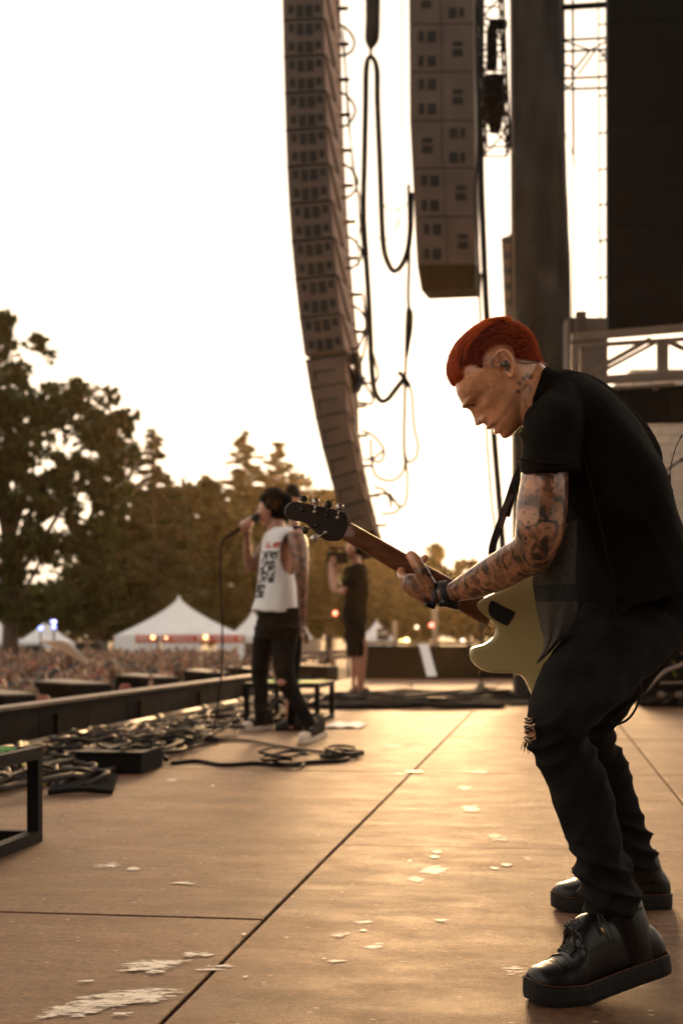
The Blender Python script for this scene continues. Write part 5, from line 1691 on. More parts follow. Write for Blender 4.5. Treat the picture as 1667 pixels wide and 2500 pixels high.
# palm under the neck, thumb over its back, fingers round the far side
hb.loft([S(1072, 1426, 1080, 1476, 3.265, .022), S(1050, 1418, 1044, 1477, 3.268, .021), S(1024, 1404, 1016, 1464, 3.268, .021), S(1000, 1400, 994, 1450, 3.27, .020), S(984, 1402, 981, 1436, 3.275, .017)], 22, 4, 2.3)
def finger(pts, r0, r1):
    pts = smooth_path([P(*p) for p in pts], 6)
    k = len(pts)
    rr = [r0 + (r1 - r0) * i / (k - 1) for i in range(k)]
    rr = [r * (1 + .10 * math.exp(-((i / (k - 1) - .36) / .06) ** 2) + .08 * math.exp(-((i / (k - 1) - .7) / .06) ** 2)) for i, r in enumerate(rr)]
    hb.tube(pts, rr, 12); hb.ell(pts[-1], (rr[-1], 0, 0), (0, rr[-1], 0), (0, 0, rr[-1]), 10, 8)
finger([(1052, 1436, 3.255), (1036, 1408, 3.248), (1022, 1384, 3.25), (1010, 1364, 3.256), (1003, 1357, 3.262)], .017, .0125)      # thumb
finger([(990, 1412, 3.275), (980, 1404, 3.30), (983, 1384, 3.330), (1000, 1374, 3.338), (1014, 1376, 3.335)], .0115, .0085)          # index
finger([(990, 1424, 3.28), (985, 1410, 3.315), (1000, 1388, 3.338), (1016, 1376, 3.336), (1026, 1376, 3.334)], .0115, .0085)
finger([(998, 1434, 3.285), (1000, 1414, 3.325), (1014, 1390, 3.345), (1028, 1370, 3.342), (1037, 1363, 3.334)], .0112, .009)         # tip shows above the neck
finger([(1012, 1444, 3.285), (1018, 1424, 3.32), (1030, 1402, 3.338), (1040, 1392, 3.335)], .0105, .008)
# his right arm, mostly hidden: reaches round to the strings
hb.loft([S(1330, 1010, 1420, 990, 3.40, .05), S(1330, 1150, 1420, 1150, 3.47, .05), S(1350, 1290, 1430, 1310, 3.5, .045), S(1340, 1380, 1400, 1420, 3.50, .04), S(1320, 1460, 1370, 1490, 3.47, .032), S(1300, 1510, 1335, 1535, 3.44, .026)], 18, 3)
hb.loft([S(1300, 1510, 1335, 1535, 3.44, .02), S(1285, 1535, 1325, 1560, 3.43, .018), S(1275, 1560, 1310, 1580, 3.43, .014)], 14, 3)
for k in range(4):
    finger([(1300 - k * 7, 1560 + k * 3, 3.43), (1294 - k * 8, 1580 + k * 2, 3.425), (1296 - k * 8, 1598, 3.415)], .009, .007)
finger([(1318, 1540, 3.425), (1318, 1570, 3.415), (1310, 1585, 3.41)], .011, .009)
gme = remesh(hb, 0.0027, 3, 'guitarist_body', .4)
co = get_co(gme)
# masks: tattoo sleeves, neck piece, plain face
def seg_d(p, a, b):
    ab = b - a; t = np.clip(((p - a) @ ab) / (ab @ ab), 0, 1)
    return np.linalg.norm(p - (a + t[:, None] * ab), axis=1)
axis = [s[0] for s in ARM]
dm = np.min([seg_d(co, axis[i], axis[i + 1]) for i in range(1, len(axis) - 1)], axis=0)
ink = np.clip((.085 - dm) / .01, 0, 1)
hand_c = P(1012, 1432, 3.27)
dh = np.linalg.norm(co - hand_c, axis=1)
ink = np.maximum(ink, np.clip((.055 - dh) / .02, 0, 1) * .55)
# project to photograph pixels on the near side to place drawn marks where they are tattooed
ppx = 833.5 + co[:, 0] / co[:, 1] * FPX; ppy = 1555 - (co[:, 2] - CAMH) / co[:, 1] * FPX
headish = (ppy < 1075) & (co[:, 1] < 3.36)
ink[headish & (ppx < 1330)] = 0
ink[ppy > 1500] = 0
solid = np.zeros(len(co))
near = co[:, 1] < 3.19
def disc(x, y, rx, ry, v=1.0, soft=.35):
    d_ = np.sqrt(((ppx - x) / rx) ** 2 + ((ppy - y) / ry) ** 2)
    return np.clip((1 - d_) / soft + .5, 0, 1) * v * near
# neck rose: petals and leaves
for k in range(6):
    a = k * 1.05
    solid = np.maximum(solid, disc(1287 + 7 * math.cos(a), 950 + 9 * math.sin(a), 4.6, 5.0, .5))
for (x, y, dx, dy) in ((1287, 918, 0, -1), (1295, 922, .5, -1), (1268, 936, -1, -.4), (1264, 955, -1, .3), (1278, 925, -.5, -1)):
    for s_ in range(5):
        solid = np.maximum(solid, disc(x + dx * s_ * 1.6, y + dy * s_ * 1.6, 5.4 - s_ * .9, 5.0 - s_ * .8, .75))
for s_ in range(9):
    solid = np.maximum(solid, disc(1280 + .4 * s_, 966 + 3.6 * s_, 2.2, 3, .45))
# upper-arm portrait: lighter oval with a dark cap above
por = disc(1290, 1258, 27, 25, 1, .3); ink = ink * (1 - .85 * por)
ink = np.maximum(ink * (1 - .6 * disc(1300, 1182, 26, 12, 1, .4)), 0)
cap = np.clip(disc(1293, 1226, 32, 18, .75, .5), 0, 1); solid = np.maximum(solid, cap * .55)
for x, y, r in ((1277, 1250, 4), (1303, 1254, 4), (1289, 1276, 5)):
    solid = np.maximum(solid, disc(x, y, r, r * .75, .7))
# brow and lashes darker; eye-socket edge, mouth gap and nostril painted as shade
fattr(gme, 'ink', ink); 
def hs(cx, cy):
    return 1060 + cx * .2168, 760 + cy * .2168
for cx, cy, rx, ry, v in ((392, 1064, 10, 3.6, .85), (432, 1056, 7, 3.0, .85), (350, 1072, 6, 3, .75), (448, 1000, 1.6, 9, .5), (345, 962, 7, 3, .4), (385, 938, 8, 3, .4), (430, 908, 8, 2.6, .35), (470, 890, 6, 2.2, .25)):
    x, y = hs(cx, cy); solid = np.maximum(solid, disc(x, y, rx, ry, v))
for cx, cy, r_ in ((648, 1285, 3.2), (644, 1305, 3.0), (640, 1328, 2.6), (654, 1268, 3.0)):
    x, y = hs(cx, cy); solid = np.maximum(solid, disc(x, y, r_, r_, .6))
x, y = hs(505, 1240); solid = np.maximum(solid, disc(x, y, 3.2, 3.4, .8))
fattr(gme, 'solid', solid)
M['skin_g'] = skin_mat('skin_inked', (.78, .385, .21), True, 1.0, .40)
gme.materials.append(M['skin_g'])
body = obj('body', gme, GT)

# ---- hair: swept-over cap and short sides, made of strands
hairm = bpy.data.materials.new('red_hair'); hairm.use_nodes = True
_nt = hairm.node_tree; _b = _nt.nodes['Principled BSDF']; _b.inputs['Roughness'].default_value = .38; _b.inputs['Specular IOR Level'].default_value = .4
_g = _nt.nodes.new('ShaderNodeAttribute'); _g.attribute_name = 'hcol'; _r = _nt.nodes.new('ShaderNodeValToRGB')
_r.color_ramp.elements[0].color = (.24, .014, .006, 1); _r.color_ramp.elements[1].color = (1.0, .24, .06, 1)
_nt.links.new(_g.outputs['Fac'], _r.inputs['Fac']); _nt.links.new(_r.outputs[0], _b.inputs['Base Color'])
_tr = _nt.nodes.new('ShaderNodeBsdfTranslucent'); _nt.links.new(_r.outputs[0], _tr.inputs['Color'])
_mx = _nt.nodes.new('ShaderNodeMixShader'); _mx.inputs[0].default_value = .42
_nt.links.new(_b.outputs[0], _mx.inputs[1]); _nt.links.new(_tr.outputs[0], _mx.inputs[2]); _nt.links.new(_mx.outputs[0], _nt.nodes['Material Output'].inputs['Surface'])
sidem = mat('dark_red_hair', (.05, .007, .005), .9, .35, 90, col2=(.11, .014, .007), spec=.1)
def skull(t, th, off=0.0):
    f, b_, w_ = hprof(t)
    c = (f + b_) / 2; a = (f - b_) / 2
    ex = 2.25
    cs = math.copysign(abs(math.cos(th)) ** (2 / ex), math.cos(th)); sn = math.copysign(abs(math.sin(th)) ** (2 / ex), math.sin(th))
    k = 1 + off / 420.0
    return V((c + a * cs * k), t, w_ * sn * k)
# hairline in (s,t): hair where above this line
def hairline(s):
    return np.interp(s, [-520, -420, -330, -285, -171, -160, -77, 64, 168, 204, 230, 290, 460], [-200, -260, -250, -215, -130, -60, 70, 30, 90, 215, 310, 345, 380])
OUT = np.array([(452, 300), (425, 370), (393, 424), (319, 490), (207, 543), (93, 565), (-28, 566), (-169, 545), (-300, 503), (-406, 424), (-480, 356), (-529, 264), (-548, 150), (-552, 57), (-514, -33), (-480, -98), (-422, -184), (-385, -270)], float)
_ol = np.concatenate([[0], np.cumsum(np.linalg.norm(np.diff(OUT, axis=0), axis=1))]); _ol /= _ol[-1]
HC = np.array([-20.0, 90.0])
def hsurf(tau, w, off=0.0):
    """hair surface: tau 0 front tip .. 1 nape along the measured outline, w sideways"""
    o_ = np.array([np.interp(tau, _ol, OUT[:, 0]), np.interp(tau, _ol, OUT[:, 1])])
    k = max(0.0, 1 - (abs(w) / 392.0) ** 2.5) ** .5
    r = o_ - HC; r = r * (1 + off / np.linalg.norm(r))
    p = HC + r * (.12 + .88 * k)
    return V(p[0], p[1], w)
# under-layer that fills the hair volume
cap = MB()
nr, ncol = 56, 40
vs = []
for i in range(nr + 1):
    for j in range(ncol + 1):
        w = 378 * math.sin(math.pi / 2 * (j / ncol * 2 - 1))
        p = hsurf(i / nr, w, -20)
        hl = hairline(p[0])
        if p[1] < hl:       # tuck the cap under the scalp below the hairline
            c_ = V(-20, 60, 0); p = c_ + (p - c_) * .80
        vs.append(HP(*p))
fs = [(i * (ncol + 1) + j, i * (ncol + 1) + j + 1, (i + 1) * (ncol + 1) + j + 1, (i + 1) * (ncol + 1) + j) for i in range(nr) for j in range(ncol)]
cap.add(vs, fs)
hair = cap.build('hair', sidem, GT, smooth=True)
rs = np.random.default_rng(5)
quads, qm_, hc_ = [], [], []
def strand(path, w0, mi=0, hcol=.5):
    path = np.array(path)
    sd0 = V(rs.normal(), rs.normal(), rs.normal())
    for i in range(len(path) - 1):
        a, b_ = path[i], path[i + 1]
        d = nrm(b_ - a); side = nrm(np.cross(d, sd0))
        f0 = 1 - .75 * i / (len(path) - 1); f1 = 1 - .75 * (i + 1) / (len(path) - 1)
        quads.append([a - side * w0 * f0, a + side * w0 * f0, b_ + side * w0 * f1, b_ - side * w0 * f1]); qm_.append(mi); hc_.extend([hcol] * 4)
def topw(tau):
    return np.interp(tau, [0, .1, .3, .55, .7], [150, 235, 275, 250, 150])
# long top hair combed forward in locks
for lock in range(420):
    tau0 = rs.uniform(.10, .66); w0 = rs.uniform(-1, 1) * topw(tau0); off0 = rs.uniform(-14, 22)
    L_ = rs.uniform(.12, .26); drift = rs.normal() * 40 - 12; lift = rs.uniform(-6, 14); lc = np.clip(rs.normal(.55, .28), 0, 1)
    for k in range(17):
        wj = rs.normal() * 13; oj = rs.normal() * 6; lj = L_ * rs.uniform(.75, 1.15)
        path = []
        for m_ in range(7):
            f = m_ / 6
            tau = tau0 - lj * f
            w = w0 + wj * (1 - .5 * f) + drift * f
            o_ = off0 + oj + lift * math.sin(math.pi * f) - 14 * f
            if tau < 0:         # fringe ends fall onto the forehead
                p = hsurf(0, w * .9, o_) + V(-.0, tau * 1500, 0) * .25 + V(-abs(tau) * 260, 0, 0)
            else:
                p = hsurf(tau, w, o_)
            path.append(HP(*p))
        strand(path, .00036, 0, float(np.clip(lc + rs.normal() * .12, 0, 1)))
# short sides and back
cnt = 0
while cnt < 9000:
    tau = rs.uniform(.02, 1); w = rs.uniform(-385, 385)
    p = hsurf(tau, w, -20)
    if p[1] < hairline(p[0]) - 8 + rs.normal() * 10: continue
    if abs(w) < topw(tau) * .8 and tau < .62: continue
    d = V(-.35, -1, 0) if p[0] < 60 else V(.1, -1, 0)
    n_ = nrm(V(p[0] + 20, p[1] - 90, p[2] * 1.2))
    L_ = rs.uniform(26, 60)
    base = p; p1 = p + n_ * 7 + d * L_ * .5; p2 = p + n_ * 9 + d * L_ + V(rs.normal() * 5, 0, 0)
    strand([HP(*base), HP(*p1), HP(*p2)], .00034, 0, float(np.clip(rs.normal(.30, .18), 0, 1)))
    cnt += 1
# fly-aways at the back of the crown
for _ in range(260):
    tau = rs.uniform(.5, .95); r0 = hsurf(tau, rs.normal() * 90, -4); out = nrm(V(r0[0] + 20, r0[1] - 60, rs.normal() * 60))
    strand([HP(*r0), HP(*(r0 + out * 16)), HP(*(r0 + out * 30 + V(-8, 12 + 12 * rs.normal(), 0)))], .0003)
hsm = quads_mesh('hair_strands', np.array(quads), [hairm]); fattr(hsm, 'hcol', hc_); obj('hair_strands', hsm, hair)

# ---- in-ear monitor
ie = MB(); ie.ell(EP(750, 670, 405), (.009, 0, 0), (0, .007, 0), (0, 0, .008), 12, 8); ie.ell(EP(765, 715, 396), (.004, 0, 0), (0, .004, 0), (0, 0, .006), 8, 6)
iem = ie.build('in_ear_monitor', mat('iem_shell', (.10, .09, .08), .15, .6, 240, spec=.8), GT, smooth=True)
w = MB(); w.tube(smooth_path([EP(705, 675, 405), EP(665, 700, 395), EP(620, 700, 380), EP(605, 650, 375), EP(640, 590, 390), EP(700, 540, 430), EP(780, 550, 436), EP(840, 600, 400), EP(940, 640, 330), EP(1060, 640, 290), EP(1180, 628, 250), EP(1235, 640, 180)]), .0013, 6)
w.build('ear_cable', mat('clear_cable', (.22, .17, .12), .2, .2, 30, spec=.7), iem, smooth=True)

# ---- jeans
jm = MB()
jm.loft([S(1450, 1440, 1705, 1545, 3.23, .10), S(1408, 1505, 1652, 1588, 3.17, .103), S(1350, 1588, 1580, 1655, 3.08, .102), S(1308, 1662, 1512, 1722, 2.99, .092), S(1284, 1730, 1455, 1766, 2.94, .08), S(1276, 1790, 1440, 1788, 2.92, .073), S(1299, 1850, 1452, 1825, 2.915, .069),
         S(1335, 1922, 1482, 1895, 2.915, .066), S(1360, 1990, 1500, 1965, 2.91, .064), S(1386, 2060, 1514, 2035, 2.90, .061), S(1404, 2120, 1532, 2092, 2.89, .06), S(1410, 2160, 1547, 2140, 2.88, .06), S(1420, 2204, 1560, 2184, 2.872, .061), S(1429, 2238, 1572, 2214, 2.868, .064)], 36, 6)
jm.loft([S(1480, 1440, 1695, 1540, 3.42, .12), S(1452, 1555, 1632, 1615, 3.5, .1), S(1412, 1655, 1566, 1695, 3.6, .088), S(1378, 1740, 1503, 1770, 3.68, .07), S(1376, 1795, 1500, 1808, 3.70, .065), S(1405, 1870, 1534, 1865, 3.72, .062), S(1440, 1958, 1556, 1950, 3.745, .06),
         S(1468, 2022, 1584, 2026, 3.76, .058), S(1486, 2080, 1602, 2085, 3.77, .058), S(1497, 2120, 1614, 2120, 3.775, .058)], 30, 5)
jm.loft([S(1450, 1390, 1715, 1440, 3.31, .15), S(1455, 1480, 1732, 1500, 3.31, .165), S(1492, 1565, 1690, 1552, 3.30, .16), S(1520, 1610, 1620, 1600, 3.3, .1)], 30, 4)
jme = remesh(jm, .0050, 5, 'jeans', .5)
co = get_co(jme); no = get_no(jme)
ppx = 833.5 + co[:, 0] / co[:, 1] * FPX; ppy = 1555 - (co[:, 2] - CAMH) / co[:, 1] * FPX
d = np.zeros(len(co))
for k, c in enumerate(co):
    x, y, z = c
    # ring folds bunching above the boot and behind the knee
    yy = ppy[k]
    lowm = math.exp(-((yy - 2150) / 75) ** 2) if y < 3.3 else math.exp(-((yy - 2060) / 60) ** 2)
    knm = math.exp(-((yy - 1800) / 70) ** 2)
    ph = 2.0 * mnoise.noise(Vector((x * 9, y * 9, z * 5)))
    def ridge(v):
        return 1 - 1.7 * abs(math.sin(v)) ** .8
    d[k] += .0120 * lowm * ridge(z * 80 + x * 24 + ph * 1.5)
    d[k] += .0075 * knm * ridge(z * 72 - x * 42 + ph * 1.4)
    d[k] += .0040 * ridge(z * 30 - x * 55 + ph * 1.2) * (.4 + .6 * mnoise.noise(Vector((x * 4, y * 4, z * 4))))
    d[k] += .0035 * mnoise.fractal(Vector((x * 14 + z * 6, y * 10, z * 9)), .8, 2, 2)
set_co(jme, co + no * d[:, None])
# the torn knee: drop faces in a ragged patch so the skin shows
kn = P(1292, 1778, 2.90)
def in_tear(c):
    px = 833.5 + c[0] / c[1] * FPX; py = 1555 - (c[2] - CAMH) / c[1] * FPX
    r = ((px - 1285) / 22) ** 2 + ((py - 1785) / 33) ** 2
    return c[1] < 3.05 and px < 1306 and r < 1 + .5 * mnoise.noise(Vector((px * .12, py * .12, 1)))

bm_ = bmesh.new(); bm_.from_mesh(jme)
bmesh.ops.delete(bm_, geom=[f for f in bm_.faces if in_tear(f.calc_center_median())], context='FACES')
bm_.to_mesh(jme); bm_.free()
M['denim'] = mat('black_denim', (.0055, .0048, .0046), .88, .35, 16, bump=.35, bscale=420, col2=(.017, .0145, .013), spec=.1)
jme.materials.append(M['denim'])
jeans = obj('jeans', jme, GT)
jeans.modifiers.new('thick', 'SOLIDIFY').thickness = .0025
# frayed threads across the tear
q = MB()
for k in range(46):
    y0 = rs.uniform(1752, 1815); x0 = rs.uniform(1278, 1284); x1 = rs.uniform(1292, 1312)
    Yd = 2.885
    q.tube(smooth_path([P(x0, y0, Yd - .004), P((x0 + x1) / 2, y0 + rs.uniform(1, 7), Yd - .018), P(x1, y0 + rs.uniform(-5, 9), Yd - .03)], 3), .0007, 4)
for k in range(30):
    x0 = rs.uniform(1276, 1300); y0 = rs.uniform(1800, 1822)
    q.tube([P(x0, y0, 2.87), P(x0 - rs.uniform(-6, 8), y0 + rs.uniform(6, 20), 2.862)], .0007, 4)
tag(q.build('frayed_threads', M['denim'], jeans), kind='stuff')
# seams
def seam(pts, name, par, r=.0011, m=None):
    qq = MB(); qq.tube(smooth_path([P(*p) for p in pts], 6), r, 5); return qq.build(name, m or M['denim'], par, smooth=True)
# ---- shirt
sm_ = MB()
sm_.loft([S(1283, 1010, 1330, 896, 3.2, .064), S(1284, 1030, 1352, 904, 3.205, .08), S(1278, 1060, 1415, 925, 3.215, .15), S(1288, 1110, 1490, 964, 3.22, .195), S(1316, 1180, 1555, 1036, 3.225, .205), S(1348, 1250, 1596, 1120, 3.23, .2), S(1374, 1310, 1622, 1195, 3.24, .19), S(1388, 1370, 1655, 1275, 3.26, .185), S(1393, 1430, 1692, 1360, 3.28, .205), S(1400, 1514, 1726, 1428, 3.285, .222)], 48, 6, 2.3)
sm_.loft([S(1306, 975, 1400, 935, 3.13, .07), S(1278, 1030, 1424, 1000, 3.06, .082), S(1266, 1080, 1414, 1068, 3.04, .084), S(1264, 1116, 1408, 1120, 3.03, .082), S(1262, 1122, 1412, 1128, 3.03, .088), S(1263, 1140, 1414, 1142, 3.03, .090), S(1271, 1168, 1412, 1156, 3.03, .087)], 36, 6)
# far sleeve
sm_.loft([S(1320, 985, 1430, 960, 3.36, .07), S(1310, 1080, 1425, 1070, 3.45, .078), S(1310, 1160, 1425, 1160, 3.48, .078)], 24, 4)
sme = remesh(sm_, .0050, 4, 'shirt', .5)
co = get_co(sme); no = get_no(sme)
d = np.zeros(len(co))
for k, c in enumerate(co):
    x, y, z = c
    w1 = mnoise.fractal(Vector((x * 5 + z * 5, y * 4, z * 2 - x * 2)), .8, 2, 2)
    w2 = mnoise.noise(Vector((x * 16 + z * 11, y * 6, z * 5)))
    v_ = z * 16 + x * 26 + 2.2 * w1
    d[k] = .013 * w1 + .005 * w2 + .0085 * (1 - 1.6 * abs(math.sin(v_)) ** .7) * max(0, mnoise.noise(Vector((x * 3 + 4, y * 3, z * 3))) + .25)
set_co(sme, co + no * d[:, None])
M['shirt'] = mat('black_cotton', (.0055, .0045, .0038), .9, .25, 9, bump=.25, bscale=500, col2=(.0095, .0078, .0066), spec=.08)
sme.materials.append(M['shirt'])
shirt = obj('shirt', sme, GT)
# collar leaf, cuff edge, yoke and shoulder seams, hem with side slit
q = MB()
q.loft([S(1279, 1016, 1322, 899, 3.2, .068), S(1284, 1020, 1338, 897, 3.2, .076), S(1296, 1024, 1352, 905, 3.205, .084)], 32, 3)
qm = remesh(q, .0035, 3, 'collar'); qm.materials.append(M['shirt']); obj('collar', qm, shirt)
seam([(1264, 1121, 2.945), (1300, 1126, 2.938), (1350, 1130, 2.938), (1405, 1130, 2.95)], 'cuff_seam', shirt, .0022)
seam([(1300, 992, 3.045), (1340, 985, 3.03), (1372, 992, 3.015), (1396, 1020, 2.99), (1418, 1070, 2.99)], 'shoulder_seam', shirt, .0018)
seam([(1345, 905, 3.13), (1400, 930, 3.06), (1440, 965, 3.03), (1470, 1000, 3.02)], 'yoke_seam', shirt, .0016)
seam([(1420, 1100, 3.01), (1450, 1220, 3.018), (1475, 1330, 3.035), (1500, 1440, 3.06), (1503, 1490, 3.07)], 'side_seam', shirt, .0016)
q = MB(); q.prism([P(1503, 1452, 3.075), P(1532, 1494, 3.085), P(1503, 1500, 3.08)], V(0, .012, 0)); q.build('side_slit', M['denim'], shirt)
# open front tail with woven pattern
FM = bpy.data.materials.new('woven_pattern'); FM.use_nodes = True
_nt = FM.node_tree; _b = _nt.nodes['Principled BSDF']; _b.inputs['Roughness'].default_value = .85
_a = _nt.nodes.new('ShaderNodeAttribute'); _a.attribute_name = 'uvp'
_s = _nt.nodes.new('ShaderNodeSeparateXYZ'); _nt.links.new(_a.outputs['Vector'], _s.inputs[0])
def _ramp(f, stops, const=True):
    r = _nt.nodes.new('ShaderNodeValToRGB'); el = r.color_ramp.elements
    if const: r.color_ramp.interpolation = 'CONSTANT'
    while len(el) < len(stops): el.new(1.0)
    for i, (p, c) in enumerate(stops): el[i].position = p; el[i].color = (c, c, c, 1)
    _nt.links.new(f, r.inputs['Fac']); return r.outputs[0]
band = _ramp(_s.outputs['Y'], [(0, 0), (.36, 1), (.50, 0)])
strip = _ramp(_s.outputs['X'], [(0, 0), (.42, 1), (.86, 0)])
_v = _nt.nodes.new('ShaderNodeTexVoronoi'); _v.inputs['Scale'].default_value = 55; _tc = _nt.nodes.new('ShaderNodeTexCoord'); _nt.links.new(_tc.outputs['Object'], _v.inputs['Vector'])
_wv = _nt.nodes.new('ShaderNodeTexWave'); _wv.wave_type = 'RINGS'; _wv.inputs['Scale'].default_value = 60; _wv.inputs['Distortion'].default_value = 6; _nt.links.new(_tc.outputs['Object'], _wv.inputs['Vector'])
lace = _ramp(_v.outputs['Distance'], [(0, .9), (.25, .2), (.45, .8), (.6, .25)], False)
_m1 = _nt.nodes.new('ShaderNodeMath'); _m1.operation = 'MULTIPLY'; _nt.links.new(lace, _m1.inputs[0]); _nt.links.new(strip, _m1.inputs[1])
_c1 = _nt.nodes.new('ShaderNodeMix'); _c1.data_type = 'RGBA'; _c1.inputs[6].default_value = (.055, .042, .031, 1); _c1.inputs[7].default_value = (.02, .017, .014, 1); _nt.links.new(_m1.outputs[0], _c1.inputs[0])
_c2 = _nt.nodes.new('ShaderNodeMix'); _c2.data_type = 'RGBA'; _c2.inputs[7].default_value = (.014, .012, .010, 1); _nt.links.new(_c1.outputs[2], _c2.inputs[6]); _nt.links.new(band, _c2.inputs[0]); _nt.links.new(_c2.outputs[2], _b.inputs['Base Color'])
_bp = _nt.nodes.new('ShaderNodeBump'); _bp.inputs['Strength'].default_value = .6; _bp.inputs['Distance'].default_value = .003; _nt.links.new(_m1.outputs[0], _bp.inputs['Height']); _nt.links.new(_bp.outputs[0], _b.inputs['Normal'])
rows_ = [((1358, 1290), (1408, 1270)), ((1330, 1340), (1408, 1330)), ((1305, 1385), (1404, 1380)), ((1298, 1420), (1404, 1415)), ((1303, 1450), (1408, 1450)), ((1309, 1490), (1412, 1486)), ((1318, 1530), (1398, 1520)), ((1327, 1560), (1380, 1552)), ((1324, 1590), (1350, 1582)), ((1308, 1620), (1318, 1612))]
nx, ny = 24, 60
vs, uvp = [], []
for i in range(ny + 1):
    f = i / ny * (len(rows_) - 1); k = min(int(f), len(rows_) - 2); g = f - k
    l = np.array(rows_[k][0]) * (1 - g) + np.array(rows_[k + 1][0]) * g; r_ = np.array(rows_[k][1]) * (1 - g) + np.array(rows_[k + 1][1]) * g
    for j in range(nx + 1):
        s_ = j / nx
        px, py = l * (1 - s_) + r_ * s_
        dep = 3.12 - .05 * math.sin(math.pi * min(1, s_ * .8)) + .010 * math.sin(s_ * 13 + i * .05) * (i / ny)
        vs.append(P(px, py, dep)); uvp.append((s_, i / ny, 0))
fs = [(i * (nx + 1) + j, (i + 1) * (nx + 1) + j, (i + 1) * (nx + 1) + j + 1, i * (nx + 1) + j + 1) for i in range(ny) for j in range(nx)]
q = MB(); q.add(vs, fs); me = q.mesh('front_tail', [FM], True); vattr(me, 'uvp', uvp)
ft = obj('front_tail', me, shirt); ft['label'] = 'grey woven patterned front of the shirt with a black band'
ft.modifiers.new('t', 'SOLIDIFY').thickness = .002

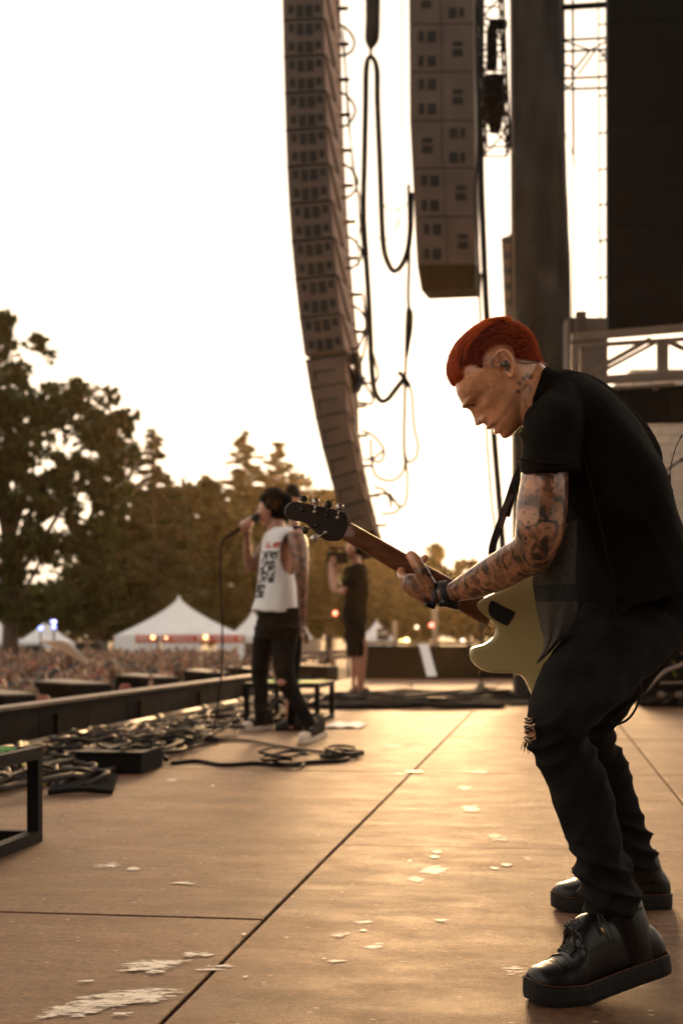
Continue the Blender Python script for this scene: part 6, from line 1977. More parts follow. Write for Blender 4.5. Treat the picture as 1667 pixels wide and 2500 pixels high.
# ---- boots
M['leather'] = mat('black_leather', (.008, .0065, .0065), .36, .3, 40, bump=.05, bscale=260, spec=.4)
M['rubber'] = mat('black_rubber', (.012, .010, .009), .7, .3, 20, bump=.15, bscale=90, spec=.3)
M['stitch'] = mat('orange_stitch', (.22, .065, .02), .7, .3, 200)
M['lace'] = mat('lace', (.020, .016, .015), .7, .3, 60)
def boot(toe, heel, lift, shaft_secs, label=None, laces=True):
    """toe, heel: ground points of the sole's ends; lift: heel raised"""
    toe = np.asarray(toe, float); heel = np.asarray(heel, float)
    L_ = np.linalg.norm((toe - heel)[:2]); f = nrm(V(*(toe - heel)[:2], 0)); sd = V(-f[1], f[0], 0)
    root = empty('boot', toe); root.parent = GT; root.matrix_parent_inverse = GT.matrix_basis.inverted()
    if label: root['label'] = label
    def T(x, y, z):
        """x 0 heel..1 toe, y side (m), z up; bends at the ball"""
        ball = .66
        zz = z; xx = x * L_
        if x < ball and lift > 0:
            a = math.atan2(lift, ball * L_)
            r = (ball - x) * L_
            xx = ball * L_ - r * math.cos(a) - z * math.sin(a) * -1 * 0
            zz = z * math.cos(a) + r * math.sin(a)
            xx += z * math.sin(a)
        elif x > .86:
            zz = z + .012 * ((x - .86) / .14) ** 2          # toe spring
        return heel * V(1, 1, 0) + f * xx + sd * y + V(0, 0, zz)
    xs = np.concatenate([np.linspace(0, .1, 10)[:-1], np.linspace(.1, .86, 36)[:-1], np.linspace(.86, 1, 18)])
    def hw(x):
        return np.interp(x, [0, .008, .03, .06, .10, .3, .5, .7, .8, .87, .92, .955, .98, .993, 1], [.004, .014, .025, .031, .035, .036, .041, .050, .050, .046, .039, .031, .021, .012, .003])
    def ring(scale, z, grow=0.0):
        pts = [T(x, (hw(x) + grow) * scale, z) for x in xs] + [T(x, -(hw(x) + grow) * scale, z) for x in xs[::-1]]
        return pts
    # thick sole
    q = MB(); R_ = [ring(1, .004, .005), ring(1, .0, .003), ring(1, .012, .007), ring(1, .034, .007), ring(1, .038, .005)]
    order = [R_[1], R_[0], R_[2], R_[3], R_[4]]
    n_ = len(order[0]); vs = np.concatenate([np.array(o_) for o_ in order]); fs = [tuple(range(n_ - 1, -1, -1)), tuple(range(4 * n_, 5 * n_))]
    for k in range(4):
        for i in range(n_):
            j = (i + 1) % n_; fs.append((k * n_ + i, k * n_ + j, (k + 1) * n_ + j, (k + 1) * n_ + i))
    q.add(vs, fs); q.build('sole', M['rubber'], root)
    q = MB(); rr = ring(1, .0395, .0045); q.tube(rr + [rr[0]], .0022, 6); q.build('welt', M['leather'], root, smooth=True)
    # stitches as short dashes
    q = MB(); rr = ring(1, .0418, .0052)
    for i in range(0, len(rr) - 1):
        a, b_ = rr[i], rr[i + 1]
        if np.linalg.norm(b_ - a) > .002:
            m_ = max(1, int(np.linalg.norm(b_ - a) / .0055))
            for k in range(m_):
                q.tube([a + (b_ - a) * (k + .15) / m_, a + (b_ - a) * (k + .7) / m_], .0009, 4)
    tag(q.build('stitching', M['stitch'], root), kind='stuff')
    # upper: vamp + shaft, merged into one skin
    q = MB()
    secs = []
    for x in np.linspace(.02, .985, 22):
        top = np.interp(x, [0, .05, .15, .36, .5, .60, .68, .74, .80, .87, .95, 1.0], [.026, .056, .088, .118, .126, .112, .082, .058, .046, .040, .029, .008])
        w_ = hw(x) * np.interp(x, [0, .3, .6, 1], [1.02, .98, 1.0, 1.0])
        c = T(x, 0, .036 + top / 2 - .012); u = T(x, 0, .036 + top) - T(x, 0, .036)
        secs.append((c, sd * w_, nrm(u) * (top / 2 + .012)))
    q.loft(secs, 26, 2, 2.5)
    q.loft(shaft_secs, 26, 4, 2.2)
    um = remesh(q, .003, 5, 'upper', .5)
    co = get_co(um)
    um.materials.append(M['leather']); up = obj('upper', um, root)
    if laces:
        # facing panel edge and crossing laces up the instep
        from mathutils.bvhtree import BVHTree
        bv = BVHTree.FromPolygons([tuple(c) for c in get_co(um)], [list(p_.vertices) for p_ in um.polygons])
        def onto(x, y):
            p0 = T(x, y, .30); f0 = T(x, y, 0.0)
            hit = bv.ray_cast(Vector(p0), Vector(nrm(f0 - p0)))
            if hit[0] is None: return T(x, y, .1)
            return np.array(hit[0]) + np.array(hit[1]) * (.0016 if hit[1].z > 0 else -.0016)
        la = MB(); ey = MB()
        prev = None
        for k in range(6):
            x = .735 - k * .027
            rowp = [onto(x, yy) for yy in (.023, .012, 0, -.012, -.023)]
            la.tube(smooth_path(rowp, 3), .0015, 5)
            if prev is not None:
                for s1 in (1, -1):
                    cr = [onto(x + .027 - .027 * g, s1 * (.023 - .046 * g)) for g in np.linspace(0, 1, 5)]
                    la.tube(smooth_path([c_ + V(0, 0, .0012) for c_ in cr], 3), .0014, 5)
            prev = rowp
            for e in (rowp[0], rowp[-1]):
                ey.ell(e, (.0035, 0, 0), (0, .0035, 0), (0, 0, .0035), 8, 6)
        sm1 = MB()
        sm1.tube(smooth_path([onto(.755 + .02 * abs(yy) / .04, yy) for yy in (.042, .03, .015, 0, -.015, -.03, -.042)], 3), .0016, 5)
        sm1.tube(smooth_path([onto(.80 + .03 * abs(yy) / .04, yy) for yy in (.040, .02, 0, -.02, -.040)], 3), .0010, 5)
        for sy in (.030, -.030):
            sm1.tube(smooth_path([onto(xx, sy) for xx in (.74, .70, .66, .62, .58)], 3), .0011, 5)
        sm1.build('seams', M['leather'], up, smooth=True)
        la.build('laces', M['lace'], up, smooth=True); ey.build('eyelets', M['rubber'], up, smooth=True)
    return root, T
nb, nT = boot(G(1284, 2452) + V(.0, 0, 0), V((1634 - 833.5) / FPX * 2.90, 2.90, 0), .046,
              [S(1446, 2200, 1562, 2190, 2.868, .044), S(1434, 2240, 1578, 2238, 2.868, .048), S(1430, 2290, 1592, 2296, 2.868, .046), S(1450, 2350, 1598, 2345, 2.87, .04)], 'black lace-up boot nearest the camera, heel raised')
# loose lace ends
q = MB(); q.tube(smooth_path([P(1458, 2232, 2.81), P(1466, 2262, 2.80), P(1474, 2282, 2.80)]), .0017, 5); q.tube(smooth_path([P(1466, 2232, 2.81), P(1482, 2258, 2.80), P(1500, 2300, 2.802)]), .0015, 5); q.build('loose_lace', M['lace'], nb, smooth=True)
q = MB(); q.tube([P(1468, 2264, 2.799), P(1474, 2282, 2.799)], .0026, 6); q.build('lace_tip', mat('brass_tip', (.5, .3, .12), .3, .2, 30, metal=.8), nb, smooth=True)
q = MB(); q.tube(smooth_path([P(1415, 2375, 2.795), P(1425, 2345, 2.80), P(1455, 2300, 2.81), P(1468, 2240, 2.815)]), .0012, 5); q.build('facing_edge', M['leather'], nb, smooth=True)
boot(V((1346 - 833.5) / FPX * 3.74, 3.74, 0), V((1636 - 833.5) / FPX * 3.79, 3.79, 0), 0.0,
     [S(1505, 2070, 1600, 2070, 3.775, .04), S(1498, 2105, 1610, 2105, 3.775, .044), S(1500, 2150, 1624, 2150, 3.778, .04)], 'black lace-up boot behind, flat on the deck', laces=False)

# ---- wrist things
q = MB()
def band(xl0, yl0, xr0, yr0, xl1, yl1, xr1, yr1, Y, dep, name, m, ex=2.2):
    qq = MB(); qq.loft([S(xl0, yl0, xr0, yr0, Y, dep), S((xl0 + xl1) / 2, (yl0 + yl1) / 2, (xr0 + xr1) / 2, (yr0 + yr1) / 2, Y, dep * 1.02), S(xl1, yl1, xr1, yr1, Y, dep)], 24, 2, ex); return qq.build(name, m, GT, smooth=True)
wb = band(1066, 1420, 1078, 1478, 1088, 1416, 1102, 1474, 3.26, .030, 'watch_strap', mat('watch_strap', (.035, .028, .028), .55, .2, 30))
q = MB(); q.loft([(P(1096, 1482, 3.246), V(.022, 0, 0), V(0, .018, 0)), (P(1092, 1470, 3.245), V(.023, 0, 0), V(0, .019, 0))], 20, 2, 4); q.loft([(P(1094, 1484, 3.238), V(.021, 0, -.006), V(0, .017, 0)), (P(1097, 1466, 3.238), V(.022, 0, -.006), V(0, .018, 0))], 20, 2, 4); q.build('watch_case', mat('watch_case', (.012, .010, .012), .2, .2, 30), wb, smooth=True)
band(1048, 1424, 1052, 1482, 1058, 1422, 1064, 1480, 3.268, .028, 'fabric_wristband', mat('grey_band', (.16, .12, .125), .8, .6, 120))
q = MB(); q.box(P(1050, 1480, 3.255), (.010, 0, -.003), (0, .02, 0), (.001, 0, .004)); q.build('wristband_clasp', M['black_metal'], GT)
q = MB()
for k in range(8):
    a = k * .8; q.tube([P(1048, 1404, 3.236), P(1048 + 6 * math.cos(a), 1404 + 5 * math.sin(a), 3.234)], .0008, 4)
q.tube(smooth_path([P(1046, 1402, 3.237), P(1052, 1412, 3.24), P(1058, 1424, 3.244)]), .002, 5); q.build('thread_bracelet', M['lace'], GT)
# ------------------------------------------------------------------ the guitar
YG = 3.32
GU = empty('electric_guitar', P(1300, 1560, YG)); tag(GU, 'cream electric guitar seen from behind, neck pointing up to the left', 'guitar')
M['cream'] = mat('cream_lacquer', (.48, .39, .18), .22, .06, 3, spec=.5, coat=.5)
M['rosewood'] = mat('roasted_maple', (.14, .048, .018), .38, .3, 14, stretch=(1, 1, 6), coat=.15)
M['dark_wood'] = mat('dark_headstock', (.022, .012, .009), .35, .3, 16)
M['chrome'] = mat('chrome', (.5, .47, .44), .22, .15, 30, metal=1.0)
def cr_closed(pts, sub=8):
    pts = [np.array(p, float) for p in pts]; k = len(pts); out = []
    for i in range(k):
        p0, p1, p2, p3 = pts[(i - 1) % k], pts[i], pts[(i + 1) % k], pts[(i + 2) % k]
        for s_ in range(sub):
            t = s_ / sub
            out.append(0.5 * ((2 * p1) + (-p0 + p2) * t + (2 * p0 - 5 * p1 + 4 * p2 - p3) * t * t + (-p0 + 3 * p1 - 3 * p2 + p3) * t ** 3))
    return np.array(out)
outl = [(1164, 1470), (1163, 1484), (1178, 1501), (1203, 1522), (1208, 1540), (1200, 1559), (1178, 1574), (1153, 1581), (1144, 1597), (1158, 1622), (1187, 1639), (1222, 1643), (1262, 1645), (1281, 1660), (1296, 1692), (1320, 1722), (1365, 1740), (1425, 1728), (1465, 1690), (1478, 1640), (1460, 1590), (1420, 1540), (1395, 1490), (1375, 1430), (1335, 1392), (1290, 1392), (1250, 1415), (1222, 1440), (1190, 1455)]
oc = cr_closed(outl, 7)
q = MB(); q.prism([P(x, y, YG) * V(1, 0, 1) + V(0, YG - .0225, 0) for x, y in oc], V(0, .045, 0))
gme2 = remesh(q, .0026, 34, 'body', .5); gme2.materials.append(M['cream']); gb = obj('body', gme2, GU)
# back cavity cover
cv = cr_closed([(1196, 1470), (1203, 1467), (1228, 1480), (1254, 1493), (1255, 1500), (1241, 1524), (1233, 1526), (1204, 1511), (1193, 1497), (1192, 1482)], 4)
q = MB(); q.prism([P(x, y, YG - .0245) for x, y in cv], V(0, .006, 0)); q.build('cavity_cover', mat('cover_plastic', (.008, .008, .008), .4, .2, 10), gb)
# neck: half-round back, dark fretboard on the far side
A, B = np.array([846., 1296.]), np.array([1200., 1503.])
ax = nrm(P(B[0], B[1], YG) - P(A[0], A[1], YG)); pr = nrm(np.cross(ax, V(0, 1, 0)))
secs = []
for t in np.linspace(0, 1, 8):
    c = P(*(A + (B - A) * t), YG + .006); wd = .0215 + .0075 * t
    secs.append((c, pr * wd, V(0, .016 + .003 * t, 0)))
q = MB(); q.loft(secs, 22, 2, 2.4); nk = q.build('neck', M['rosewood'], GU, smooth=True)
q = MB()
fb0 = [P(*A, YG + .021) + pr * .0215, P(*B, YG + .021) + pr * .029, P(*B, YG + .021) - pr * .029, P(*A, YG + .021) - pr * .0215]
q.prism(fb0, V(0, .006, 0)); fbo = q.build('fretboard', M['dark_wood'], nk)
for f in range(1, 17):
    t = (1 - 2 ** (-f / 12)) / .62
    if t > 1: break
    c = P(*(A + (B - A) * t), YG + .0285); q = MB(); q.tube([c + pr * (.0215 + .0075 * t), c - pr * (.0215 + .0075 * t)], .0012, 5); q.build('fret', M['chrome'], fbo)
for s_ in range(6):
    q = MB(); o_ = (s_ - 2.5) * .0068; q.tube([P(740, 1250, YG + .03) + pr * o_, P(*A, YG + .031) + pr * o_, P(1420, 1632, YG + .034) + pr * o_ * 1.4], .0005, 4); q.build('string', M['chrome'], fbo)
# headstock, four tuners above and two below
hs_ = cr_closed([(695, 1247), (700, 1234), (716, 1225), (738, 1227), (790, 1238), (828, 1246), (846, 1254), (850, 1276), (838, 1314), (818, 1322), (795, 1320), (779, 1308), (758, 1288), (741, 1276), (722, 1272), (706, 1268), (697, 1260)], 5)
k = len(hs_); tn = np.roll(hs_, -1, 0) - np.roll(hs_, 1, 0); tn /= np.linalg.norm(tn, axis=1)[:, None]; hn = np.stack([-tn[:, 1], tn[:, 0]], 1)
hc = np.array([775., 1275.])
if np.mean(np.sum((hc - hs_) * hn, axis=1)) < 0: hn = -hn
q = MB(); ringsH = []
for ins, y in ((2.5, -.0075), (.8, -.0068), (0, -.0045), (0, .0045), (.8, .0068), (2.5, .0075)):
    ringsH.append([P(*(p + n_ * ins), YG + .008) + V(0, y, 0) for p, n_ in zip(hs_, hn)])
vs = np.concatenate([np.array(r) for r in ringsH]); fs = []
for i in range(5):
    for j in range(k):
        j2 = (j + 1) % k; fs.append((i * k + j, i * k + j2, (i + 1) * k + j2, (i + 1) * k + j))
fs.append(tuple(range(k - 1, -1, -1))); fs.append(tuple(5 * k + j for j in range(k)))
q.add(vs, fs); hd = q.build('headstock', M['dark_wood'], nk, smooth=True)
for p in hd.data.polygons:
    if len(p.vertices) > 10: p.use_smooth = False
def tuner(base, knob, metalm):
    b0 = P(base[0], base[1], YG - .004); k0 = P(knob[0], knob[1], YG - .002)
    d = nrm(k0 - b0)
    r = MB(); r.ell(b0, (.0055, 0, 0), (0, .005, 0), (0, 0, .0055), 12, 8); r.tube([b0, k0], .0026, 8)
    sd = nrm(np.cross(d, V(0, 1, 0)))
    r.loft([(k0 - d * .006, sd * .006, V(0, .004, 0)), (k0 - d * .003, sd * .0085, V(0, .006, 0)), (k0 + d * .004, sd * .009, V(0, .0065, 0)), (k0 + d * .008, sd * .007, V(0, .005, 0))], 14, 3, 3)
    r.build('tuning_peg', metalm, hd, smooth=True)
M['peg_dark'] = mat('dark_nickel', (.05, .042, .038), .25, .3, 30, metal=.8)
for i, (b0, k0) in enumerate((((738, 1244), (741, 1219)), ((768, 1250), (771, 1226)), ((797, 1257), (801, 1233)), ((824, 1264), (829, 1239)), ((772, 1283), (746, 1294)), ((795, 1300), (768, 1315)))):
    tuner(b0, k0, M['chrome'] if i in (1, 3, 5) else M['peg_dark'])
# strap: up from the horn to the chest, round the back to the tail
def ribbon(pts, wpx_dir, w, name, m, par, th=.002):
    pts = smooth_path([P(*p) for p in pts], 6); q = MB(); kk = len(pts); vs = []
    for i in range(kk):
        t = nrm(pts[min(i + 1, kk - 1)] - pts[max(i - 1, 0)]); sd = nrm(np.cross(t, np.asarray(wpx_dir, float))); 
        n_ = nrm(np.cross(sd, t))
        for a, b_ in ((-1, -1), (1, -1), (1, 1), (-1, 1)): vs.append(pts[i] + sd * w * a + n_ * th * b_)
    fs = [(0, 1, 2, 3), ((kk - 1) * 4 + 3, (kk - 1) * 4 + 2, (kk - 1) * 4 + 1, (kk - 1) * 4)]
    for i in range(kk - 1):
        for j in range(4):
            j2 = (j + 1) % 4; fs.append((i * 4 + j, (i + 1) * 4 + j, (i + 1) * 4 + j2, i * 4 + j2))
    q.add(vs, fs); return q.build(name, m, par)
M['webbing'] = mat('black_webbing', (.022, .017, .014), .8, .3, 80, bump=.4, bscale=300)
stp = ribbon([(1215, 1440, 3.33), (1200, 1350, 3.30), (1222, 1275, 3.28), (1243, 1215, 3.26), (1258, 1170, 3.24), (1290, 1090, 3.3)], (0, 1, 0), .0085, 'strap', M['webbing'], GU)
ribbon([(1222, 1290, 3.282), (1234, 1240, 3.265), (1246, 1215, 3.257), (1252, 1190, 3.25)], (0, 1, 0), .005, 'strap_adjuster', mat('grey_plastic', (.10, .08, .075), .4, .2, 30), stp)
ribbon([(1240, 1262, 3.278), (1250, 1220, 3.265), (1258, 1190, 3.255)], (0, 1, 0), .004, 'strap_tail', M['webbing'], stp)
ribbon([(1330, 945, 3.16), (1390, 922, 3.14), (1447, 936, 3.17), (1500, 974, 3.2), (1553, 1028, 3.2), (1588, 1080, 3.2), (1602, 1128, 3.22), (1598, 1200, 3.32), (1560, 1350, 3.46)], (0, 1, 0), .014, 'back_strap', M['webbing'], stp)
q = MB(); q.loft([S(1251, 1176, 1276, 1166, 3.2, .02), S(1256, 1196, 1272, 1208, 3.2, .012), S(1262, 1206, 1270, 1214, 3.2, .006)], 14, 3); q.build('shirt_flap', M['shirt'], shirt, smooth=True)
# ---- wireless pack on his back and its antenna; small box at the seat
wp = empty('wireless_pack', P(1634, 1220, 3.2)); tag(wp, 'black wireless transmitter pack with thin antenna on the guitarist\'s back', 'transmitter')
q = MB(); q.prism([P(1627, 1186, 3.16), P(1642, 1194, 3.16), P(1640, 1226, 3.16), P(1630, 1226, 3.16)], V(0, .06, 0)); q.build('case', M['black_metal'], wp)
q = MB(); q.tube([P(1631, 1188, 3.19), P(1633, 1170, 3.19), P(1634, 1155, 3.19)], [.0042, .0036, .0012], 8); q.tube([P(1634, 1156, 3.19), P(1638, 1130, 3.19), P(1649, 1090, 3.19), P(1660, 1068, 3.19)], .0010, 6); q.tube([P(1660, 1070, 3.19), P(1664, 1061, 3.19)], .0018, 6); q.build('antenna', M['black_metal'], wp, smooth=True)
q = MB(); q.tube(smooth_path([P(1603, 1140, 3.19), P(1612, 1134, 3.19), P(1618, 1145, 3.19), P(1621, 1165, 3.19), P(1621, 1182, 3.19)]), .0022, 6); q.build('lead', M['cable'], wp, smooth=True)
q = MB(); q.prism([P(1624, 1578, 3.2), P(1662, 1530, 3.2), P(1674, 1536, 3.2), P(1634, 1584, 3.2)], V(0, .06, 0)); tag(q.build('belt_pack', M['black_metal']), 'small black pack clipped at the guitarist\'s belt', 'belt pack')
q = MB(); q.tube(smooth_path([P(1560, 1650, 3.2), P(1563, 1680, 3.2), P(1560, 1705, 3.2), P(1548, 1735, 3.2), P(1530, 1757, 3.2), P(1505, 1768, 3.2), P(1490, 1762, 3.2)]), .0028, 6); tag(q.build('guitar_lead', M['cable'], smooth=True), 'thin black lead curving down behind the guitarist\'s knee', 'cable')

# ------------------------------------------------------------------ the singer
YV = 9.88
SG = empty('person', G(690, 1810)); tag(SG, 'dark-haired singer in a white printed tank top and black jeans holding a microphone', 'person')
def Sv(xl, yl, xr, yr, dep, Y=YV):
    return S(xl, yl, xr, yr, Y, dep)
b = MB()
# head in profile to the left
b.loft([Sv(640, 1285, 668, 1268, .055), Sv(637, 1274, 680, 1262, .06), Sv(633, 1262, 692, 1250, .07), Sv(631, 1250, 700, 1242, .077), Sv(632, 1236, 704, 1232, .08), Sv(636, 1222, 705, 1222, .078), Sv(644, 1208, 698, 1210, .06), Sv(660, 1200, 684, 1202, .025)], 20, 3)
b.ell(P(630, 1253, YV), (.02, 0, -.004), (0, .014, 0), (0, 0, .017), 10, 8)          # nose
b.ell(P(634, 1267, YV), (.012, 0, 0), (0, .02, 0), (0, 0, .010), 10, 8)              # lips
b.ell(P(675, 1250, YV - .075), (.018, 0, 0), (0, .012, 0), (0, 0, .03), 10, 8)       # ear
b.loft([Sv(655, 1305, 700, 1290, .06), Sv(652, 1285, 692, 1268, .055), Sv(652, 1270, 695, 1255, .05)], 16, 3)
b.loft([Sv(655, 1310, 728, 1302, .14), Sv(650, 1360, 720, 1355, .15), Sv(645, 1430, 712, 1430, .13), Sv(645, 1500, 715, 1500, .12)], 20, 3)
# near arm hanging
VA_ = [Sv(700, 1300, 738, 1290, .05, YV - .16), Sv(703, 1320, 752, 1330, .06, YV - .2), Sv(712, 1370, 754, 1375, .055, YV - .22), Sv(719, 1410, 752, 1420, .048, YV - .22), Sv(726, 1450, 750, 1460, .044, YV - .2), Sv(730, 1495, 748, 1500, .034, YV - .18), Sv(734, 1525, 747, 1528, .028, YV - .17)]
b.loft(VA_, 18, 4)
b.loft([Sv(733, 1525, 747, 1528, .03, YV - .17), Sv(733, 1540, 750, 1542, .035, YV - .17), Sv(737, 1552, 753, 1554, .03, YV - .17)], 12, 3)
def vfing(pts, r, mbx=b):
    pp_ = smooth_path([P(*p) for p in pts], 4); mbx.tube(pp_, r, 8); mbx.ell(pp_[-1], (r, 0, 0), (0, r, 0), (0, 0, r), 8, 6)
for k in range(4):
    vfing([(741 + k * 3, 1548, YV - .15 - k * .015), (744 + k * 3, 1560, YV - .15 - k * .015), (746 + k * 2.6, 1570 - k, YV - .16 - k * .012)], .010)
vfing([(736, 1542, YV - .2), (737, 1552, YV - .21), (741, 1560, YV - .21)], .011)
# far arm holding the microphone up
b.loft([Sv(632, 1330, 668, 1310, .05, YV + .18), Sv(612, 1370, 645, 1378, .05, YV + .2), Sv(600, 1398, 632, 1400, .046, YV + .2), Sv(596, 1375, 622, 1388, .042, YV + .18), Sv(595, 1335, 616, 1340, .036, YV + .12), Sv(596, 1305, 612, 1308, .03, YV + .06)], 16, 4)
b.loft([Sv(595, 1306, 613, 1308, .028, YV + .05), Sv(588, 1288, 614, 1292, .035, YV + .03), Sv(588, 1272, 612, 1270, .034, YV + .02)], 12, 3)
for k in range(4):      # fingers wrapped round the microphone
    x = 590 + k * 7.5; y = 1290 - k * 5
    vfing([(x + 3, y - 14, YV + .03), (x - 2, y - 10, YV - .03), (x + 1, y + 3, YV - .04), (x + 5, y + 6, YV - .01)], .010)
vfing([(604, 1296, YV - .01), (610, 1284, YV - .04), (616, 1274, YV - .035)], .012)
# legs
b.loft([Sv(642, 1500, 670, 1510, .06, YV + .07), Sv(628, 1600, 652, 1600, .05, YV + .1), Sv(626, 1690, 646, 1690, .04, YV + .1), Sv(628, 1770, 646, 1770, .034, YV + .1)], 14, 3)
b.loft([Sv(680, 1505, 710, 1505, .06, YV - .06), Sv(684, 1600, 706, 1590, .05, YV - .1), Sv(686, 1658, 706, 1643, .04, YV - .14), Sv(722, 1722, 740, 1715, .03, YV - .16), Sv(751, 1778, 766, 1772, .028, YV - .16)], 14, 3)
vme = remesh(b, .007, 3, 'singer_body')
co = get_co(vme); px_ = 833.5 + co[:, 0] / co[:, 1] * FPX; py_ = 1555 - (co[:, 2] - CAMH) / co[:, 1] * FPX
axs = [s_[0] for s_ in VA_]
dm = np.min([seg_d(co, axs[i], axs[i + 1]) for i in range(len(axs) - 1)], axis=0)
ik = np.clip((.12 - dm) / .03, 0, 1) * (py_ > 1300)
ik = np.maximum(ik, ((px_ < 640) & (py_ > 1300)).astype(float) * .8)
fattr(vme, 'ink', ik); fattr(vme, 'solid', np.zeros(len(co)))
vme.materials.append(skin_mat('skin_singer', (.44, .20, .125), True, .9)); obj('body', vme, SG)
# hair: tousled dark bob
q = MB()
q.loft([Sv(650, 1264, 700, 1270, .085), Sv(640, 1248, 712, 1262, .098), Sv(634, 1232, 717, 1248, .104), Sv(633, 1218, 717, 1230, .104), Sv(638, 1205, 712, 1214, .098), Sv(650, 1195, 698, 1202, .08), Sv(664, 1191, 684, 1195, .04)], 26, 4)
hme = remesh(q, .008, 1, 'hair')
# open the face side: push the hair behind the profile
co = get_co(hme); px_ = 833.5 + co[:, 0] / co[:, 1] * FPX; py_ = 1555 - (co[:, 2] - CAMH) / co[:, 1] * FPX
face = np.clip((662 - px_) / 14, 0, 1) * np.clip((py_ - 1238) / 8, 0, 1)
co[:, 0] += face * .085; set_co(hme, co)
wrinkle(hme, .022, 14, (1, 1, .6), 3.0, 3)
hme.materials.append(mat('black_hair', (.005, .0035, .003), .75, .4, 60, spec=.08)); obj('hair', hme, SG)
# tank top
tk = MB()
tk.loft([Sv(668, 1290, 712, 1284, .10), Sv(650, 1305, 724, 1298, .14), Sv(642, 1330, 727, 1325, .175), Sv(636, 1370, 724, 1370, .185), Sv(628, 1420, 724, 1420, .19), Sv(622, 1460, 726, 1462, .192), Sv(615, 1490, 727, 1498, .195)], 40, 6)
tme = remesh(tk, .009, 3, 'tank_top')
wrinkle(tme, .022, 5, (1.6, 1, .6), 1.0, 2)
co = get_co(tme); px_ = 833.5 + co[:, 0] / co[:, 1] * FPX; py_ = 1555 - (co[:, 2] - CAMH) / co[:, 1] * FPX
# armhole: cut a deep opening on the near side
bmx = bmesh.new(); bmx.from_mesh(tme)
def arm_open(c):
    x = 833.5 + c[0] / c[1] * FPX; y = 1555 - (c[2] - CAMH) / c[1] * FPX
    return c[1] < YV - .05 and ((x - 712) / 29) ** 2 + ((y - 1352) / 52) ** 2 < 1 or (c[1] > YV + .12 and ((x - 642) / 14) ** 2 + ((y - 1345) / 34) ** 2 < 1)
bmesh.ops.delete(bmx, geom=[f for f in bmx.faces if arm_open(f.calc_center_median())], context='FACES'); bmx.to_mesh(tme); bmx.free()
co = get_co(tme); px_ = 833.5 + co[:, 0] / co[:, 1] * FPX; py_ = 1555 - (co[:, 2] - CAMH) / co[:, 1] * FPX
vattr(tme, 'uvp', np.stack([px_ / 1000, py_ / 1000, np.zeros(len(px_))], 1))
def print_mat():
    m = bpy.data.materials.new('printed_cotton'); m.use_nodes = True; nt = m.node_tree; L = nt.links; bb = nt.nodes['Principled BSDF']; bb.inputs['Roughness'].default_value = .85
    a = nt.nodes.new('ShaderNodeAttribute'); a.attribute_name = 'uvp'
    s_ = nt.nodes.new('ShaderNodeSeparateXYZ'); L.new(a.outputs['Vector'], s_.inputs[0])
    def win(sock, lo, hi, soft):
        r = nt.nodes.new('ShaderNodeMapRange'); r.interpolation_type = 'SMOOTHSTEP'; L.new(sock, r.inputs[0]); r.inputs[1].default_value = lo; r.inputs[2].default_value = lo + soft
        r2 = nt.nodes.new('ShaderNodeMapRange'); r2.interpolation_type = 'SMOOTHSTEP'; L.new(sock, r2.inputs[0]); r2.inputs[1].default_value = hi - soft; r2.inputs[2].default_value = hi; r2.inputs[3].default_value = 1; r2.inputs[4].default_value = 0
        x = nt.nodes.new('ShaderNodeMath'); x.operation = 'MULTIPLY'; L.new(r.outputs[0], x.inputs[0]); L.new(r2.outputs[0], x.inputs[1]); return x.outputs[0]
    def mul(p, q_):
        x = nt.nodes.new('ShaderNodeMath'); x.operation = 'MULTIPLY'; L.new(p, x.inputs[0]); L.new(q_, x.inputs[1]); return x.outputs[0]
    def nz(sc, th, st=(1, 1, 1)):
        mp = nt.nodes.new('ShaderNodeMapping'); mp.inputs['Scale'].default_value = st; L.new(a.outputs['Vector'], mp.inputs['Vector'])
        n = nt.nodes.new('ShaderNodeTexNoise'); n.inputs['Scale'].default_value = sc; n.inputs['Detail'].default_value = 4; L.new(mp.outputs[0], n.inputs['Vector'])
        g = nt.nodes.new('ShaderNodeMapRange'); L.new(n.outputs['Fac'], g.inputs[0]); g.inputs[1].default_value = th; g.inputs[2].default_value = th + .03; return g.outputs[0]
    # slanted coordinate: the print follows the chest
    sk = nt.nodes.new('ShaderNodeMath'); sk.operation = 'MULTIPLY_ADD'; L.new(s_.outputs['Y'], sk.inputs[0]); sk.inputs[1].default_value = .16; L.new(s_.outputs['X'], sk.inputs[2])
    main = mul(mul(win(sk.outputs[0], .856, .897, .003), win(s_.outputs['Y'], 1.342, 1.425, .004)), nz(130, .45))
    low = mul(mul(win(sk.outputs[0], .856, .878, .003), win(s_.outputs['Y'], 1.424, 1.462, .004)), nz(110, .42))
    red = mul(mul(win(sk.outputs[0], .858, .900, .003), win(s_.outputs['Y'], 1.322, 1.340, .003)), nz(120, .46, (1.6, .5, 1)))
    def mix(f, c0, c1):
        x = nt.nodes.new('ShaderNodeMix'); x.data_type = 'RGBA'; L.new(f, x.inputs[0])
        if isinstance(c0, tuple): x.inputs[6].default_value = (*c0, 1)
        else: L.new(c0, x.inputs[6])
        x.inputs[7].default_value = (*c1, 1); return x.outputs[2]
    c = mix(main, (.86, .85, .88), (.03, .028, .028)); c = mix(low, c, (.04, .036, .036)); c = mix(red, c, (.5, .06, .04))
    L.new(c, bb.inputs['Base Color']); return m
tme.materials.append(print_mat()); tko = obj('tank_top', tme, SG); tko.modifiers.new('t', 'SOLIDIFY').thickness = .004
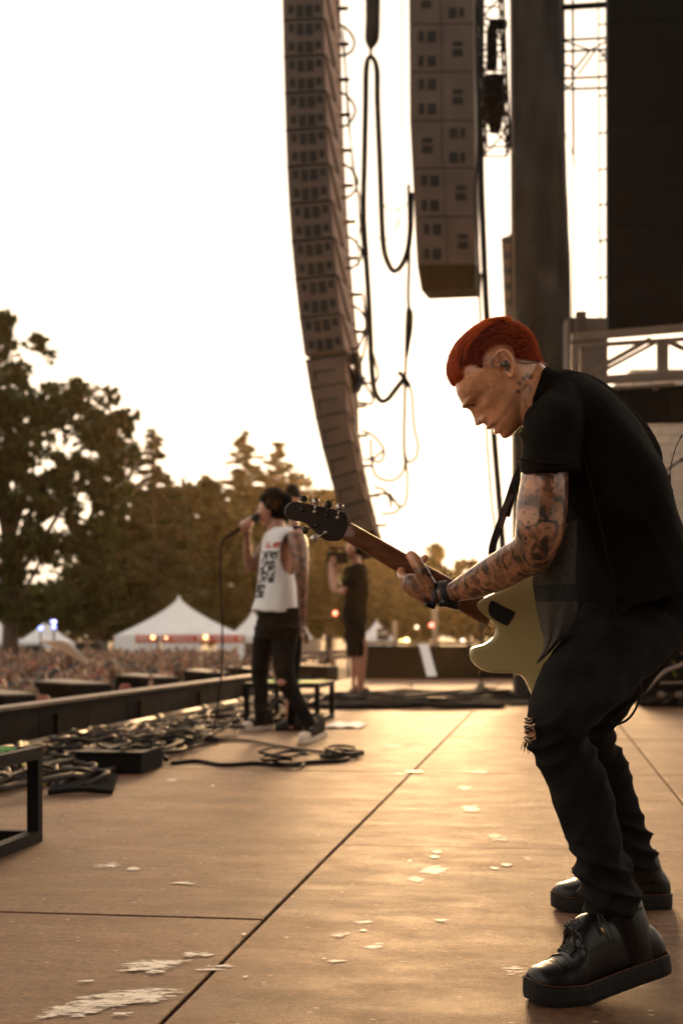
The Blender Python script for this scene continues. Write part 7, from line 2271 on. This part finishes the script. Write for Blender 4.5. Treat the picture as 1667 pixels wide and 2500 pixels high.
# jeans
q = MB()
q.loft([Sv(632, 1480, 732, 1482, .17), Sv(626, 1530, 731, 1535, .175), Sv(624, 1560, 728, 1560, .17)], 28, 3)
q.loft([Sv(622, 1525, 690, 1530, .12, YV + .07), Sv(615, 1590, 668, 1590, .095, YV + .1), Sv(613, 1630, 658, 1630, .08, YV + .1), Sv(618, 1690, 655, 1690, .066, YV + .1), Sv(621, 1740, 653, 1740, .058, YV + .1), Sv(622, 1772, 652, 1772, .056, YV + .1)], 24, 4)
q.loft([Sv(660, 1525, 731, 1530, .115, YV - .08), Sv(664, 1590, 724, 1582, .095, YV - .1), Sv(671, 1650, 719, 1630, .078, YV - .14), Sv(692, 1696, 732, 1680, .066, YV - .15), Sv(719, 1738, 752, 1723, .058, YV - .16), Sv(744, 1781, 774, 1768, .054, YV - .16)], 24, 4)
jv = remesh(q, .010, 4, 'jeans'); wrinkle(jv, .007, 9, (1, 1, 1.6), 2.0, 2); jv.materials.append(M['denim']); jvo = obj('jeans', jv, SG)
q = MB(); q.ell(P(686, 1666, YV - .23), (.03, 0, 0), (0, .012, 0), (0, 0, .022), 10, 8); q.build('knee_hole', bpy.data.materials['skin_singer'], jvo, smooth=True)
# canvas shoes
def sneaker(toe, heel, par, label=None):
    toe = np.asarray(toe, float); heel = np.asarray(heel, float); L_ = np.linalg.norm(toe - heel); f = nrm(toe - heel); sd = V(-f[1], f[0], 0)
    r = empty('shoe', toe); r.parent = par; r.matrix_parent_inverse = par.matrix_basis.inverted()
    T = lambda x, y, z: heel + f * x * L_ + sd * y + V(0, 0, z)
    hw = lambda x: float(np.interp(x, [0, .05, .3, .7, .9, 1], [.012, .032, .036, .048, .038, .010]))
    xs = np.linspace(0, 1, 20)
    q = MB(); ri = lambda z, g: [T(x, hw(x) + g, z) for x in xs] + [T(x, -hw(x) - g, z) for x in xs[::-1]]
    q1 = [ri(.002, 0), ri(.004, .003), ri(.034, .004)]; n_ = len(q1[0]); fs = [tuple(range(n_ - 1, -1, -1)), tuple(range(2 * n_, 3 * n_))]
    for k_ in range(2):
        for i in range(n_):
            j = (i + 1) % n_; fs.append((k_ * n_ + i, k_ * n_ + j, (k_ + 1) * n_ + j, (k_ + 1) * n_ + i))
    q.add(np.concatenate([np.array(z) for z in q1]), fs); q.build('sole', mat('white_rubber', (.62, .52, .42), .6, .12, 10) if 'white_rubber' not in bpy.data.materials else bpy.data.materials['white_rubber'], r)
    q = MB(); q.loft([(T(x, 0, .03 + tp / 2), sd * hw(x) * .97, V(0, 0, tp / 2 + .012)) for x, tp in ((.02, .09), (.12, .12), (.28, .125), (.42, .105), (.55, .075), (.7, .052), (.82, .042))], 16, 3, 2.4); q.build('upper', M['denim'], r, smooth=True)
    q = MB(); q.loft([(T(x, 0, .03 + tp / 2), sd * hw(x) * .98, V(0, 0, tp / 2 + .008)) for x, tp in ((.80, .040), (.88, .036), (.96, .026), (.99, .012))], 14, 3, 2.4); q.build('toe_cap', bpy.data.materials['white_rubber'], r, smooth=True)
    q = MB()
    for k_ in range(6):
        x = .72 - k_ * .055; z = .03 + float(np.interp(x, [.4, .55, .7], [.118, .088, .065])) + .006
        q.tube(smooth_path([T(x, .028, z - .014), T(x - .01, 0, z + .004), T(x, -.028, z - .014)], 4), .004, 5)
    q.build('laces', bpy.data.materials['white_rubber'], r, smooth=True)
    q = MB(); q.ell(T(.17, -hw(.17) if True else 0, .085), f * .02, sd * .004, V(0, 0, .02), 12, 8); q.build('ankle_patch', bpy.data.materials['white_rubber'], r, smooth=True)
    return r
sneaker(G(734, 1817), G(790, 1796), SG)
sneaker(G(594, 1786), G(664, 1780), SG)
# microphone and its cable
mi = empty('microphone', P(600, 1285, YV)); tag(mi, 'black handheld microphone at the singer\'s mouth', 'microphone')
a0, a1_ = P(552, 1313, YV), P(634, 1258, YV); dd = nrm(a1_ - a0); L_ = np.linalg.norm(a1_ - a0); up_ = nrm(np.cross(dd, V(0, 1, 0)))
q = MB(); q.loft([(a0 + dd * L_ * t, up_ * r, V(0, r, 0)) for t, r in ((0, .009), (.2, .011), (.5, .017), (.78, .021))], 14, 3); q.build('handle', M['black_metal'], mi, smooth=True)
q = MB(); q.loft([(a0 + dd * L_ * t, up_ * r, V(0, r, 0)) for t, r in ((.77, .022), (.80, .030), (.9, .032), (.98, .026), (1.02, .008))], 16, 3); q.build('grille', mat('mic_grille', (.03, .028, .026), .5, .4, 300, metal=.5), mi, smooth=True)
q = MB(); q.tube(smooth_path([a0, P(545, 1322, YV), P(540, 1345, YV), P(539, 1420, YV), P(542, 1500, YV), P(543, 1580, YV), P(540, 1650, YV), P(532, 1720, YV), P(524, 1772, YV), P(516, 1795, YV), G(500, 1815) + V(0, 0, .01), G(470, 1820) + V(0, 0, .01)]), .0065, 6); tag(q.build('microphone_cable', M['cable'], smooth=True), 'black cable hanging from the singer\'s microphone down to the deck', 'cable')

# ------------------------------------------------------------------ camera operator and the person behind the singer
def standing(root, Y, F, face, pose):
    """generic figure: F maps (x,z in metres from the feet centre, depth offset) to world; pose gives joint lists"""
    pass
YO = 15.95
OP = empty('person', G(872, 1712)); tag(OP, 'camera operator in dark T-shirt and shorts filming at the far side of the stage', 'person')
So = lambda xl, yl, xr, yr, dep, Y=YO: S(xl, yl, xr, yr, Y, dep)
b = MB()
b.loft([So(850, 1366, 872, 1362, .06), So(846, 1352, 878, 1350, .075), So(845, 1338, 881, 1338, .082), So(847, 1326, 880, 1326, .08), So(854, 1317, 874, 1317, .05)], 16, 3)
b.ell(P(845, 1346, YO), (.02, 0, 0), (0, .015, 0), (0, 0, .018), 8, 6)
b.ell(P(866, 1343, YO - .08), (.015, 0, 0), (0, .012, 0), (0, 0, .03), 8, 6)
b.loft([So(854, 1380, 884, 1378, .07), So(854, 1362, 879, 1358, .055)], 14, 2)
b.loft([So(850, 1388, 886, 1384, .13), So(850, 1450, 886, 1450, .13), So(850, 1520, 884, 1520, .12)], 16, 2)
b.loft([So(853, 1392, 868, 1390, .05, YO - .18), So(840, 1428, 853, 1428, .042, YO - .25), So(812, 1446, 836, 1452, .05, YO - .28), So(804, 1420, 820, 1424, .045, YO - .24), So(803, 1392, 816, 1394, .038, YO - .18), So(803, 1382, 815, 1383, .034, YO - .16)], 14, 4)
b.loft([So(803, 1384, 815, 1384, .032, YO - .16), So(802, 1374, 818, 1374, .04, YO - .15), So(804, 1366, 818, 1366, .035, YO - .15)], 10, 2)
for k in range(4):
    vfing([(805 + k * 3, 1372, YO - .16), (807 + k * 3.4, 1362, YO - .18), (812 + k * 3.4, 1358, YO - .15)], .011, b)
vfing([(815, 1376, YO - .18), (820, 1370, YO - .19)], .012, b)
b.loft([So(853, 1392, 866, 1390, .05, YO + .18), So(836, 1428, 848, 1428, .04, YO + .23), So(812, 1420, 828, 1420, .045, YO + .2), So(812, 1380, 826, 1380, .036, YO + .12), So(812, 1368, 826, 1368, .03, YO + .08)], 12, 3)
for xl, xr, Y in ((856, 874, YO + .08), (868, 896, YO - .08)):
    b.loft([So(xl - 2, 1560, xr + 2, 1560, .09, Y), So(xl - 1, 1605, xr, 1605, .062, Y), So(xl, 1630, xr - 3, 1632, .06, Y), So(xl + 2, 1665, xr - 6, 1665, .048, Y), So(xl + 3, 1690, xr - 8, 1690, .04, Y)], 12, 3)
ome = remesh(b, .010, 3, 'operator_body'); fattr(ome, 'ink', np.zeros(len(ome.vertices))); fattr(ome, 'solid', np.zeros(len(ome.vertices)))
ome.materials.append(skin_mat('skin_operator', (.40, .18, .11))); obj('body', ome, OP)
q = MB(); q.loft([So(858, 1352, 884, 1356, .075), So(852, 1334, 885, 1338, .09), So(848, 1322, 884, 1324, .09), So(854, 1312, 876, 1313, .06)], 18, 3); hme = remesh(q, .012, 1, 'hair'); wrinkle(hme, .012, 14, (1, 1, 1), 5, 2); hme.materials.append(bpy.data.materials['black_hair']); obj('hair', hme, OP)
q = MB()
q.loft([So(852, 1384, 886, 1376, .10), So(840, 1392, 894, 1386, .18), So(840, 1440, 898, 1440, .185), So(838, 1500, 896, 1500, .175), So(838, 1524, 894, 1524, .18)], 22, 3)
q.loft([So(850, 1386, 880, 1384, .07, YO - .16), So(838, 1415, 866, 1412, .075, YO - .24), So(832, 1432, 858, 1436, .068, YO - .26)], 16, 3)
q.loft([So(850, 1386, 880, 1384, .07, YO + .16), So(832, 1430, 858, 1432, .065, YO + .24)], 14, 3)
tm = remesh(q, .012, 3, 't_shirt'); wrinkle(tm, .02, 6, (1.4, 1, .8), 4, 2); tm.materials.append(mat('dark_tshirt', (.006, .005, .005), .9, .25, 8, spec=.06)); obj('t_shirt', tm, OP)
q = MB()
q.loft([So(840, 1505, 894, 1505, .17), So(842, 1540, 892, 1540, .17)], 20, 2)
for xl, xr, Y in ((842, 874, YO + .09), (850, 892, YO - .09)):
    q.loft([So(xl, 1530, xr, 1530, .12, Y), So(xl + 2, 1570, xr - 1, 1570, .11, Y), So(xl + 4, 1602, xr - 2, 1602, .105, Y)], 16, 3)
sm2 = remesh(q, .012, 3, 'shorts'); wrinkle(sm2, .015, 7, (1, 1, 1), 6, 2); sm2.materials.append(mat('black_shorts', (.0045, .004, .0042), .9, .25, 8, spec=.06)); obj('shorts', sm2, OP)
for toe, heel in ((G(838, 1707), G(878, 1704)), (G(856, 1714), G(900, 1712))):
    f = nrm(heel - toe); L_ = np.linalg.norm(heel - toe); sd = V(-f[1], f[0], 0); r = empty('shoe', toe); r.parent = OP; r.matrix_parent_inverse = OP.matrix_basis.inverted()
    q = MB(); q.loft([(toe + f * x * L_ + V(0, 0, h / 2), sd * w_, V(0, 0, h / 2)) for x, w_, h in ((.02, .02, .04), (.12, .045, .07), (.35, .05, .085), (.6, .045, .13), (.85, .042, .16), (.98, .03, .14))], 16, 3, 2.6); q.build('upper', mat('olive_shoe', (.03, .026, .018), .8, .3, 20) if 'olive_shoe' not in bpy.data.materials else bpy.data.materials['olive_shoe'], r, smooth=True)
    q = MB(); q.loft([(toe + f * x * L_ + V(0, 0, .012), sd * w_, V(0, 0, .011)) for x, w_ in ((0, .02), (.12, .05), (.4, .054), (.8, .046), (1.02, .03))], 16, 2, 3); q.build('sole', M['rubber'], r, smooth=True)
vc = empty('video_camera', P(826, 1362, YO)); tag(vc, 'dark video camera held up at the camera operator\'s face', 'camera')
q = MB(); q.box(P(828, 1362, YO - .12), (.09, 0, 0), (0, .06, 0), (0, 0, .06)); q.build('body', M['black_box'], vc)
q = MB(); q.tube([P(812, 1361, YO - .12), P(798, 1360, YO - .12)], [.05, .06], 14); q.build('lens', M['black_metal'], vc, smooth=True)
q = MB(); q.tube(smooth_path([P(844, 1349, YO - .05), P(836, 1338, YO - .05), P(822, 1340, YO - .05), P(818, 1349, YO - .05)]), .012, 8); q.build('top_handle', M['black_box'], vc, smooth=True)
q = MB(); q.box(P(812, 1339, YO - .05), (.035, 0, 0), (0, .03, 0), (0, 0, .02)); q.build('microphone', M['black_metal'], vc)

# person mostly hidden behind the singer
YH = 11.0
HP_ = empty('person', G(720, 1780)); tag(HP_, 'person in black with dark cap standing hidden behind the singer', 'person')
Sh = lambda xl, yl, xr, yr, dep, Y=YH: S(xl, yl, xr, yr, Y, dep)
b = MB()
b.loft([Sh(702, 1262, 726, 1258, .06), Sh(698, 1246, 732, 1246, .075), Sh(696, 1228, 735, 1228, .083), Sh(697, 1212, 735, 1212, .083), Sh(704, 1194, 728, 1194, .06)], 16, 3)
b.ell(P(697, 1238, YH), (.018, 0, 0), (0, .014, 0), (0, 0, .016), 8, 6)
b.loft([Sh(706, 1285, 732, 1283, .06), Sh(704, 1258, 729, 1256, .055)], 12, 2)
b.loft([Sh(690, 1292, 746, 1290, .19), Sh(688, 1400, 742, 1400, .17), Sh(690, 1500, 742, 1500, .16)], 16, 2)
for Y in (YH - .24, YH + .24):
    b.loft([Sh(700, 1296, 728, 1294, .06, Y), Sh(698, 1380, 724, 1380, .05, Y), Sh(694, 1450, 716, 1450, .042, Y), Sh(688, 1520, 704, 1520, .034, Y)], 12, 3)
for Y in (YH - .1, YH + .1):
    b.loft([Sh(692, 1500, 740, 1500, .1, Y), Sh(694, 1620, 730, 1620, .07, Y), Sh(698, 1780, 722, 1780, .05, Y)], 12, 2)
q2 = remesh(b, .012, 3, 'body'); fattr(q2, 'ink', np.zeros(len(q2.vertices))); fattr(q2, 'solid', np.zeros(len(q2.vertices))); q2.materials.append(bpy.data.materials['skin_operator']); obj('body', q2, HP_)
q = MB(); q.loft([Sh(693, 1214, 737, 1218, .088), Sh(694, 1200, 735, 1204, .088), Sh(700, 1186, 728, 1190, .07), Sh(708, 1181, 720, 1183, .03)], 18, 3); q.loft([Sh(680, 1212, 700, 1210, .07), Sh(690, 1208, 720, 1208, .075)], 14, 2); q.build('cap', M['black_box'], HP_, smooth=True)
q = MB(); q.loft([Sh(700, 1288, 736, 1284, .1), Sh(690, 1300, 746, 1298, .2), Sh(686, 1400, 744, 1400, .18), Sh(686, 1520, 744, 1520, .18)], 20, 3)
for Y in (YH - .24, YH + .24): q.loft([Sh(698, 1292, 732, 1290, .07, Y), Sh(694, 1400, 728, 1400, .065, Y)], 14, 2)
tm = remesh(q, .014, 3, 't_shirt'); tm.materials.append(bpy.data.materials['dark_tshirt']); obj('t_shirt', tm, HP_)
q = MB(); q.loft([Sh(686, 1505, 744, 1505, .17), Sh(688, 1545, 744, 1545, .16)], 16, 2)
for Y in (YH - .1, YH + .1): q.loft([Sh(688, 1520, 742, 1525, .105, Y), Sh(696, 1600, 736, 1600, .08, Y), Sh(698, 1700, 726, 1700, .062, Y), Sh(698, 1772, 724, 1772, .06, Y)], 16, 3)
tm = remesh(q, .014, 3, 'trousers'); tm.materials.append(bpy.data.materials['black_shorts']); obj('trousers', tm, HP_)
for Y in (YH - .1, YH + .1):
    g0 = V((690 - 833.5) / FPX * Y, Y, 0); q = MB(); q.loft([(g0 + V(x, 0, h / 2 + .002), V(0, w_, 0), V(0, 0, h / 2)) for x, w_, h in ((-.06, .02, .04), (0, .045, .07), (.08, .045, .11), (.16, .035, .12))], 14, 2, 2.6); q.build('shoe', M['rubber'], HP_, smooth=True)
